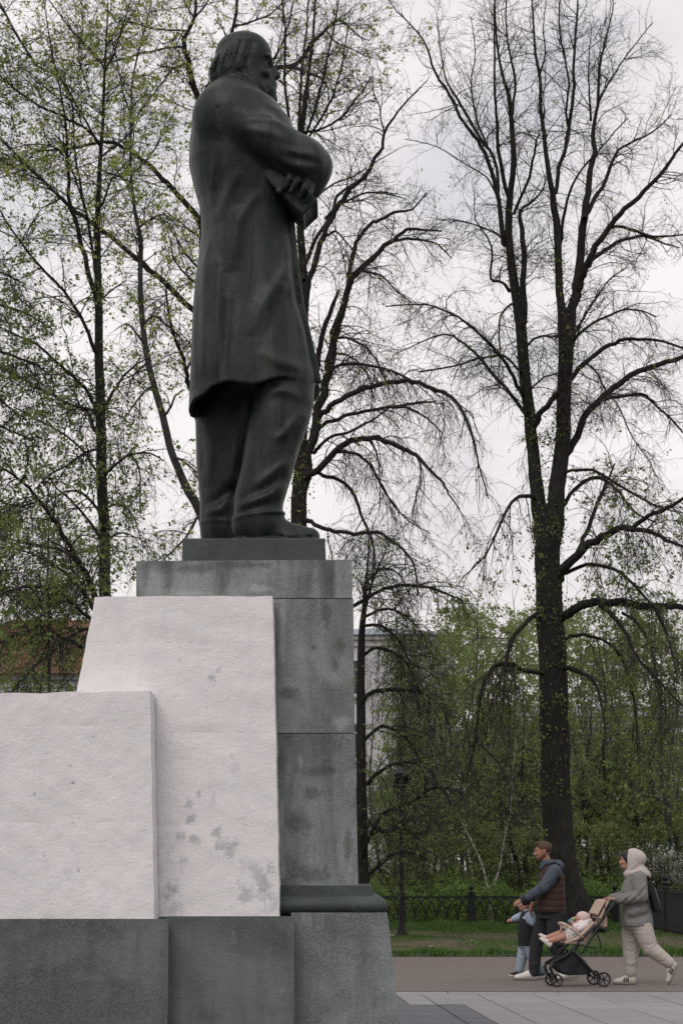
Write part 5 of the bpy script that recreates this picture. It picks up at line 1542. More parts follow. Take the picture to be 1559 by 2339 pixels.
# ---------------- leafy lime standing outside the left edge
def lime_edge():
    Y = 32.0
    T = Tree('lime_tree', 'leafy lime boughs reaching in over the left edge above the low white block', 'tree', at(-330, 2198, Y), 17)
    L_ = lambda pts, dy=0.0, dy0=0.0: px_limb(T, Y, pts, dy, dy0)
    lo = []
    L_([(-330, 2205, 80), (-330, 2120, 56), (-325, 1700, 48), (-320, 1300, 42), (-318, 900, 34), (-320, 500, 24), (-330, 100, 12)])
    for i, (y0, w, tx, ty, sag) in enumerate(((1000, 14, 90, 1010, 60), (880, 14, 120, 860, 90), (780, 13, 100, 740, 80), (690, 12, 60, 650, 70), (1120, 13, 60, 1160, 40), (600, 11, 30, 540, 60), (480, 10, 30, 380, 70), (360, 9, 40, 250, 60), (240, 8, 40, 120, 50), (950, 11, 60, 960, 120), (1200, 12, 40, 1300, 0))):
        x0 = -320
        lo.append(L_([(x0, y0, w), (x0 + 110, y0 - sag, w * 0.8), (x0 + 230, (y0 + ty) / 2 - sag, w * 0.55), (tx - 60, ty - sag * 0.4, w * 0.4), (tx, ty, 3)], float(T.rg.uniform(-1.8, 1.8))))
    dress(T, lo, 160, 1200, 4000, (0.5, 1.7), (0.35, 1.0), (0.15, 0.45), ((4, 8, 14), (0.30, 0.24, 0.0)), 0.0018, 8000, (0.04, 0.07), t0=0.35)
    T.finish(m_bark, [m_twig, m_leaf_g])
lime_edge()

# ---------------- dark tree hard by the pedestal's right side
def side_tree():
    Y = 42.0
    T = Tree('dark_tree', 'slim dark tree close beside the granite shaft with tangled drooping boughs', 'tree', at(830, 2147, Y), 18)
    L_ = lambda pts, dy=0.0, dy0=0.0: px_limb(T, Y, pts, dy, dy0)
    lo = []
    tr = L_([(832, 2155, 46), (830, 2090, 30), (826, 1900, 25), (824, 1700, 23), (824, 1500, 19), (830, 1400, 13), (838, 1300, 6), (842, 1240, 3)])
    lo.append(tr[-8:])
    lo.append(L_([(822, 1610, 12), (844, 1584, 11), (888, 1576, 10), (941, 1576), (985, 1593, 7), (1019, 1637, 3), (1030, 1700, 2)], -1.2))
    lo.append(L_([(824, 1430, 8), (863, 1428, 7), (902, 1452), (936, 1516, 5), (955, 1600, 2)], -1.6))
    lo.append(L_([(824, 1970, 11), (835, 1930, 10), (873, 1861, 9), (931, 1837, 8), (980, 1803), (1029, 1800, 4), (1070, 1820, 2)], -1.4))
    lo.append(L_([(828, 2012, 10), (873, 1973, 8), (917, 1944), (970, 1960, 3)], 1.2))
    lo.append(L_([(805, 1385, 9), (853, 1356, 8), (889, 1341, 8), (933, 1338), (983, 1341), (1020, 1356, 6), (1063, 1374, 2)], 1.0))
    lo.append(L_([(824, 1700, 9), (870, 1660, 8), (920, 1680), (960, 1740, 5), (975, 1820, 2)], 1.6))
    lo.append(L_([(826, 1800, 9), (870, 1760, 8), (930, 1740), (990, 1770), (1030, 1840, 3)], -1.8))
    lo.append(L_([(826, 1860, 8), (870, 1900), (920, 1890, 5), (960, 1920, 3)], -0.8))
    lo.append(L_([(824, 1500, 9), (860, 1480, 8), (915, 1500), (950, 1560, 4), (960, 1660, 2)], 1.4))
    lo.append(L_([(828, 1420, 8), (850, 1330, 6), (875, 1270), (890, 1230, 2)], -0.8))
    lo.append(L_([(830, 1410, 7), (880, 1390, 6), (930, 1410), (970, 1460, 3), (985, 1540, 2)], 2.0))
    lo.append(L_([(836, 1330, 6), (870, 1300, 6), (910, 1310), (935, 1360, 2)], 0.9))
    dress(T, lo, 210, 1350, 4200, (0.6, 2.0), (0.4, 1.2), (0.18, 0.55), ((0, 5, 9), (0.22, 0.26, 0.2)), 0.0022, 7000, (0.03, 0.055), nbud=500)
    T.finish(m_bark, [m_twig, m_leaf_g])
side_tree()

# ---------------- young trees and the thicket beyond the fence
def simple_tree(name, label, cat, seed, H, stems, spread, nb, n3, n4, nleaf, leafsz, mb, mats, droop, stem_r, group=None, l3=(0.5, 1.3), lean=0.2, t0=0.25, width=1.0):
    T = Tree(name, label, cat, (0, 0, 0), seed, group)
    rg = T.rg
    L_ = []
    for k in range(stems):
        a = rg.uniform(0, 6.28)
        sx, sy = math.cos(a) * spread * rg.uniform(0.3, 1), math.sin(a) * spread * rg.uniform(0.3, 1)
        h = H * rg.uniform(0.8, 1.0)
        b = rg.normal(0, 0.04 * h, 2) * lean * 5
        rows = smooth_path([(sx * 0.25, sy * 0.25, -0.05, stem_r * 1.25), (sx * 0.4, sy * 0.4, 0.15 * h, stem_r), (sx * 0.7 + b[0], sy * 0.7 + b[1], 0.5 * h, stem_r * 0.6), (sx, sy, 0.8 * h, stem_r * 0.3), (sx * 1.15 + b[0] * 0.3, sy * 1.15, h, 0.006)], 14, rg, 0.5)
        T.limb(rows, 7)
        L_.append(rows)
    P = np.stack([r[:, :3] for r in L_]); Rd = np.stack([r[:, 3] for r in L_])
    P2, R2 = sprout(rg, P, Rd, nb, 0.16 * H * width, 0.38 * H * width, 8, (35, 75), wig=0.14, rmax=0.03, ratio=0.5, t0=t0, tip=0.006, grav=droop * 0.6, curve=0.05)
    T.wood(P2, R2, 4)
    P3, R3 = sprout(rg, P2, R2, n3, *l3, 5, (25, 70), wig=0.2, rmax=0.007, tip=0.003, grav=droop)
    T.twigs(P3, R3, 3)
    P4, R4 = sprout(rg, P3, R3, n4, 0.2, 0.6, 3, (25, 70), wig=0.2, rmax=0.0035, tip=0.002, grav=droop)
    T.twigs(P4, R4, 3)
    V, F = leaves(rg, P4, nleaf, leafsz, 0.2, 0.06)
    T.quads(V, F, 1)
    return T.finish(mb, mats)

def copy_thing(o, loc, rz, sc=1.0, label=None):
    c = o.copy(); COL.objects.link(c)
    c.location, c.rotation_euler, c.scale = loc, (0, 0, rz), (sc, sc, sc)
    if label: c['label'] = label
    for ch in o.children:
        d = ch.copy(); COL.objects.link(d); d.parent = c
    return c

def put(o, px, Y, rz, sc=1.0, z=0.0):
    x = at(px, 1985, Y)[0]
    o.location, o.rotation_euler, o.scale = (x, Y, z), (0, 0, rz), (sc, sc, sc)
GT = 'young trees in the thicket beyond the iron fence'
LT = 'slender green tree in the leafy thicket beyond the low iron fence'
GS = 'bushes beyond the iron fence'
LS = 'dense green bush growing just beyond the low iron fence'
GP = 'pale leaved trees at the back of the thicket'
LP = 'tall pale green tree standing at the back of the thicket'
protoA = simple_tree('young_tree', LT, 'tree', 31, 9.5, 3, 1.3, 32, 320, 800, 3700, (0.065, 0.12), m_bark_grey, [m_twig_pale, m_leaf_d], 0.12, 0.06, GT)
protoB = simple_tree('young_tree', LT, 'tree', 32, 8.5, 2, 0.9, 32, 320, 800, 3700, (0.065, 0.12), m_bark, [m_twig_pale, m_leaf_d], 0.2, 0.07, GT)
protoC = simple_tree('pale_tree', LP, 'tree', 33, 12.5, 2, 1.0, 34, 340, 850, 4200, (0.07, 0.13), m_bark_grey, [m_twig_pale, m_leaf_l], 0.15, 0.09, GP, width=0.9)
protoS = simple_tree('bush', LS, 'bush', 34, 3.2, 9, 1.1, 45, 420, 1000, 7500, (0.05, 0.10), m_bark, [m_twig_pale, m_leaf_d], 0.05, 0.025, GS, l3=(0.3, 0.8), t0=0.1)
rt = np.random.default_rng(99)
first = {}
def place(proto, px, Y, sc=1.0):
    if proto.name not in first:
        first[proto.name] = 1
        put(proto, px, Y, rt.uniform(0, 6.28), sc)
        return proto
    x = at(px, 1985, Y)[0]
    return copy_thing(proto, (x, Y, 0), rt.uniform(0, 6.28), sc)
A_, B_ = protoA, protoB
for i, (px, Y, sc, where) in enumerate([
        (880, 60, 0.85, 'filling the gap between granite shaft and lamp post'), (955, 63, 0.9, 'just right of the floodlight on its post'), (1030, 58.5, 0.95, 'midway between the lamp post and the pale birches'),
        (1090, 61, 1.0, 'close on the left of the pale birch trunks'), (1150, 64, 1.0, 'close on the right of the pale birch trunks'), (1205, 60, 0.9, 'just left of the great lime trunk, above the child'),
        (1330, 62, 1.0, 'just right of the great lime trunk, above the stroller'), (1395, 59, 0.95, 'just left of the pale hood of the woman'), (1450, 64, 1.0, 'straight above the pale hood of the woman'),
        (1510, 61, 1.05, 'rising behind the first white blossoming bush'), (1570, 58, 0.95, 'rising behind the white blossoming bush at the right edge'),
        (905, 70, 0.95, 'in the back row behind the lamp post'), (1000, 72, 1.0, 'in the back row right of the lamp post'), (1120, 70, 1.1, 'in the back row over the pale birches'),
        (1240, 72, 1.1, 'in the back row behind the great lime trunk'), (1370, 71, 1.1, 'in the back row above the stroller handle'), (1480, 72, 1.1, 'in the back row above the picket fence corner'), (1590, 73, 1.1, 'in the back row at the right edge')]):
    o = place((A_, B_)[i % 2], px, Y, sc)
    o['label'] = 'slender green thicket tree ' + where
for px, Y, sc, where in [(1010, 78, 0.95, 'right of the lamp post'), (1085, 76, 1.0, 'left of the pale birches'), (1160, 80, 1.0, 'right of the pale birches'), (1300, 80, 1.0, 'right of the great lime trunk'),
                         (1420, 79, 0.95, 'over the woman pushing the stroller'), (1530, 80, 1.0, 'at the right edge of the picture'), (1220, 84, 1.1, 'left of the great lime trunk')]:
    o = place(protoC, px, Y, sc)
    o['label'] = 'tall pale tree at the thicket back, ' + where
for px, Y, sc, where in [(868, 56.5, 0.8, 'between the base moulding and the lamp post'), (1000, 57.5, 0.75, 'between the lamp post and the birches'), (1165, 57.2, 0.8, 'behind the child and the man'),
                         (1345, 57.4, 0.85, 'behind the stroller'), (1462, 58.0, 0.85, 'behind the hood of the woman'), (1590, 58.5, 0.9, 'at the right edge behind the blossom'), (935, 63, 1.0, 'deeper in, right of the lamp post'), (1085, 62, 1.0, 'deeper in, left of the birches'),
                         (1225, 64, 1.05, 'deeper in, behind the man'), (1400, 63, 1.0, 'deeper in, between the stroller and the hood'), (1525, 64, 1.05, 'deeper in, above the picket fence')]:
    o = place(protoS, px, Y, sc)
    o['label'] = 'dense low green bush beyond the iron fence, ' + where

# blossom bushes behind the picket fence
bb = simple_tree('blossom_bush', 'white blossoming bush behind the picket fence, beside the woman with the hood', 'bush', 35, 2.6, 7, 0.9, 60, 700, 2200, 2600, (0.04, 0.07), m_bark, [m_twig, m_leaf_d], 0.02, 0.02, None, l3=(0.25, 0.6), t0=0.25)
rgb = np.random.default_rng(4)
def blossom(o, n, H):
    c = rgb.normal(0, 1, (n, 3)) * np.array((0.34, 0.34, 0.26)) + np.array((0, 0, H))
    c += 0.12 * np.sin(c[:, ::-1] * 9)
    V, F = leaf_quads(rgb, c, (0.05, 0.10), 0.0)
    link('blossom', raw_mesh('blossom', V, [F], m_blossom, False), o)
blossom(bb, 900, 2.0)
put(bb, 1503, 54.5, 0.3, 0.78)
b2 = copy_thing(bb, (at(1560, 1985, 54.0)[0], 54.0, -0.05), 1.9, 0.70, 'white blossoming bush at the right edge behind the picket fence finials')

# low undergrowth along the back of the fence
def undergrowth():
    r_ = np.random.default_rng(21)
    n = 20000
    X = r_.uniform(-1.5, 12, n); Y = 53.35 + 4 * r_.uniform(0, 1, n) ** 2
    top = 0.55 + 0.35 * np.abs(np.sin(X * 1.1 + 1)) + 0.25 * np.abs(np.sin(X * 2.7)) + (Y - 53.6) * 0.12
    Z = r_.uniform(0.02, 1, n) ** 0.7 * top
    V, F = leaf_quads(r_, np.stack([X, Y, Z], 1), (0.05, 0.11), -0.3)
    o = link('undergrowth', raw_mesh('undergrowth', V, [F], leaf_mat('undergrowth_leaf', (0.095, 0.165, 0.05), (0.20, 0.29, 0.09), 0.4), False))
    o['kind'] = 'stuff'
undergrowth()

# birches with pale leaning trunks
m_birch, s_ = blank('birch_bark', 0.8, 0.2)
s_.color(s_.mix(s_.ramp(s_.noise(3.0, 5, 0.7, s_.vec(scale=(1, 1, 4))), [(0.45, 0), (0.6, 1)]), (0.42, 0.38, 0.34), (0.06, 0.05, 0.045)))
def birch(label, pts, Y, seed):
    T = Tree('birch_tree', label, 'tree', (at(pts[0][0], 2000, Y)[0], Y, 0), seed)
    z0 = at(pts[0][0], pts[0][1], Y)
    A = [(z0[0], Y, -0.03, 0.045)] + [(*at(px, py, Y), w * 0.36 * Y / F_PX) for px, py, w in pts]
    rows = smooth_path(A, 18)
    T.limb(rows, 8)
    dress(T, [rows], 30, 260, 900, (0.6, 1.8), (0.4, 1.0), (0.2, 0.5), ((0, 6), (0.2, 0.25)), 0.0028, 1500, (0.04, 0.07), t0=0.35)
    T.finish(m_birch, [m_twig, m_leaf_d])
birch('thin birch with a pale trunk leaning left beyond the fence, right of the lamp post', [(1118, 2040, 8), (1108, 2010, 7), (1095, 1960, 6), (1040, 1850, 6), (1015, 1790, 5), (990, 1720, 4), (985, 1640, 3), (990, 1560, 2)], 54.0, 51)
birch('thin birch with a grey trunk leaning right beyond the fence, behind the child', [(1122, 2040, 8), (1140, 1985, 6), (1150, 1920, 5), (1165, 1850, 4), (1170, 1760, 3), (1180, 1660, 2)], 54.6, 52)

# thin young tree against the house on the left
def thin_left():
    Y = 40.0
    T = Tree('young_tree', 'thin young tree standing before the white house with the rusty roof', 'tree', at(116, 2155, Y), 53)
    L_ = lambda pts, dy=0.0, dy0=0.0: px_limb(T, Y, pts, dy, dy0)
    rows = L_([(116, 2160, 16), (114, 1800, 12), (113, 1580, 9), (112, 1400, 7), (110, 1300, 5), (112, 1200, 3)])
    r2 = L_([(205, 2160, 16), (204, 1700, 10), (201, 1480, 8), (200, 1350, 7), (197, 1260, 4), (196, 1180, 2)], 0.5, 0.5) if False else None
    lo = [rows[len(rows) // 2:]]
    lo.append(L_([(113, 1500, 5), (140, 1440, 4), (160, 1390), (180, 1340, 2)], 0.8))
    lo.append(L_([(113, 1540, 5), (80, 1480, 4), (60, 1430), (30, 1400, 2)], -0.8))
    lo.append(L_([(112, 1430, 4), (90, 1370, 4), (60, 1330, 2)], 0.6))
    lo.append(L_([(112, 1600, 5), (150, 1560, 4), (190, 1530, 2)], -0.6))
    dress(T, lo, 90, 800, 3000, (0.4, 1.4), (0.3, 0.9), (0.15, 0.4), ((0, 8), (0.1, 0.1)), 0.0022, 3800, (0.035, 0.06), t0=0.1)
    T.finish(m_bark_grey, [m_twig, m_leaf_g])
thin_left()
bl_ = place(protoS, 40, 47, 1.35); bl_['label'] = 'tall green bush in front of the white house beyond the low white block'; del bl_['group']
bl_ = place(protoB, 180, 52, 0.72); bl_['label'] = 'small green tree in front of the white house close to the slanting white slab'; del bl_['group']
bl_ = place(protoA, -60, 50, 0.75); bl_['label'] = 'small green tree at the left edge in front of the white house'; del bl_['group']
# ------------------------------------------------------------------ park fences and the lamp
m_iron = mat('black_cast_iron', (0.012, 0.013, 0.014), 0.55, 0.3, 8, 0.003, 60, 0.3, 0.4)
m_iron_grey = mat('dark_grey_iron', (0.022, 0.023, 0.025), 0.6, 0.3, 8, 0.002, 60, 0.2, 0.4)
def fin_prof(r, z): return [(r * 0.75, z), (r * 0.75, z + 0.02), (r * 1.15, z + 0.03), (r * 1.15, z + 0.055), (r * 0.5, z + 0.07), (r * 0.45, z + 0.09)] + [(max(0.012, r * 0.95 * math.sin(a)), z + 0.09 + r * 0.95 * (1 - math.cos(a))) for a in np.linspace(0.5, 3.0, 7)] + [(0.01, z + 0.09 + r * 2.1)]

def low_fence():
    Y = 53.0
    X = lambda px: (px - W_PX / 2) / F_PX * Y
    posts = [602, 758, 914, 1070, 1226, 1392]
    F_ = empty('iron_fence', (X(1070), Y, 0), 0, 'low black iron fence of crossing pointed arches along the far side of the lawn', 'fence')
    o = X(1070)
    post = MB().box((0, 0, 0.05), (0.115, 0.115, 0.06)).box((0, 0, 0.45), (0.085, 0.085, 0.345)).box((0, 0, 0.81), (0.11, 0.11, 0.02))
    pm = post.mesh('post', m_iron)
    fm = MB().lathe(fin_prof(0.075, 0.83), n=12).mesh('finial', m_iron, True)
    zt, zb = 0.75, 0.10
    def arc(w, sgn):
        q = [(0, 0, zb), (0, 0, zb + 0.16), (sgn * w * 0.10, 0, zb + 0.33), (sgn * w * 0.36, 0, zb + 0.48), (sgn * w * 0.70, 0, zb + 0.58), (sgn * w, 0, zt - 0.01)]
        return MB().tube(q, 0.017, 5, False).mesh('arch_bar', m_iron, True)
    cache = {}
    for i, p in enumerate(posts):
        c = link('post', pm, F_, (X(p) - o, 0, 0))
        link('finial', fm, c)
        if i == len(posts) - 1: break
        xa, xb = X(p) + 0.085 - o, X(posts[i + 1]) - 0.085 - o
        w = xb - xa
        for z, r in ((zt, 0.024), (zb, 0.018)):
            MB().box(((xa + xb) / 2, 0, z), (w / 2, 0.02, r)).obj('rail', m_iron, F_)
        n = 6
        s = w / n
        for sg in (1, -1):
            if (n, sg, round(s, 3)) not in cache: cache[(n, sg, round(s, 3))] = arc(s * 1.0, sg)
            m = cache[(n, sg, round(s, 3))]
            for j in range(n + 1):
                x = xa + j * s
                if (sg == 1 and j == n) or (sg == -1 and j == 0): continue
                link('arch_bar', m, F_, (x, 0.012 * sg, 0))
low_fence()

def picket_fence():
    x = 7.3
    F_ = empty('picket_fence', (x, 46.0, 0), 0, 'dark iron picket fence with ball topped posts running along the right edge', 'fence')
    pm = MB().box((0, 0, 0.5), (0.06, 0.06, 0.53)).box((0, 0, 1.06), (0.085, 0.085, 0.03)).mesh('post', m_iron_grey)
    fm = MB().lathe(fin_prof(0.085, 1.09), n=12).mesh('finial', m_iron_grey, True)
    km = MB().box((0, 0, 0.53), (0.014, 0.022, 0.47)).mesh('picket', m_iron_grey)
    for y in (53.0, 50.0, 47.2, 44.3, 41.4, 38.5):
        c = link('post', pm, F_, (0, y - 46, 0)); link('finial', fm, c)
    for z in (0.95, 0.14):
        MB().box((0, 45.75 - 46, z), (0.02, 7.2, 0.025)).obj('rail', m_iron_grey, F_)
    y = 38.6
    while y < 52.9:
        link('picket', km, F_, (0.001, y - 46, 0)); y += 0.115
picket_fence()

def lamp_post():
    Y = 45.4
    x = at(917, 2000, Y)[0]
    Lp = empty('lamp_post', (x, Y, 0), 0, 'slim black post carrying a tilted floodlight, on the lawn right of the pedestal', 'lamp post')
    z = lambda py: CAM_H + (1985 - py) / F_PX * Y
    zt = z(1803)
    MB().lathe([(0.15, -0.02), (0.14, 0.05), (0.10, 0.14), (0.075, 0.32), (0.062, 0.75), (0.052, 1.6), (0.038, zt - 0.02), (0.045, zt - 0.01), (0.045, zt)], n=14).obj('post', m_iron, Lp, True)
    MB().box((-0.02, 0, zt + 0.02), (0.17, 0.12, 0.02)).obj('base_plate', m_iron, Lp, bevel=0.006)
    MB().box((-0.13, 0, zt + 0.12), (0.012, 0.03, 0.085)).box((0.10, 0, zt + 0.12), (0.012, 0.03, 0.085)).obj('bracket', m_iron, Lp)
    a = R(28)
    M = [[1, 0, 0], [0, math.cos(a), -math.sin(a)], [0, math.sin(a), math.cos(a)]]
    fl = MB().box((0, 0, 0), (0.17, 0.10, 0.135), M=M).obj('floodlight', m_iron_grey, Lp, bevel=0.015, loc=(0.01, 0, zt + 0.235))
    for k in range(6):
        MB().box(np.array(M) @ np.array((-0.13 + k * 0.052, -0.115, 0.0)), (0.006, 0.02, 0.11), M=M).obj('cooling_fin', m_iron_grey, fl)
    MB().box(np.array(M) @ np.array((0, 0.103, 0.0)), (0.145, 0.004, 0.11), M=M).obj('glass', m_pane, fl)
lamp_post()

m_paper = mat('white_paper', (0.6, 0.6, 0.58), 0.9, 0.1)
def scrap(px, py, s, label, seed):
    Y = F_PX * CAM_H / (py - 1985.0)
    x = (px - W_PX / 2) / F_PX * Y
    r_ = np.random.default_rng(seed)
    n = 6
    g = np.stack(np.meshgrid(np.linspace(-1, 1, n), np.linspace(-1, 1, n), indexing='ij'), -1).reshape(-1, 2)
    V = np.stack([g[:, 0] * s, g[:, 1] * s * 0.8, 0.03 + np.abs(r_.normal(0, s * 0.35, n * n)) * (1.2 - np.hypot(g[:, 0], g[:, 1]) * 0.6)], 1)
    V[:, :2] += r_.normal(0, s * 0.12, (n * n, 2))
    i, j = np.meshgrid(np.arange(n - 1), np.arange(n - 1), indexing='ij'); a = (i * n + j).ravel()
    o = link('paper_scrap', raw_mesh('paper_scrap', V, [np.stack([a, a + n, a + n + 1, a + 1], 1)], m_paper, True), None, (x, Y, 0.03))
    tag(o, label, 'litter')
scrap(981, 2163, 0.055, 'crumpled white paper scrap on the grass by the path edge', 1)
scrap(1070, 2149, 0.04, 'flat pale scrap lying on the bare patch of the lawn', 2)
scrap(892, 2139, 0.05, 'pale scrap of paper in the grass beside the pedestal base', 3)
# ------------------------------------------------------------------ people on the path (all face -X after the turn)
m_skin = mat('skin', (0.28, 0.135, 0.088), 0.55, 0.10, 14, 0, 40, 0, 0.35)
m_skin2 = mat('skin_fair', (0.36, 0.185, 0.13), 0.55, 0.10, 14, 0, 40, 0, 0.35)
m_hair_b = mat('brown_hair', (0.060, 0.036, 0.022), 0.7, 0.3, 40, 0.004, 90)
m_beard = mat('short_beard', (0.10, 0.055, 0.035), 0.8, 0.25, 60)
m_hair_k = mat('black_hair', (0.012, 0.010, 0.010), 0.55, 0.3, 40, 0.003, 90)
m_hoodie = mat('blue_grey_jersey', (0.060, 0.072, 0.094), 0.92, 0.14, 22, 0.006, 55)
m_cuff = mat('dark_cuff', (0.022, 0.025, 0.03), 0.9, 0.2, 20)
m_vest = mat('brown_quilted_vest', (0.036, 0.0175, 0.0125), 0.75, 0.2, 14, 0.004, 40)
m_jean_k = mat('black_jeans', (0.020, 0.022, 0.025), 0.9, 0.3, 9, 0.005, 40)
m_jean_b = mat('pale_blue_jeans', (0.24, 0.29, 0.34), 0.92, 0.22, 7, 0.006, 40)
m_grey = mat('grey_fleece', (0.165, 0.162, 0.154), 0.95, 0.10, 26, 0.006, 70)
m_hood = mat('oat_jersey_hood', (0.41, 0.372, 0.34), 0.95, 0.08, 24, 0.005, 70)
m_sweat = mat('oat_sweatpants', (0.41, 0.365, 0.325), 0.95, 0.09, 18, 0.006, 50)
m_shoe_w = mat('white_shoe', (0.58, 0.54, 0.50), 0.7, 0.10, 20)
m_shoe_o = mat('off_white_shoe', (0.50, 0.46, 0.40), 0.7, 0.12, 20)
m_sole = mat('grey_sole', (0.20, 0.185, 0.165), 0.85, 0.15, 20)
m_stripe = mat('dark_red_stripe', (0.06, 0.03, 0.025), 0.7, 0.2, 20)
m_black = mat('black_cloth', (0.014, 0.014, 0.016), 0.85, 0.3, 16, 0.003, 60)
m_blackp = mat('black_plastic', (0.016, 0.017, 0.018), 0.5, 0.2, 16)
m_blue = mat('light_blue_jersey', (0.27, 0.33, 0.40), 0.92, 0.14, 12, 0.005, 50)
m_tan = mat('beige_fabric', (0.40, 0.305, 0.245), 0.92, 0.08, 18, 0.004, 80)
m_eye = mat('dark_eye', (0.02, 0.014, 0.012), 0.3, 0.1)

def P_(*a): return np.array(a, float)
def hand(f, wrist, d, up, size=1.0, curl=0.5, thumb=1):
    """palm and five fingers; d points along the hand, up is the back of the hand"""
    d = P_(*d) / np.linalg.norm(d); up = P_(*up) - np.dot(P_(*up), d) * d; up /= np.linalg.norm(up)
    sd = np.cross(up, d)
    w = P_(*wrist)
    s = size
    pal = w + d * 0.075 * s
    f.chain([w, w + d * 0.03 * s], [0.027 * s, 0.029 * s], 0.012)
    for k in (-1.5, -0.5, 0.5, 1.5):
        f.chain([w + d * 0.03 * s + sd * k * 0.012 * s, w + d * 0.095 * s + sd * k * 0.020 * s], [0.017 * s, 0.0125 * s], 0.012)
    for k, ln in ((-1.5, 0.062), (-0.5, 0.078), (0.5, 0.074), (1.5, 0.058)):
        p = w + d * 0.095 * s + sd * k * 0.020 * s
        q = p
        dd = d
        for j, fr in enumerate((0.45, 0.32, 0.23)):
            a = curl * (0.75 + 0.35 * j)
            dd = dd * math.cos(a) - up * math.sin(a) * 1.0
            dd = dd / np.linalg.norm(dd)
            n = q + dd * ln * fr * s
            f.cone(q, n, (0.0098 - 0.001 * j) * s, (0.0092 - 0.001 * j) * s, 0.004)
            q = n
            up2 = up
    t0 = w + d * 0.03 * s + sd * thumb * 0.026 * s
    t1 = t0 + (d * 0.6 + sd * thumb * 0.55 - up * 0.35) * 0.042 * s
    t2 = t1 + (d * 0.85 + sd * thumb * 0.05 - up * 0.45) * 0.034 * s
    f.chain([t0, t1, t2], [0.0145 * s, 0.0115 * s, 0.009 * s], 0.008)

def head(f, c, s=1.0, chin=True, tilt=0.0, female=False):
    """c: centre of the skull; looks along +X"""
    c = P_(*c)
    def q(x, y, z):
        a, b = math.cos(tilt), math.sin(tilt)
        return c + s * P_(x * a + z * b, y, -x * b + z * a)
    f.ell(q(-0.012, 0, 0.025), P_(0.098, 0.076, 0.088) * s, 0.02)
    f.ell(q(0.035, 0, -0.025), P_(0.062, 0.064, 0.085) * s, 0.03)
    f.ell(q(0.048, 0, -0.088), P_(0.036, 0.040, 0.030) * s, 0.03)        # chin and jaw
    for sg in (-1, 1):
        f.cone(q(0.045, sg * 0.022, -0.092), q(-0.012, sg * 0.056, -0.055), 0.022 * s, 0.020 * s, 0.03)
        f.ell(q(0.088, sg * 0.031, 0.002), P_(0.014, 0.018, 0.011) * s, 0.010, '-')
        f.ell(q(0.078, sg * 0.033, 0.000), P_(0.013, 0.014, 0.010) * s, 0.004)
        f.ell(q(0.070, sg * 0.043, -0.032), P_(0.022, 0.02, 0.016) * s, 0.02)
        f.ell(q(-0.012, sg * 0.078, -0.010), P_(0.019, 0.009, 0.031) * s, 0.006)     # ear
    f.ell(q(0.084, 0, 0.020), P_(0.014, 0.052, 0.010) * s, 0.016)          # brow
    f.chain([q(0.088, 0, 0.006), q(0.104, 0, -0.020), q(0.114, 0, -0.037)], [0.009 * s, 0.011 * s, 0.013 * s], 0.010)
    f.ell(q(0.098, 0, -0.044), P_(0.014, 0.019, 0.009) * s, 0.008)
    f.ell(q(0.090, 0, -0.066), P_(0.014, 0.024, 0.007) * s, 0.006)
    f.ell(q(0.088, 0, -0.078), P_(0.014, 0.021, 0.008) * s, 0.006)
    f.ell(q(0.102, 0, -0.0715), P_(0.012, 0.024, 0.0022) * s, 0.003, '-')
    return q

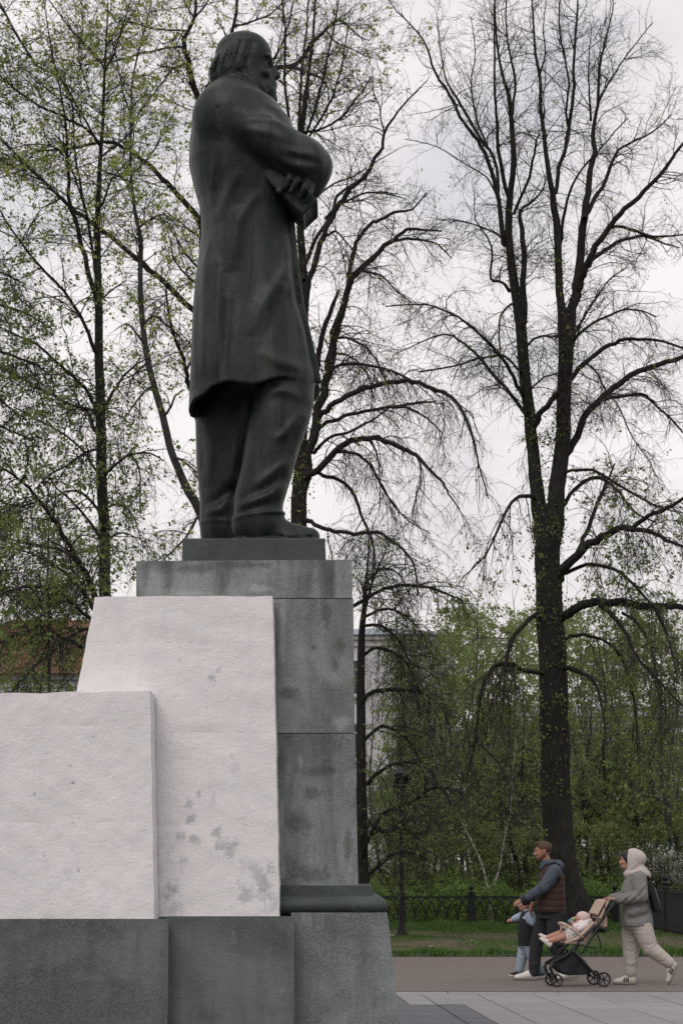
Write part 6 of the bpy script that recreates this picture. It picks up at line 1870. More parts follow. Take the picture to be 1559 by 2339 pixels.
def shoe_mesh(name, toe, heel, ang, mat_u, mat_s, parent, s=1.0, rise=0.0, stripes=None):
    """a trainer: heel and toe given as ground points; ang lifts the heel about the toe"""
    heel, toe = P_(*heel), P_(*toe)
    Ls = np.linalg.norm((toe - heel)[[0, 2]])
    d = (toe - heel) / np.linalg.norm(toe - heel)
    up = np.cross(d, P_(0, 1, 0)); up = up / np.linalg.norm(up)
    if up[2] < 0: up = -up
    sd = P_(0, 1, 0)
    M = np.stack([d, sd, up], 1)
    def q(x, y, z): return heel + d * x * Ls + sd * y + up * z
    def grid(h): 
        lo = np.minimum(heel, toe) - 0.16; hi = np.maximum(heel, toe) + 0.16
        return Field(lo, hi, h)
    f = grid(0.007)
    w = 0.045 * s
    f.chain([q(0.13, 0, 0.055 * s), q(0.40, 0, 0.062 * s), q(0.62, 0, 0.045 * s), q(0.86, 0, 0.036 * s)], [w, w * 1.05, w * 0.95, w * 0.72], 0.03)
    f.chain([q(0.14, 0, 0.06 * s), q(0.20, 0, 0.115 * s)], [w * 0.95, w * 0.95], 0.02)
    f.chain([q(0.30, 0, 0.105 * s), q(0.52, 0, 0.078 * s)], [0.026 * s, 0.018 * s], 0.015)   # tongue and laces
    for k in range(4):
        f.chain([q(0.36 + k * 0.065, -0.022 * s, 0.108 * s - k * 0.010 * s), q(0.36 + k * 0.065, 0.022 * s, 0.108 * s - k * 0.010 * s)], [0.006 * s, 0.006 * s], 0.003)
    u = f.obj(name, mat_u, parent)
    g = grid(0.007)
    g.chain([q(0.12, 0, 0.014 * s), q(0.45, 0, 0.014 * s)], [w * 1.12, w * 1.1], 0.02)
    g.chain([q(0.45, 0, 0.014 * s), q(0.80, 0, 0.016 * s), q(0.90, 0, 0.018 * s)], [w * 1.12, w * 1.15, w * 0.85], 0.02)
    o_, n_ = q(0, 0, 0), up
    g.half(lambda X, Y, Z: -((X - o_[0]) * n_[0] + (Z - o_[2]) * n_[2]) + 0 * Y, 0.004)
    g.half(lambda X, Y, Z: ((X - o_[0]) * n_[0] + (Z - o_[2]) * n_[2]) - 0.030 * s + 0 * Y, 0.006)
    g.obj('sole', mat_s, u)
    if stripes:
        b = MB()
        for k in range(3):
            for sg in (-1, 1):
                p0, p1 = q(0.36 + k * 0.09, sg * (w * 1.02), 0.036 * s), q(0.30 + k * 0.09, sg * (w * 0.80), 0.088 * s)
                b.tube([p0, (p0 + p1) / 2 + sd * sg * 0.006, p1], 0.0085 * s, 5)
        b.obj('stripe', stripes, u, True)
    return u

def eyes(parent, q, s, m):
    for sg in (-1, 1):
        f = Field(q(0.085, sg * 0.033, 0) - 0.03 * s, q(0.085, sg * 0.033, 0) + 0.03 * s, 0.003)
        f.ell(q(0.0835, sg * 0.033, 0.001), P_(0.0085, 0.011, 0.006) * s, 0.002)
        f.obj('eye', m, parent, 0)
def brows(parent, q, s, m):
    for sg in (-1, 1):
        MB().tube([q(0.090, sg * 0.016, 0.021), q(0.092, sg * 0.034, 0.026), q(0.078, sg * 0.055, 0.021)], [0.004 * s, 0.005 * s, 0.003 * s], 6).obj('eyebrow', m, parent, True)

# ---------------------------------------------------------------- the man (near side = his left = +Y locally)
def man():
    ppm = 169.5
    Y = F_PX / ppm
    px0 = 1120 + 460 / 3.551
    T = empty('person', ((px0 - W_PX / 2) / ppm, Y, 0.004), math.pi, 'bearded man walking left in a brown quilted vest over a blue-grey hoodie, dark jeans', 'person')
    b = Field((-0.75, -0.42, -0.02), (0.65, 0.42, 1.86), 0.0085)
    q = head(b, (0.100, 0, 1.685), 1.06, tilt=0.06)
    b.chain([(0.035, 0, 1.47), (0.075, 0, 1.60)], [0.068, 0.060], 0.02)
    tors = [(0.84, 0.0, 0, 0.12, 0.165), (1.0, 0.0, 0, 0.125, 0.165), (1.2, 0.0, 0, 0.13, 0.175), (1.38, 0, 0, 0.115, 0.19), (1.46, 0.01, 0, 0.08, 0.13)]
    b.loft(tors, 0.02)
    nearA = [(-0.03, 0.215, 1.42), (0.13, 0.27, 1.205), (0.36, 0.22, 1.062)]
    farA = [(-0.0, -0.20, 1.42), (0.10, -0.26, 1.17), (0.30, -0.20, 1.03)]
    b.chain(nearA, [0.055, 0.045, 0.03], 0.02); b.chain(farA, [0.055, 0.045, 0.03], 0.02)
    hand(b, (0.385, 0.215, 1.05), (0.9, -0.1, -0.38), (0.35, 0.45, 0.8), 1.05, 0.50, -1)
    hand(b, (0.235, -0.19, 0.995), (0.15, -0.25, -1.0), (0.8, -0.5, 0.1), 1.05, 0.40, 1)
    farL = [(0.02, -0.09, 0.90), (0.165, -0.10, 0.50), (0.245, -0.10, 0.09)]
    nearL = [(-0.03, 0.09, 0.90), (0.0, 0.10, 0.49), (-0.235, 0.10, 0.135)]
    for l in (farL, nearL): b.chain(l, [0.085, 0.058, 0.04], 0.02)
    b.chain([(0.245, -0.10, 0.07), (0.40, -0.10, 0.045)], [0.04, 0.03], 0.02)
    b.chain([(-0.235, 0.10, 0.10), (-0.13, 0.10, 0.045)], [0.04, 0.03], 0.02)
    body = b.obj('body', m_skin, T)
    # hair: short, swept up at the front
    h = Field((-0.08, -0.12, 1.55), (0.26, 0.12, 1.86), 0.006)
    h.ell(q(-0.016, 0, 0.034), (0.107, 0.087, 0.092), 0.01)
    h.ell(q(0.045, 0, 0.092), (0.055, 0.055, 0.030), 0.02)
    h.ell(q(0.100, 0, -0.035), (0.085, 0.12, 0.080), 0.012, '-')
    h.ell(q(0.055, 0, -0.115), (0.10, 0.12, 0.085), 0.012, '-')
    h.ell(q(-0.0, 0, -0.15), (0.14, 0.12, 0.085), 0.02, '-')
    for sg in (-1, 1): h.ell(q(-0.010, sg * 0.088, -0.012), (0.026, 0.022, 0.038), 0.006, '-')
    r_ = np.random.default_rng(2)
    for k in range(26):
        a = r_.uniform(-1, 1); z = r_.uniform(0.05, 0.105)
        x = r_.uniform(-0.08, 0.08)
        p = q(x, a * 0.06 * (1.1 - z * 4), z + 0.005)
        h.cone(p, p + P_(-0.03, a * 0.01, 0.006), 0.010, 0.006, 0.006)
    h.obj('hair', m_hair_b, T)
    bd = Field((0.03, -0.1, 1.5), (0.25, 0.1, 1.72), 0.005)
    bd.ell(q(0.050, 0, -0.088), (0.047, 0.050, 0.038), 0.02)
    for sg in (-1, 1):
        bd.cone(q(0.048, sg * 0.024, -0.092), q(-0.008, sg * 0.061, -0.050), 0.032, 0.026, 0.02)
        bd.cone(q(-0.008, sg * 0.064, -0.050), q(-0.002, sg * 0.071, 0.0), 0.012, 0.008, 0.01)
        bd.cone(q(0.096, sg * 0.004, -0.056), q(0.082, sg * 0.030, -0.074), 0.0065, 0.006, 0.006)
    bd.ell(q(0.10, 0, -0.068), (0.03, 0.028, 0.014), 0.006, '-')
    bd.obj('beard', m_beard, T)
    eyes(T, q, 1.06, m_eye); brows(T, q, 1.06, m_hair_b)
    # hoodie: body under the vest, sleeves, hood lying on the back
    c = Field((-0.30, -0.42, 0.82), (0.50, 0.42, 1.62), 0.009)
    c.loft([(z, x, y, a + 0.015, e + 0.015) for z, x, y, a, e in tors[1:]], 0.02)
    for A, sg in ((nearA, 1), (farA, -1)):
        c.ell(P_(*A[0]) + P_(0, -0.02 * sg, -0.01), (0.088, 0.075, 0.085), 0.04)
        c.chain([A[0], (P_(*A[0]) + P_(*A[1])) / 2, A[1], (P_(*A[1]) + P_(*A[2])) / 2, A[2]], [0.088, 0.082, 0.074, 0.064, 0.050], 0.02)
        for t, s_2 in ((0.75, 1), (0.95, -1), (1.1, 1), (1.35, -1), (1.7, 1), (1.85, -1)):
            k = int(t); fr = t - k
            p = P_(*A[k]) * (1 - fr) + P_(*A[k + 1]) * fr
            c.chain([p + P_(-0.045, 0.066 * sg, 0.045), p + P_(0.02, 0.078 * sg, 0.0), p + P_(0.06, 0.05 * sg, -0.03)], [0.003, 0.006, 0.003], 0.025, '+' if s_2 > 0 else '-')
    c.chain([(0.01, 0, 1.455), (0.05, 0, 1.515)], [0.105, 0.085], 0.02)
    c.ell((-0.075, 0, 1.515), (0.095, 0.115, 0.060), 0.03, pitch=R(-18))
    c.ell((-0.115, 0, 1.485), (0.065, 0.10, 0.060), 0.03)
    c.ell((-0.02, 0, 1.555), (0.075, 0.075, 0.03), 0.015, '-')
    for sg in (-1, 1): c.chain([(0.13, sg * 0.03, 1.46), (0.075, sg * 0.085, 1.52), (-0.04, sg * 0.11, 1.545)], [0.022, 0.026, 0.028], 0.02)
    c.chain([(-0.15, 0.06, 1.50), (-0.06, 0.125, 1.485), (0.05, 0.11, 1.46)], [0.008, 0.012, 0.006], 0.02, '-')
    c.obj('hoodie', m_hoodie, T)
    for A, sg in ((nearA, 1), (farA, -1)):
        d = P_(*A[2]) - P_(*A[1]); d /= np.linalg.norm(d)
        g = Field(P_(*A[2]) - 0.12, P_(*A[2]) + 0.12, 0.006)
        g.cone(P_(*A[2]) - d * 0.012, P_(*A[2]) + d * 0.035, 0.052, 0.046, 0.01)
        g.obj('cuff', m_cuff, T)
    # quilted vest
    v = Field((-0.32, -0.34, 0.80), (0.32, 0.34, 1.60), 0.009)
    vs = [(0.875, 0.0, 0, 0.185, 0.235), (0.93, 0.002, 0, 0.195, 0.245), (1.06, 0.01, 0, 0.195, 0.24), (1.2, 0.008, 0, 0.188, 0.235), (1.34, -0.01, 0, 0.168, 0.225), (1.43, -0.01, 0, 0.130, 0.175), (1.475, 0.015, 0, 0.098, 0.115), (1.53, 0.035, 0, 0.088, 0.098)]
    v.loft(vs, 0.02, power=2.3)
    for z in (0.955, 1.04, 1.125, 1.21, 1.295, 1.375):                          # channels between the baffles
        v.put(lambda X, Y, Z, z=z: np.abs(Z - z - 0.010 * np.sin(X * 14 + Y * 9)) - 0.0035 + np.maximum(0, np.abs(X) + np.abs(Y) - 2) , (-0.3, -0.3, z - 0.02), (0.3, 0.3, z + 0.02), 0.022, '-') if False else None
    # armholes
    for sg in (-1, 1):
        v.ell((-0.015, sg * 0.245, 1.345), (0.098, 0.085, 0.155), 0.015, '-')
    v.ell((0.055, 0, 1.56), (0.078, 0.078, 0.06), 0.015, '-')
    V, Q = v.skin(1)
    # pillow each baffle between its stitched rows
    nz_ = V.copy(); cx = np.array([0.0, 0.0])
    rad = nrm(np.stack([V[:, 0] / 0.19, V[:, 1] / 0.235], 1))
    ph = (V[:, 2] - 0.87 + 0.008 * np.sin(V[:, 0] * 16 + V[:, 1] * 11)) / 0.085
    low = np.clip((1.44 - V[:, 2]) / 0.05, 0, 1)
    amt = (np.abs(np.sin(math.pi * ph)) ** 0.6 - 0.75) * 0.010 * low
    V[:, 0] += rad[:, 0] * amt; V[:, 1] += rad[:, 1] * amt
    link('vest', raw_mesh('vest', V, [Q], m_vest, True), T)
    # jeans
    j = Field((-0.40, -0.26, 0.03), (0.40, 0.26, 0.98), 0.009)
    j.loft([(0.80, 0, 0, 0.16, 0.195), (0.95, 0.0, 0, 0.165, 0.20)], 0.04)
    j.chain([(0.045, -0.095, 0.86), (0.135, -0.105, 0.64), (0.195, -0.105, 0.47), (0.215, -0.105, 0.30), (0.235, -0.10, 0.10)], [0.125, 0.108, 0.090, 0.080, 0.073], 0.03)
    j.chain([(-0.055, 0.095, 0.86), (-0.03, 0.105, 0.64), (-0.015, 0.105, 0.47), (-0.12, 0.105, 0.31), (-0.225, 0.10, 0.16)], [0.128, 0.112, 0.094, 0.083, 0.074], 0.03)
    for p0, p1, p2, sgn in (((0.02, -0.0, 0.80), (0.12, 0.02, 0.74), (0.19, -0.02, 0.72), '+'), ((0.10, -0.01, 0.52), (0.17, 0.0, 0.47), (0.25, -0.04, 0.50), '-'), ((0.15, -0.02, 0.24), (0.22, -0.01, 0.20), (0.28, -0.04, 0.22), '+'),
                            ((0.17, -0.02, 0.16), (0.23, -0.015, 0.13), (0.29, -0.04, 0.15), '-'), ((-0.15, 0.20, 0.80), (-0.05, 0.215, 0.75), (0.04, 0.20, 0.76), '+'), ((-0.12, 0.19, 0.45), (-0.02, 0.205, 0.44), (0.06, 0.17, 0.47), '-'), ((-0.2, 0.18, 0.26), (-0.16, 0.19, 0.21), (-0.1, 0.17, 0.22), '+')):
        j.chain([p0, p1, p2], [0.003, 0.006, 0.003], 0.014, sgn)
    j.obj('jeans', m_jean_k, T)
    shoe_mesh('shoe', (0.50, -0.10, 0.004), (0.185, -0.10, 0.004), 0, m_shoe_w, m_sole, T, 1.05)
    shoe_mesh('shoe', (-0.02, 0.10, 0.004), (-0.315, 0.10, 0.045), 0, m_shoe_w, m_sole, T, 1.05)
man()

# ---------------------------------------------------------------- the woman
def woman():
    ppm = 176.0
    Y = F_PX / ppm
    px0 = 1440.0
    T = empty('person', ((px0 - W_PX / 2) / ppm, Y, 0.004), math.pi, 'woman pushing the stroller, pale hood up, grey fleece jacket and oat sweatpants', 'person')
    b = Field((-0.62, -0.40, -0.02), (0.48, 0.40, 1.74), 0.0085)
    q = head(b, (0.085, 0, 1.562), 0.99, female=True)
    b.chain([(0.03, 0, 1.36), (0.06, 0, 1.48)], [0.058, 0.05], 0.02)
    tors = [(0.74, 0.0, 0, 0.13, 0.17), (0.95, 0.0, 0, 0.125, 0.16), (1.15, 0.02, 0, 0.12, 0.15), (1.28, 0.01, 0, 0.11, 0.165), (1.37, 0.01, 0, 0.07, 0.11)]
    b.loft(tors, 0.02)
    nearA = [(-0.02, 0.175, 1.325), (-0.035, 0.25, 1.105), (0.245, 0.205, 1.068)]
    farA = [(0.0, -0.175, 1.325), (0.01, -0.25, 1.11), (0.27, -0.19, 1.075)]
    for A in (nearA, farA): b.chain(A, [0.048, 0.04, 0.027], 0.02)
    hand(b, (0.262, 0.20, 1.068), (0.95, -0.18, 0.0), (0.25, 0.25, 0.9), 0.95, 0.85, -1)
    hand(b, (0.287, -0.185, 1.073), (0.95, 0.12, 0.0), (0.25, -0.25, 0.9), 0.95, 0.85, 1)
    fL = [(0.02, -0.09, 0.80), (0.06, -0.095, 0.46), (0.075, -0.095, 0.085)]
    bL = [(-0.02, 0.09, 0.80), (-0.13, 0.095, 0.47), (-0.425, 0.095, 0.27)]
    for l in (fL, bL): b.chain(l, [0.09, 0.058, 0.04], 0.02)
    b.chain([(0.075, -0.095, 0.07), (0.22, -0.095, 0.04)], [0.038, 0.03], 0.02)
    b.chain([(-0.425, 0.095, 0.25), (-0.40, 0.095, 0.11)], [0.038, 0.03], 0.02)
    b.obj('body', m_skin2, T)
    h = Field((-0.06, -0.12, 1.42), (0.24, 0.12, 1.72), 0.006)
    h.ell(q(0.0, 0, 0.030), (0.104, 0.084, 0.094), 0.01)
    h.ell(q(0.125, 0, -0.060), (0.075, 0.12, 0.125), 0.015, '-')
    h.ell(q(0.06, 0, -0.13), (0.10, 0.12, 0.085), 0.01, '-')
    for sg in (-1, 1): h.chain([q(0.055, sg * 0.045, 0.075), q(0.045, sg * 0.074, 0.02), q(0.02, sg * 0.075, -0.05)], [0.022, 0.018, 0.012], 0.02)
    h.obj('hair', m_hair_k, T)
    eyes(T, q, 0.99, m_eye); brows(T, q, 0.99, m_hair_k)
    # hood, up
    c = Field((-0.30, -0.24, 1.24), (0.26, 0.24, 1.76), 0.008)
    c.ell((0.020, 0, 1.588), (0.128, 0.112, 0.122), 0.02, pitch=R(8))
    c.ell((-0.060, 0, 1.578), (0.085, 0.092, 0.088), 0.04)
    c.chain([(0.03, 0, 1.50), (0.02, 0, 1.40)], [0.115, 0.125], 0.05)
    c.ell((-0.09, 0, 1.395), (0.115, 0.155, 0.075), 0.05, pitch=R(-30))
    c.ell((0.045, 0, 1.385), (0.105, 0.13, 0.055), 0.04)
    c.ell((0.135, 0, 1.545), (0.10, 0.086, 0.150), 0.012, '-', pitch=R(-4))
    for sg in (-1, 1):
        c.chain([(0.090, sg * 0.075, 1.66), (0.100, sg * 0.088, 1.56), (0.095, sg * 0.075, 1.46), (0.125, sg * 0.02, 1.405)], [0.012, 0.013, 0.014, 0.018], 0.012)
        c.chain([(-0.09, sg * 0.085, 1.51), (-0.02, sg * 0.115, 1.475), (0.06, sg * 0.11, 1.425)], [0.010, 0.015, 0.008], 0.03, '-')
        c.chain([(-0.13, sg * 0.09, 1.46), (-0.05, sg * 0.13, 1.43), (0.07, sg * 0.13, 1.395)], [0.010, 0.018, 0.010], 0.03, '+')
        c.chain([(0.0, sg * 0.12, 1.55), (-0.04, sg * 0.115, 1.50), (-0.02, sg * 0.12, 1.45)], [0.006, 0.010, 0.006], 0.03, '-')
    c.half(lambda X, Y, Z: X - 0.135 + 0 * Y + np.clip(1.45 - Z, 0, 0.1) * -0.6, 0.01)
    c.obj('hood', m_hood, T)
    j = Field((-0.34, -0.42, 0.68), (0.42, 0.42, 1.46), 0.009)
    js = [(0.728, -0.005, 0, 0.205, 0.235), (0.80, 0.0, 0, 0.205, 0.235), (0.92, 0.005, 0, 0.195, 0.225), (1.05, 0.02, 0, 0.182, 0.205), (1.18, 0.022, 0, 0.170, 0.200), (1.29, 0.012, 0, 0.140, 0.195), (1.36, 0.01, 0, 0.105, 0.15), (1.40, 0.015, 0, 0.085, 0.10)]
    j.loft(js, 0.02, power=2.2)
    for A, sg in ((nearA, 1), (farA, -1)):
        j.ell(P_(*A[0]) + P_(0, -0.02 * sg, -0.015), (0.092, 0.075, 0.085), 0.05)
        j.chain([A[0], (P_(*A[0]) + P_(*A[1])) / 2, A[1], (P_(*A[1]) + P_(*A[2])) / 2, A[2]], [0.094, 0.092, 0.085, 0.076, 0.060], 0.025)
        for t, s_2 in ((0.55, 1), (0.8, -1), (1.02, 1), (1.2, -1), (1.4, 1), (1.6, -1), (1.78, 1), (1.92, -1)):
            k = int(t); fr = t - k
            p = P_(*A[k]) * (1 - fr) + P_(*A[k + 1]) * fr
            j.chain([p + P_(-0.06, 0.066 * sg, 0.055), p + P_(0.0, 0.088 * sg, 0.01), p + P_(0.055, 0.06 * sg, -0.045)], [0.003, 0.006, 0.003], 0.03, '+' if s_2 > 0 else '-')
    j.chain([(-0.14, 0.12, 1.02), (0.0, 0.225, 0.93), (0.12, 0.19, 0.90)], [0.008, 0.014, 0.006], 0.06, '+')
    j.chain([(-0.16, 0.13, 0.92), (-0.02, 0.235, 0.84), (0.12, 0.19, 0.82)], [0.006, 0.012, 0.006], 0.06, '-')
    j.chain([(0.185, 0.0, 1.33), (0.205, 0.0, 1.1), (0.205, 0, 0.75)], [0.006, 0.006, 0.006], 0.008, '-')
    j.loft([(0.60, -0.005, 0, 0.19, 0.22), (0.745, -0.005, 0, 0.19, 0.22)], 0.006, '-', power=2.2)
    j.obj('jacket', m_grey, T)
    t = Field((-0.58, -0.27, 0.03), (0.30, 0.27, 0.92), 0.009)
    t.loft([(0.70, -0.01, 0, 0.175, 0.20), (0.88, 0.0, 0, 0.17, 0.195)], 0.05)
    t.chain([(0.035, -0.095, 0.74), (0.055, -0.10, 0.58), (0.068, -0.10, 0.42), (0.072, -0.097, 0.26), (0.078, -0.095, 0.165)], [0.135, 0.122, 0.106, 0.090, 0.076], 0.03)
    t.chain([(-0.045, 0.095, 0.74), (-0.10, 0.10, 0.58), (-0.145, 0.10, 0.46), (-0.27, 0.097, 0.365), (-0.375, 0.095, 0.285)], [0.135, 0.120, 0.104, 0.088, 0.074], 0.03)
    t.chain([(0.065, -0.097, 0.155), (0.085, -0.095, 0.13)], [0.066, 0.058], 0.015)
    t.chain([(-0.39, 0.095, 0.278), (-0.41, 0.095, 0.262)], [0.062, 0.056], 0.015)
    for p0, p1, p2, sgn in (((-0.14, 0.21, 0.69), (-0.05, 0.22, 0.64), (0.05, 0.19, 0.66), '+'), ((-0.2, 0.19, 0.54), (-0.13, 0.21, 0.50), (-0.05, 0.18, 0.52), '-'), ((-0.28, 0.18, 0.43), (-0.22, 0.19, 0.38), (-0.14, 0.17, 0.40), '+'), ((-0.36, 0.15, 0.36), (-0.31, 0.17, 0.30), (-0.25, 0.15, 0.30), '-'),
                            ((0.0, 0.0, 0.45), (0.07, 0.01, 0.41), (0.16, -0.03, 0.43), '-'), ((0.0, -0.01, 0.30), (0.07, 0.0, 0.26), (0.14, -0.03, 0.28), '+'), ((0.01, -0.02, 0.24), (0.08, -0.01, 0.21), (0.14, -0.04, 0.23), '-'), ((-0.02, 0.04, 0.60), (0.08, 0.02, 0.54), (0.16, -0.0, 0.56), '+')):
        t.chain([p0, p1, p2], [0.003, 0.006, 0.003], 0.014, sgn)
    t.obj('sweatpants', m_sweat, T)
    shoe_mesh('shoe', (0.305, -0.095, 0.004), (0.025, -0.095, 0.004), 0, m_shoe_o, m_sole, T, 0.98, stripes=m_stripe)
    shoe_mesh('shoe', (-0.385, 0.095, 0.012), (-0.50, 0.095, 0.262), 0, m_shoe_o, m_sole, T, 0.98, stripes=m_stripe)
    # backpack worn by her: a thing of its own
    B = empty('backpack', T.location, math.pi, 'flat black backpack hanging on the back of the woman in grey', 'backpack')
    p = Field((-0.40, -0.24, 0.86), (0.0, 0.24, 1.40), 0.008)
    e0 = P_(-0.150, 0, -0.46) / np.linalg.norm((-0.150, 0, -0.46)); e2 = P_(e0[2], 0, -e0[0])
    M = np.stack([e0, P_(0, 1, 0), e2], 1)
    p.box((-0.205, 0, 1.10), (0.21, 0.150, 0.045), 0.035, 0.02, M=M)
    p.box((-0.245, 0, 1.03), (0.11, 0.12, 0.045), 0.03, 0.02, M=M)
    p.chain([(-0.18, 0, 1.30), (-0.20, 0.0, 1.335), (-0.21, 0, 1.29)], [0.008, 0.008, 0.008], 0.004)
    p.obj('pack', m_black, B)
    MB().tube([(-0.215, 0.155, 1.22), (-0.262, 0.157, 1.05), (-0.292, 0.150, 0.94)], 0.0045, 6).obj('piping', mat('grey_piping', (0.12, 0.15, 0.17), 0.5, 0.1), B, True)
    for sg in (1, -1):
        MB().tube([(-0.165, sg * 0.11, 1.30), (-0.12, sg * 0.125, 1.385), (-0.03, sg * 0.155, 1.405), (0.055, sg * 0.165, 1.365), (0.085, sg * 0.165, 1.28)], [0.016] * 5, 6).obj('strap', m_black, B, True)
        MB().tube([(0.06, sg * 0.185, 1.14), (-0.06, sg * 0.222, 1.09), (-0.13, sg * 0.195, 1.03), (-0.20, sg * 0.13, 0.98)], [0.011] * 4, 6).obj('strap', m_black, B, True)
woman()

# ---------------------------------------------------------------- the child walking beside the man
def child():
    ppm = 167.0
    Y = F_PX / ppm
    px0 = 1140 + 520 / 9.74
    T = empty('person', ((px0 - W_PX / 2) / ppm, Y, 0.004), math.pi, 'small child walking beside the man, black vest, light blue sleeves, pale jeans', 'person')
    b = Field((-0.36, -0.28, -0.02), (0.36, 0.28, 1.14), 0.0075)
    q = head(b, (0.015, 0.0, 1.005), 0.92, tilt=0.12)
    b.chain([(0.0, 0, 0.85), (0.0, 0.0, 0.94)], [0.042, 0.038], 0.015)
    b.loft([(0.44, 0, 0, 0.085, 0.11), (0.65, 0, 0, 0.085, 0.11), (0.80, 0, 0, 0.08, 0.115), (0.87, 0, 0, 0.045, 0.07)], 0.02)
    nearA = [(-0.03, 0.12, 0.83), (-0.075, 0.15, 0.745), (-0.055, 0.17, 0.86)]
    farA = [(0.02, -0.12, 0.83), (0.10, -0.15, 0.80), (0.155, -0.15, 0.785)]
    for A in (nearA, farA): b.chain(A, [0.034, 0.029, 0.02], 0.012)
    hand(b, (-0.055, 0.172, 0.872), (-0.15, 0.0, 1.0), (0.8, 0.4, 0.1), 0.66, 0.35, -1)
    hand(b, (0.160, -0.15, 0.783), (0.95, 0, -0.25), (0.2, 0.4, 0.8), 0.66, 0.5, 1)
    fL = [(0.02, -0.055, 0.45), (0.065, -0.06, 0.275), (0.10, -0.06, 0.07)]
    nL = [(-0.02, 0.055, 0.45), (-0.08, 0.06, 0.27), (-0.19, 0.06, 0.09)]
    for l in (fL, nL): b.chain(l, [0.06, 0.042, 0.03], 0.015)
    b.chain([(0.10, -0.06, 0.06), (0.17, -0.06, 0.04)], [0.03, 0.022], 0.015)
    b.chain([(-0.19, 0.06, 0.07), (-0.11, 0.06, 0.035)], [0.03, 0.022], 0.015)
    b.obj('body', m_skin2, T)
    h = Field((-0.12, -0.12, 0.88), (0.16, 0.12, 1.16), 0.006)
    h.ell(q(-0.014, 0, 0.032), (0.096, 0.078, 0.086), 0.01)
    h.ell(q(0.105, 0, -0.05), (0.075, 0.12, 0.09), 0.01, '-')
    h.ell(q(0.05, 0, -0.12), (0.10, 0.12, 0.08), 0.01, '-')
    h.obj('hair', m_hair_b, T)
    eyes(T, q, 0.92, m_eye)
    s = Field((-0.20, -0.28, 0.40), (0.24, 0.28, 0.95), 0.0075)
    s.loft([(0.45, 0, 0, 0.10, 0.125), (0.65, 0, 0, 0.10, 0.125), (0.80, 0, 0, 0.09, 0.13), (0.865, 0, 0, 0.06, 0.085)], 0.02)
    for A in (nearA, farA): s.chain(A, [0.058, 0.055, 0.040], 0.02)
    s.chain([(0.04, 0.0, 0.885), (0.0, 0.06, 0.90), (-0.05, 0.0, 0.895)], [0.022, 0.022, 0.026], 0.01)
    s.chain([(0.04, 0.0, 0.885), (0.0, -0.06, 0.90), (-0.05, 0.0, 0.895)], [0.022, 0.022, 0.026], 0.01)
    s.obj('hoodie', m_blue, T)
    v = Field((-0.18, -0.2, 0.40), (0.18, 0.2, 0.95), 0.0075)
    v.loft([(0.435, -0.01, 0, 0.125, 0.15), (0.60, 0, 0, 0.118, 0.145), (0.76, 0, 0, 0.108, 0.142), (0.85, 0, 0, 0.075, 0.10), (0.885, 0.0, 0, 0.058, 0.066)], 0.02)
    v.ell((-0.03, 0.15, 0.80), (0.06, 0.06, 0.085), 0.01, '-'); v.ell((0.02, -0.15, 0.80), (0.06, 0.06, 0.085), 0.01, '-')
    v.obj('vest', m_black, T)
    j = Field((-0.30, -0.16, 0.03), (0.22, 0.16, 0.52), 0.0075)
    j.loft([(0.42, 0, 0, 0.10, 0.125), (0.50, 0, 0, 0.10, 0.125)], 0.03)
    j.chain([(0.015, -0.058, 0.44), (0.055, -0.06, 0.30), (0.07, -0.06, 0.24), (0.095, -0.06, 0.125)], [0.085, 0.075, 0.068, 0.060], 0.02)
    j.chain([(-0.02, 0.058, 0.44), (-0.075, 0.06, 0.28), (-0.12, 0.06, 0.20), (-0.175, 0.06, 0.115)], [0.085, 0.075, 0.067, 0.060], 0.02)
    for p0, p1, p2, sg in (((0.0, 0.0, 0.34), (0.06, 0.01, 0.31), (0.12, -0.02, 0.32), '-'), ((0.03, 0.0, 0.22), (0.08, 0.0, 0.19), (0.14, -0.03, 0.20), '+'), ((-0.15, 0.12, 0.24), (-0.1, 0.125, 0.21), (-0.06, 0.11, 0.21), '+')):
        j.chain([p0, p1, p2], [0.003, 0.005, 0.003], 0.012, sg)
    j.obj('jeans', m_jean_b, T)
    shoe_mesh('shoe', (0.235, -0.06, 0.035), (0.055, -0.06, 0.004), 0, m_black, m_shoe_o, T, 0.70)
    shoe_mesh('shoe', (-0.055, 0.06, 0.004), (-0.235, 0.06, 0.030), 0, mat('blue_shoe', (0.045, 0.065, 0.10), 0.8, 0.2, 14), m_shoe_w, T, 0.70)
child()

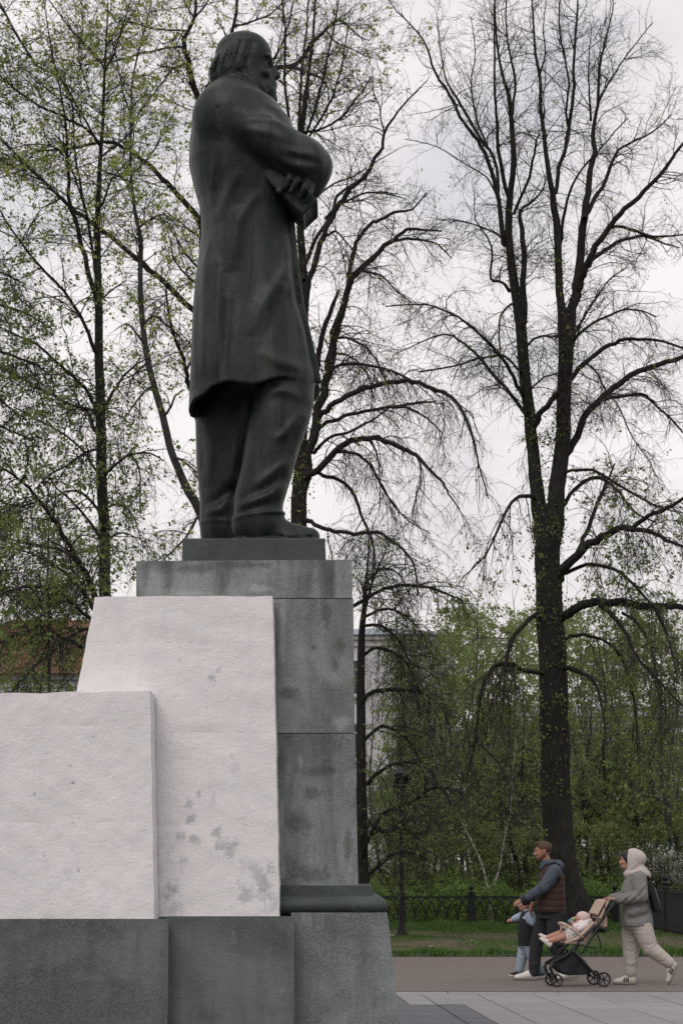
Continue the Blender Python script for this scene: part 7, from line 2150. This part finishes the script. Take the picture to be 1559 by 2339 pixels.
# ---------------------------------------------------------------- stroller and the toddler in it
def stroller():
    ppm = 178.0
    Y = F_PX / ppm
    px0 = 1200 + 760 / 7.795
    loc = ((px0 - W_PX / 2) / ppm, Y, 0.004)
    rz = math.pi + R(8.0)
    S = empty('stroller', loc, rz, 'lightweight black stroller with beige seat and folded canopy pushed by the woman', 'stroller')
    U = lambda x, y: ((760 - x) / 1387.0, (1675 - y) / 1387.0)
    def q(x, y, side): u, z = U(x, y); return P_(u, side, z)
    hw = 0.20
    for sg in (1, -1):
        MB().tube([q(1440, 225, sg * hw), q(1310, 400, sg * hw), q(1160, 600, sg * hw), q(1030, 690, sg * hw), q(880, 830, sg * hw), q(760, 945, sg * hw), q(560, 1150, sg * 0.18), q(310, 1285, sg * 0.155)],
                  [0.021, 0.020, 0.018, 0.015, 0.014, 0.014, 0.0145, 0.016], 8).obj('frame_tube', m_blackp, S, True)
        MB().tube([q(1160, 600, sg * hw), q(1060, 790, sg * hw), q(950, 950, sg * hw), q(820, 1130, sg * hw)], [0.016, 0.014, 0.013, 0.011], 8).obj('back_tube', m_blackp, S, True)
        MB().tube([q(700, 1060, sg * hw), q(850, 1230, sg * 0.205), q(1010, 1410, sg * 0.21), q(1140, 1520, sg * 0.215)], [0.013, 0.015, 0.017, 0.020], 8).obj('rear_leg', m_blackp, S, True)
        MB().tube([q(330, 1270, sg * 0.155), q(290, 1360, sg * 0.15), q(330, 1450, sg * 0.15), q(395, 1535, sg * 0.15)], [0.022, 0.024, 0.018, 0.013], 8).obj('front_fork', m_blackp, S, True)
        MB().tube([q(590, 640, sg * 0.185), q(690, 700, sg * 0.19), q(800, 785, sg * hw), q(900, 870, sg * hw)], [0.019, 0.020, 0.014, 0.011], 8).obj('bar_arm', m_tan if True else None, S, True)
    MB().tube([q(1440, 225, -hw), q(1455, 212, -0.1), q(1458, 208, 0), q(1455, 212, 0.1), q(1440, 225, hw)], 0.017, 8).obj('handle', m_blackp, S, True)
    MB().tube([q(590, 640, -0.185), q(560, 612, -0.14), q(545, 600, 0.0), q(560, 612, 0.14), q(590, 640, 0.185)], 0.021, 8).obj('bumper_bar', m_tan, S, True)
    MB().tube([q(555, 620, 0.02), q(540, 690, 0.02), q(515, 760, 0.02)], [0.018, 0.014, 0.008], 6).obj('crotch_strap', m_tan, S, True)
    MB().tube([q(760, 955, -hw), q(760, 955, hw)], 0.011, 6).obj('cross_bar', m_blackp, S, True)
    MB().tube([q(740, 950, hw), q(900, 985, hw), q(1070, 1022, hw)], [0.008, 0.009, 0.010], 6).obj('brake_bar', m_blackp, S, True)
    def wheel(c, r, n_sp):
        c = P_(*c)
        w = MB()
        a = np.linspace(0, 2 * math.pi, 33)
        prof = [(r - 0.016, -0.016), (r - 0.004, -0.015), (r, -0.007), (r, 0.007), (r - 0.004, 0.015), (r - 0.016, 0.016), (r - 0.016, -0.016)]
        W_ = link('wheel', MB().lathe([(0.011, -0.014), (0.022, -0.014), (0.022, 0.014), (0.011, 0.014)], n=14, axis='Y').mesh('wheel', m_blackp), S, c)
        ring = MB()
        k = len(prof); V = []
        n = 30
        for rr, yy in prof:
            for t in np.linspace(0, 2 * math.pi, n, endpoint=False): V.append((rr * math.cos(t), yy, rr * math.sin(t)))
        ring.add(V, [(i * n + j, i * n + (j + 1) % n, (i + 1) * n + (j + 1) % n, (i + 1) * n + j) for i in range(k - 1) for j in range(n)])
        ring.obj('tyre', m_tyre, W_, True)
        V = []
        for rr, yy in [(r - 0.022, -0.011), (r - 0.0165, -0.0125), (r - 0.0165, 0.0125), (r - 0.022, 0.011), (r - 0.022, -0.011)]:
            for t in np.linspace(0, 2 * math.pi, n, endpoint=False): V.append((rr * math.cos(t), yy, rr * math.sin(t)))
        MB().add(V, [(i * n + j, i * n + (j + 1) % n, (i + 1) * n + (j + 1) % n, (i + 1) * n + j) for i in range(4) for j in range(n)]).obj('rim', m_rim, W_, True)
        for i in range(n_sp):
            t = 2 * math.pi * i / n_sp + 0.3
            MB().tube([(0.018 * math.cos(t), 0, 0.018 * math.sin(t)), ((r - 0.019) * math.cos(t), 0, (r - 0.019) * math.sin(t))], [0.008, 0.0065], 6).obj('spoke', m_blackp, W_)
    m_tyre = mat('rubber_tyre', (0.02, 0.02, 0.02), 0.85, 0.2)
    m_rim = mat('grey_rim', (0.075, 0.078, 0.08), 0.5, 0.1)
    for sg in (1, -1):
        wheel((U(1200, 0)[0], sg * 0.235, 0.092), 0.092, 6)
        wheel((U(400, 0)[0], sg * 0.15, 0.080), 0.080, 5)
    # basket: dark cloth slung between the legs
    poly = [U(x, y) for x, y in ((560, 1150), (720, 1085), (800, 1130), (925, 1250), (1005, 1400), (925, 1470), (760, 1478), (600, 1482), (490, 1425), (400, 1345), (340, 1290))]
    f = Field((-0.25, -0.2, 0.08), (0.36, 0.2, 0.46), 0.008)
    pl = np.array(poly)
    def basket(X, Yg, Z):
        d = np.full(np.broadcast(X, Z).shape, 1e9, np.float32); sgn = np.ones(d.shape)
        for i in range(len(pl)):
            a, b_ = pl[i], pl[i - 1]
            ex, ez = b_[0] - a[0], b_[1] - a[1]
            wx, wz = X - a[0], Z - a[1]
            t = np.clip((wx * ex + wz * ez) / (ex * ex + ez * ez), 0, 1)
            d = np.minimum(d, (wx - ex * t) ** 2 + (wz - ez * t) ** 2)
            c1, c2, c3 = Z >= a[1], Z < b_[1], ex * wz > ez * wx
            flip = (c1 & c2 & c3) | (~c1 & ~c2 & ~c3)
            sgn = np.where(flip, -sgn, sgn)
        dd = sgn * np.sqrt(d)
        return np.maximum(dd, np.abs(Yg) - 0.165 - 0.012 * np.sin(X * 25) * np.cos(Z * 22))
    f.put(basket, (-0.24, -0.19, 0.1), (0.35, 0.19, 0.45), 0.01)
    f.obj('basket', m_black, S)
    # seat and reclined back, footrest
    sf = Field((-0.34, -0.22, 0.44), (0.22, 0.22, 0.86), 0.008)
    def slabp(x0, y0, x1, y1, th, w, fld, rnd=0.012):
        a, b_ = q(x0, y0, 0), q(x1, y1, 0)
        d = b_ - a; Ld = np.linalg.norm(d); e0 = d / Ld; e2 = np.cross(e0, P_(0, 1, 0))
        fld.box((a + b_) / 2, (Ld / 2, w, th), rnd, 0.02, M=np.stack([e0, P_(0, 1, 0), e2], 1))
    slabp(560, 925, 905, 935, 0.018, 0.165, sf)
    slabp(890, 930, 1120, 590, 0.020, 0.165, sf)
    for sg in (1, -1):
        sf.chain([q(600, 905, sg * 0.16), q(760, 860, sg * 0.175), q(900, 740, sg * 0.18), q(1060, 590, sg * 0.18)], [0.014, 0.022, 0.026, 0.018], 0.03)
    sf.obj('seat', m_tan, S)
    ff = Field((0.10, -0.2, 0.36), (0.36, 0.2, 0.58), 0.008)
    slabp(560, 960, 420, 960, 0.012, 0.14, ff); slabp(560, 965, 480, 1040, 0.012, 0.14, ff)
    ff.obj('footrest', m_black, S)
    # folded canopy: three thin hoops of cloth and a flap behind
    cf = Field((-0.48, -0.24, 0.62), (-0.20, 0.24, 1.12), 0.007)
    def leafp(a, b_, th, w0):
        A, B_ = q(*a, 0), q(*b_, 0)
        d = B_ - A; Ld = np.linalg.norm(d); e0 = d / Ld; e2 = np.cross(e0, P_(0, 1, 0))
        cf.box((A + B_) / 2, (Ld / 2, w0, th), th * 0.9, 0.006, M=np.stack([e0, P_(0, 1, 0), e2], 1))
    leafp((1110, 440), (1245, 205), 0.010, 0.17)
    leafp((1130, 460), (1290, 190), 0.010, 0.185)
    leafp((1180, 520), (1335, 215), 0.014, 0.19)
    cf.obj('canopy', m_tan, S)
    fl = Field((-0.46, -0.22, 0.68), (-0.26, 0.22, 0.94), 0.008)
    fl.box(q(1265, 560, 0), (0.042, 0.165, 0.085), 0.035, 0.02)
    fl.obj('canopy_flap', m_tan, S)
    MB().tube([q(1085, 740, hw), q(1150, 870, hw + 0.01), q(1165, 960, hw + 0.012), q(1172, 1030, hw + 0.012)], [0.010, 0.011, 0.010, 0.007], 6).obj('loose_strap', m_black, S, True)
    MB().tube([q(1290, 300, hw + 0.02), q(1240, 305, hw + 0.01), q(1250, 330, hw + 0.01), q(1310, 355, hw + 0.02)], 0.006, 6).obj('buckle_strap', m_black, S, True)

    # ------------ toddler
    Tn = empty('person', loc, rz, 'toddler lying back in the stroller in a pink hat, spotted romper and white shoes', 'person')
    b = Field((-0.34, -0.2, 0.44), (0.52, 0.2, 0.98), 0.007)
    hc = q(920, 535, 0.0)
    qq = head(b, hc, 0.78, tilt=-0.55)
    b.chain([q(1000, 590, 0), q(950, 560, 0)], [0.045, 0.04], 0.02)
    b.chain([q(960, 640, 0), q(840, 740, 0), q(720, 815, 0)], [0.085, 0.085, 0.085], 0.02)
    for sg, dx, dy in ((1, 0, 0), (-1, -10, -38)):
        b.chain([q(700 + dx, 825 + dy * 0.3, sg * 0.06), q(560 + dx, 825 + dy, sg * 0.075), q(440 + dx, 865 + dy, sg * 0.08), q(300 + dx, 905 + dy, sg * 0.08)], [0.052, 0.047, 0.042, 0.033], 0.02)
    b.chain([q(930, 640, 0.10), q(800, 690, 0.125), q(740, 630, 0.10)], [0.034, 0.030, 0.022], 0.012)
    b.chain([q(930, 640, -0.10), q(800, 690, -0.12), q(735, 625, -0.06)], [0.034, 0.030, 0.022], 0.012)
    hand(b, q(738, 622, 0.095), (0.25, -0.55, 0.8), (0.0, 0.85, 0.4), 0.50, 0.75, 1)
    hand(b, q(733, 617, -0.055), (0.25, 0.55, 0.8), (0.0, -0.85, 0.4), 0.50, 0.75, -1)
    b.obj('body', m_skin2, Tn)
    ht = Field((-0.30, -0.12, 0.76), (-0.0, 0.12, 0.98), 0.006)
    ht.ell(hc + P_(-0.022, 0, 0.022), (0.094, 0.076, 0.076), 0.01, pitch=R(-20))
    ht.ell(hc + P_(0.085, 0, -0.065), (0.055, 0.11, 0.065), 0.012, '-', pitch=R(-30))
    ht.ell(hc + P_(0.0, 0, -0.10), (0.10, 0.12, 0.055), 0.012, '-', pitch=R(25))
    ht.ell(hc + P_(-0.085, 0.0, 0.055), (0.020, 0.035, 0.014), 0.008)
    ht.obj('hat', mat('pink_knit', (0.52, 0.40, 0.375), 0.95, 0.08, 30, 0.004, 90), Tn)
    mr, s = blank('spotted_romper', 0.95, 0.2)
    vo = s.node('ShaderNodeTexVoronoi', Scale=26.0)
    s.t.links.new(s.co.outputs['Object'], vo.inputs['Vector'])
    s.color(s.mix(s.ramp(vo.outputs['Distance'], [(0.22, 1), (0.28, 0)]), (0.60, 0.555, 0.53), (0.10, 0.10, 0.13)))
    rf = Field((-0.30, -0.22, 0.46), (0.16, 0.22, 0.90), 0.007)
    rf.chain([q(1000, 605, 0), q(940, 655, 0), q(830, 745, 0), q(720, 815, 0)], [0.085, 0.108, 0.110, 0.098], 0.02)
    for sg in (1, -1):
        rf.chain([q(720, 815, sg * 0.06), q(650, 822, sg * 0.07)], [0.072, 0.062], 0.02)
        rf.chain([q(940, 635, sg * 0.105), q(810, 690, sg * 0.13), q(765, 650, sg * 0.11)], [0.052, 0.046, 0.038], 0.02)
    rf.obj('romper', mr, Tn)
    MB().tube([q(1040, 600, 0.085), q(930, 612, 0.10), q(830, 655, 0.108)], 0.011, 6).obj('harness_strap', m_tan, Tn, True)
    shoe_mesh('shoe', q(165, 985, 0.08) + P_(0.03, 0, 0.09), q(305, 985, 0.08) + P_(0.0, 0, -0.02), 0, m_shoe_w, m_shoe_o, Tn, 0.62)
    shoe_mesh('shoe', q(205, 925, -0.08) + P_(0.03, 0, 0.09), q(335, 935, -0.08) + P_(0.0, 0, -0.02), 0, m_shoe_w, m_shoe_o, Tn, 0.62)
    # bottle held in both hands
    Bt = empty('baby_bottle', loc, rz, 'small blue drinking bottle with a yellow cap held up by the toddler', 'bottle')
    a, c = q(670, 590, 0.02), q(790, 505, 0.02)
    d = (c - a) / np.linalg.norm(c - a)
    MB().tube([a, a + d * 0.015, a + d * 0.055, a + d * 0.075], [0.022, 0.026, 0.026, 0.024], 12).obj('bottle', mat('blue_plastic', (0.10, 0.19, 0.26), 0.4, 0.1), Bt, True)
    MB().tube([a + d * 0.074, a + d * 0.084, a + d * 0.10], [0.024, 0.024, 0.012], 12).obj('cap', mat('yellow_plastic', (0.42, 0.38, 0.05), 0.5, 0.1), Bt, True)
    MB().tube([a + d * 0.10, a + d * 0.118], [0.009, 0.007], 10).obj('spout', m_shoe_w, Bt, True)
stroller()
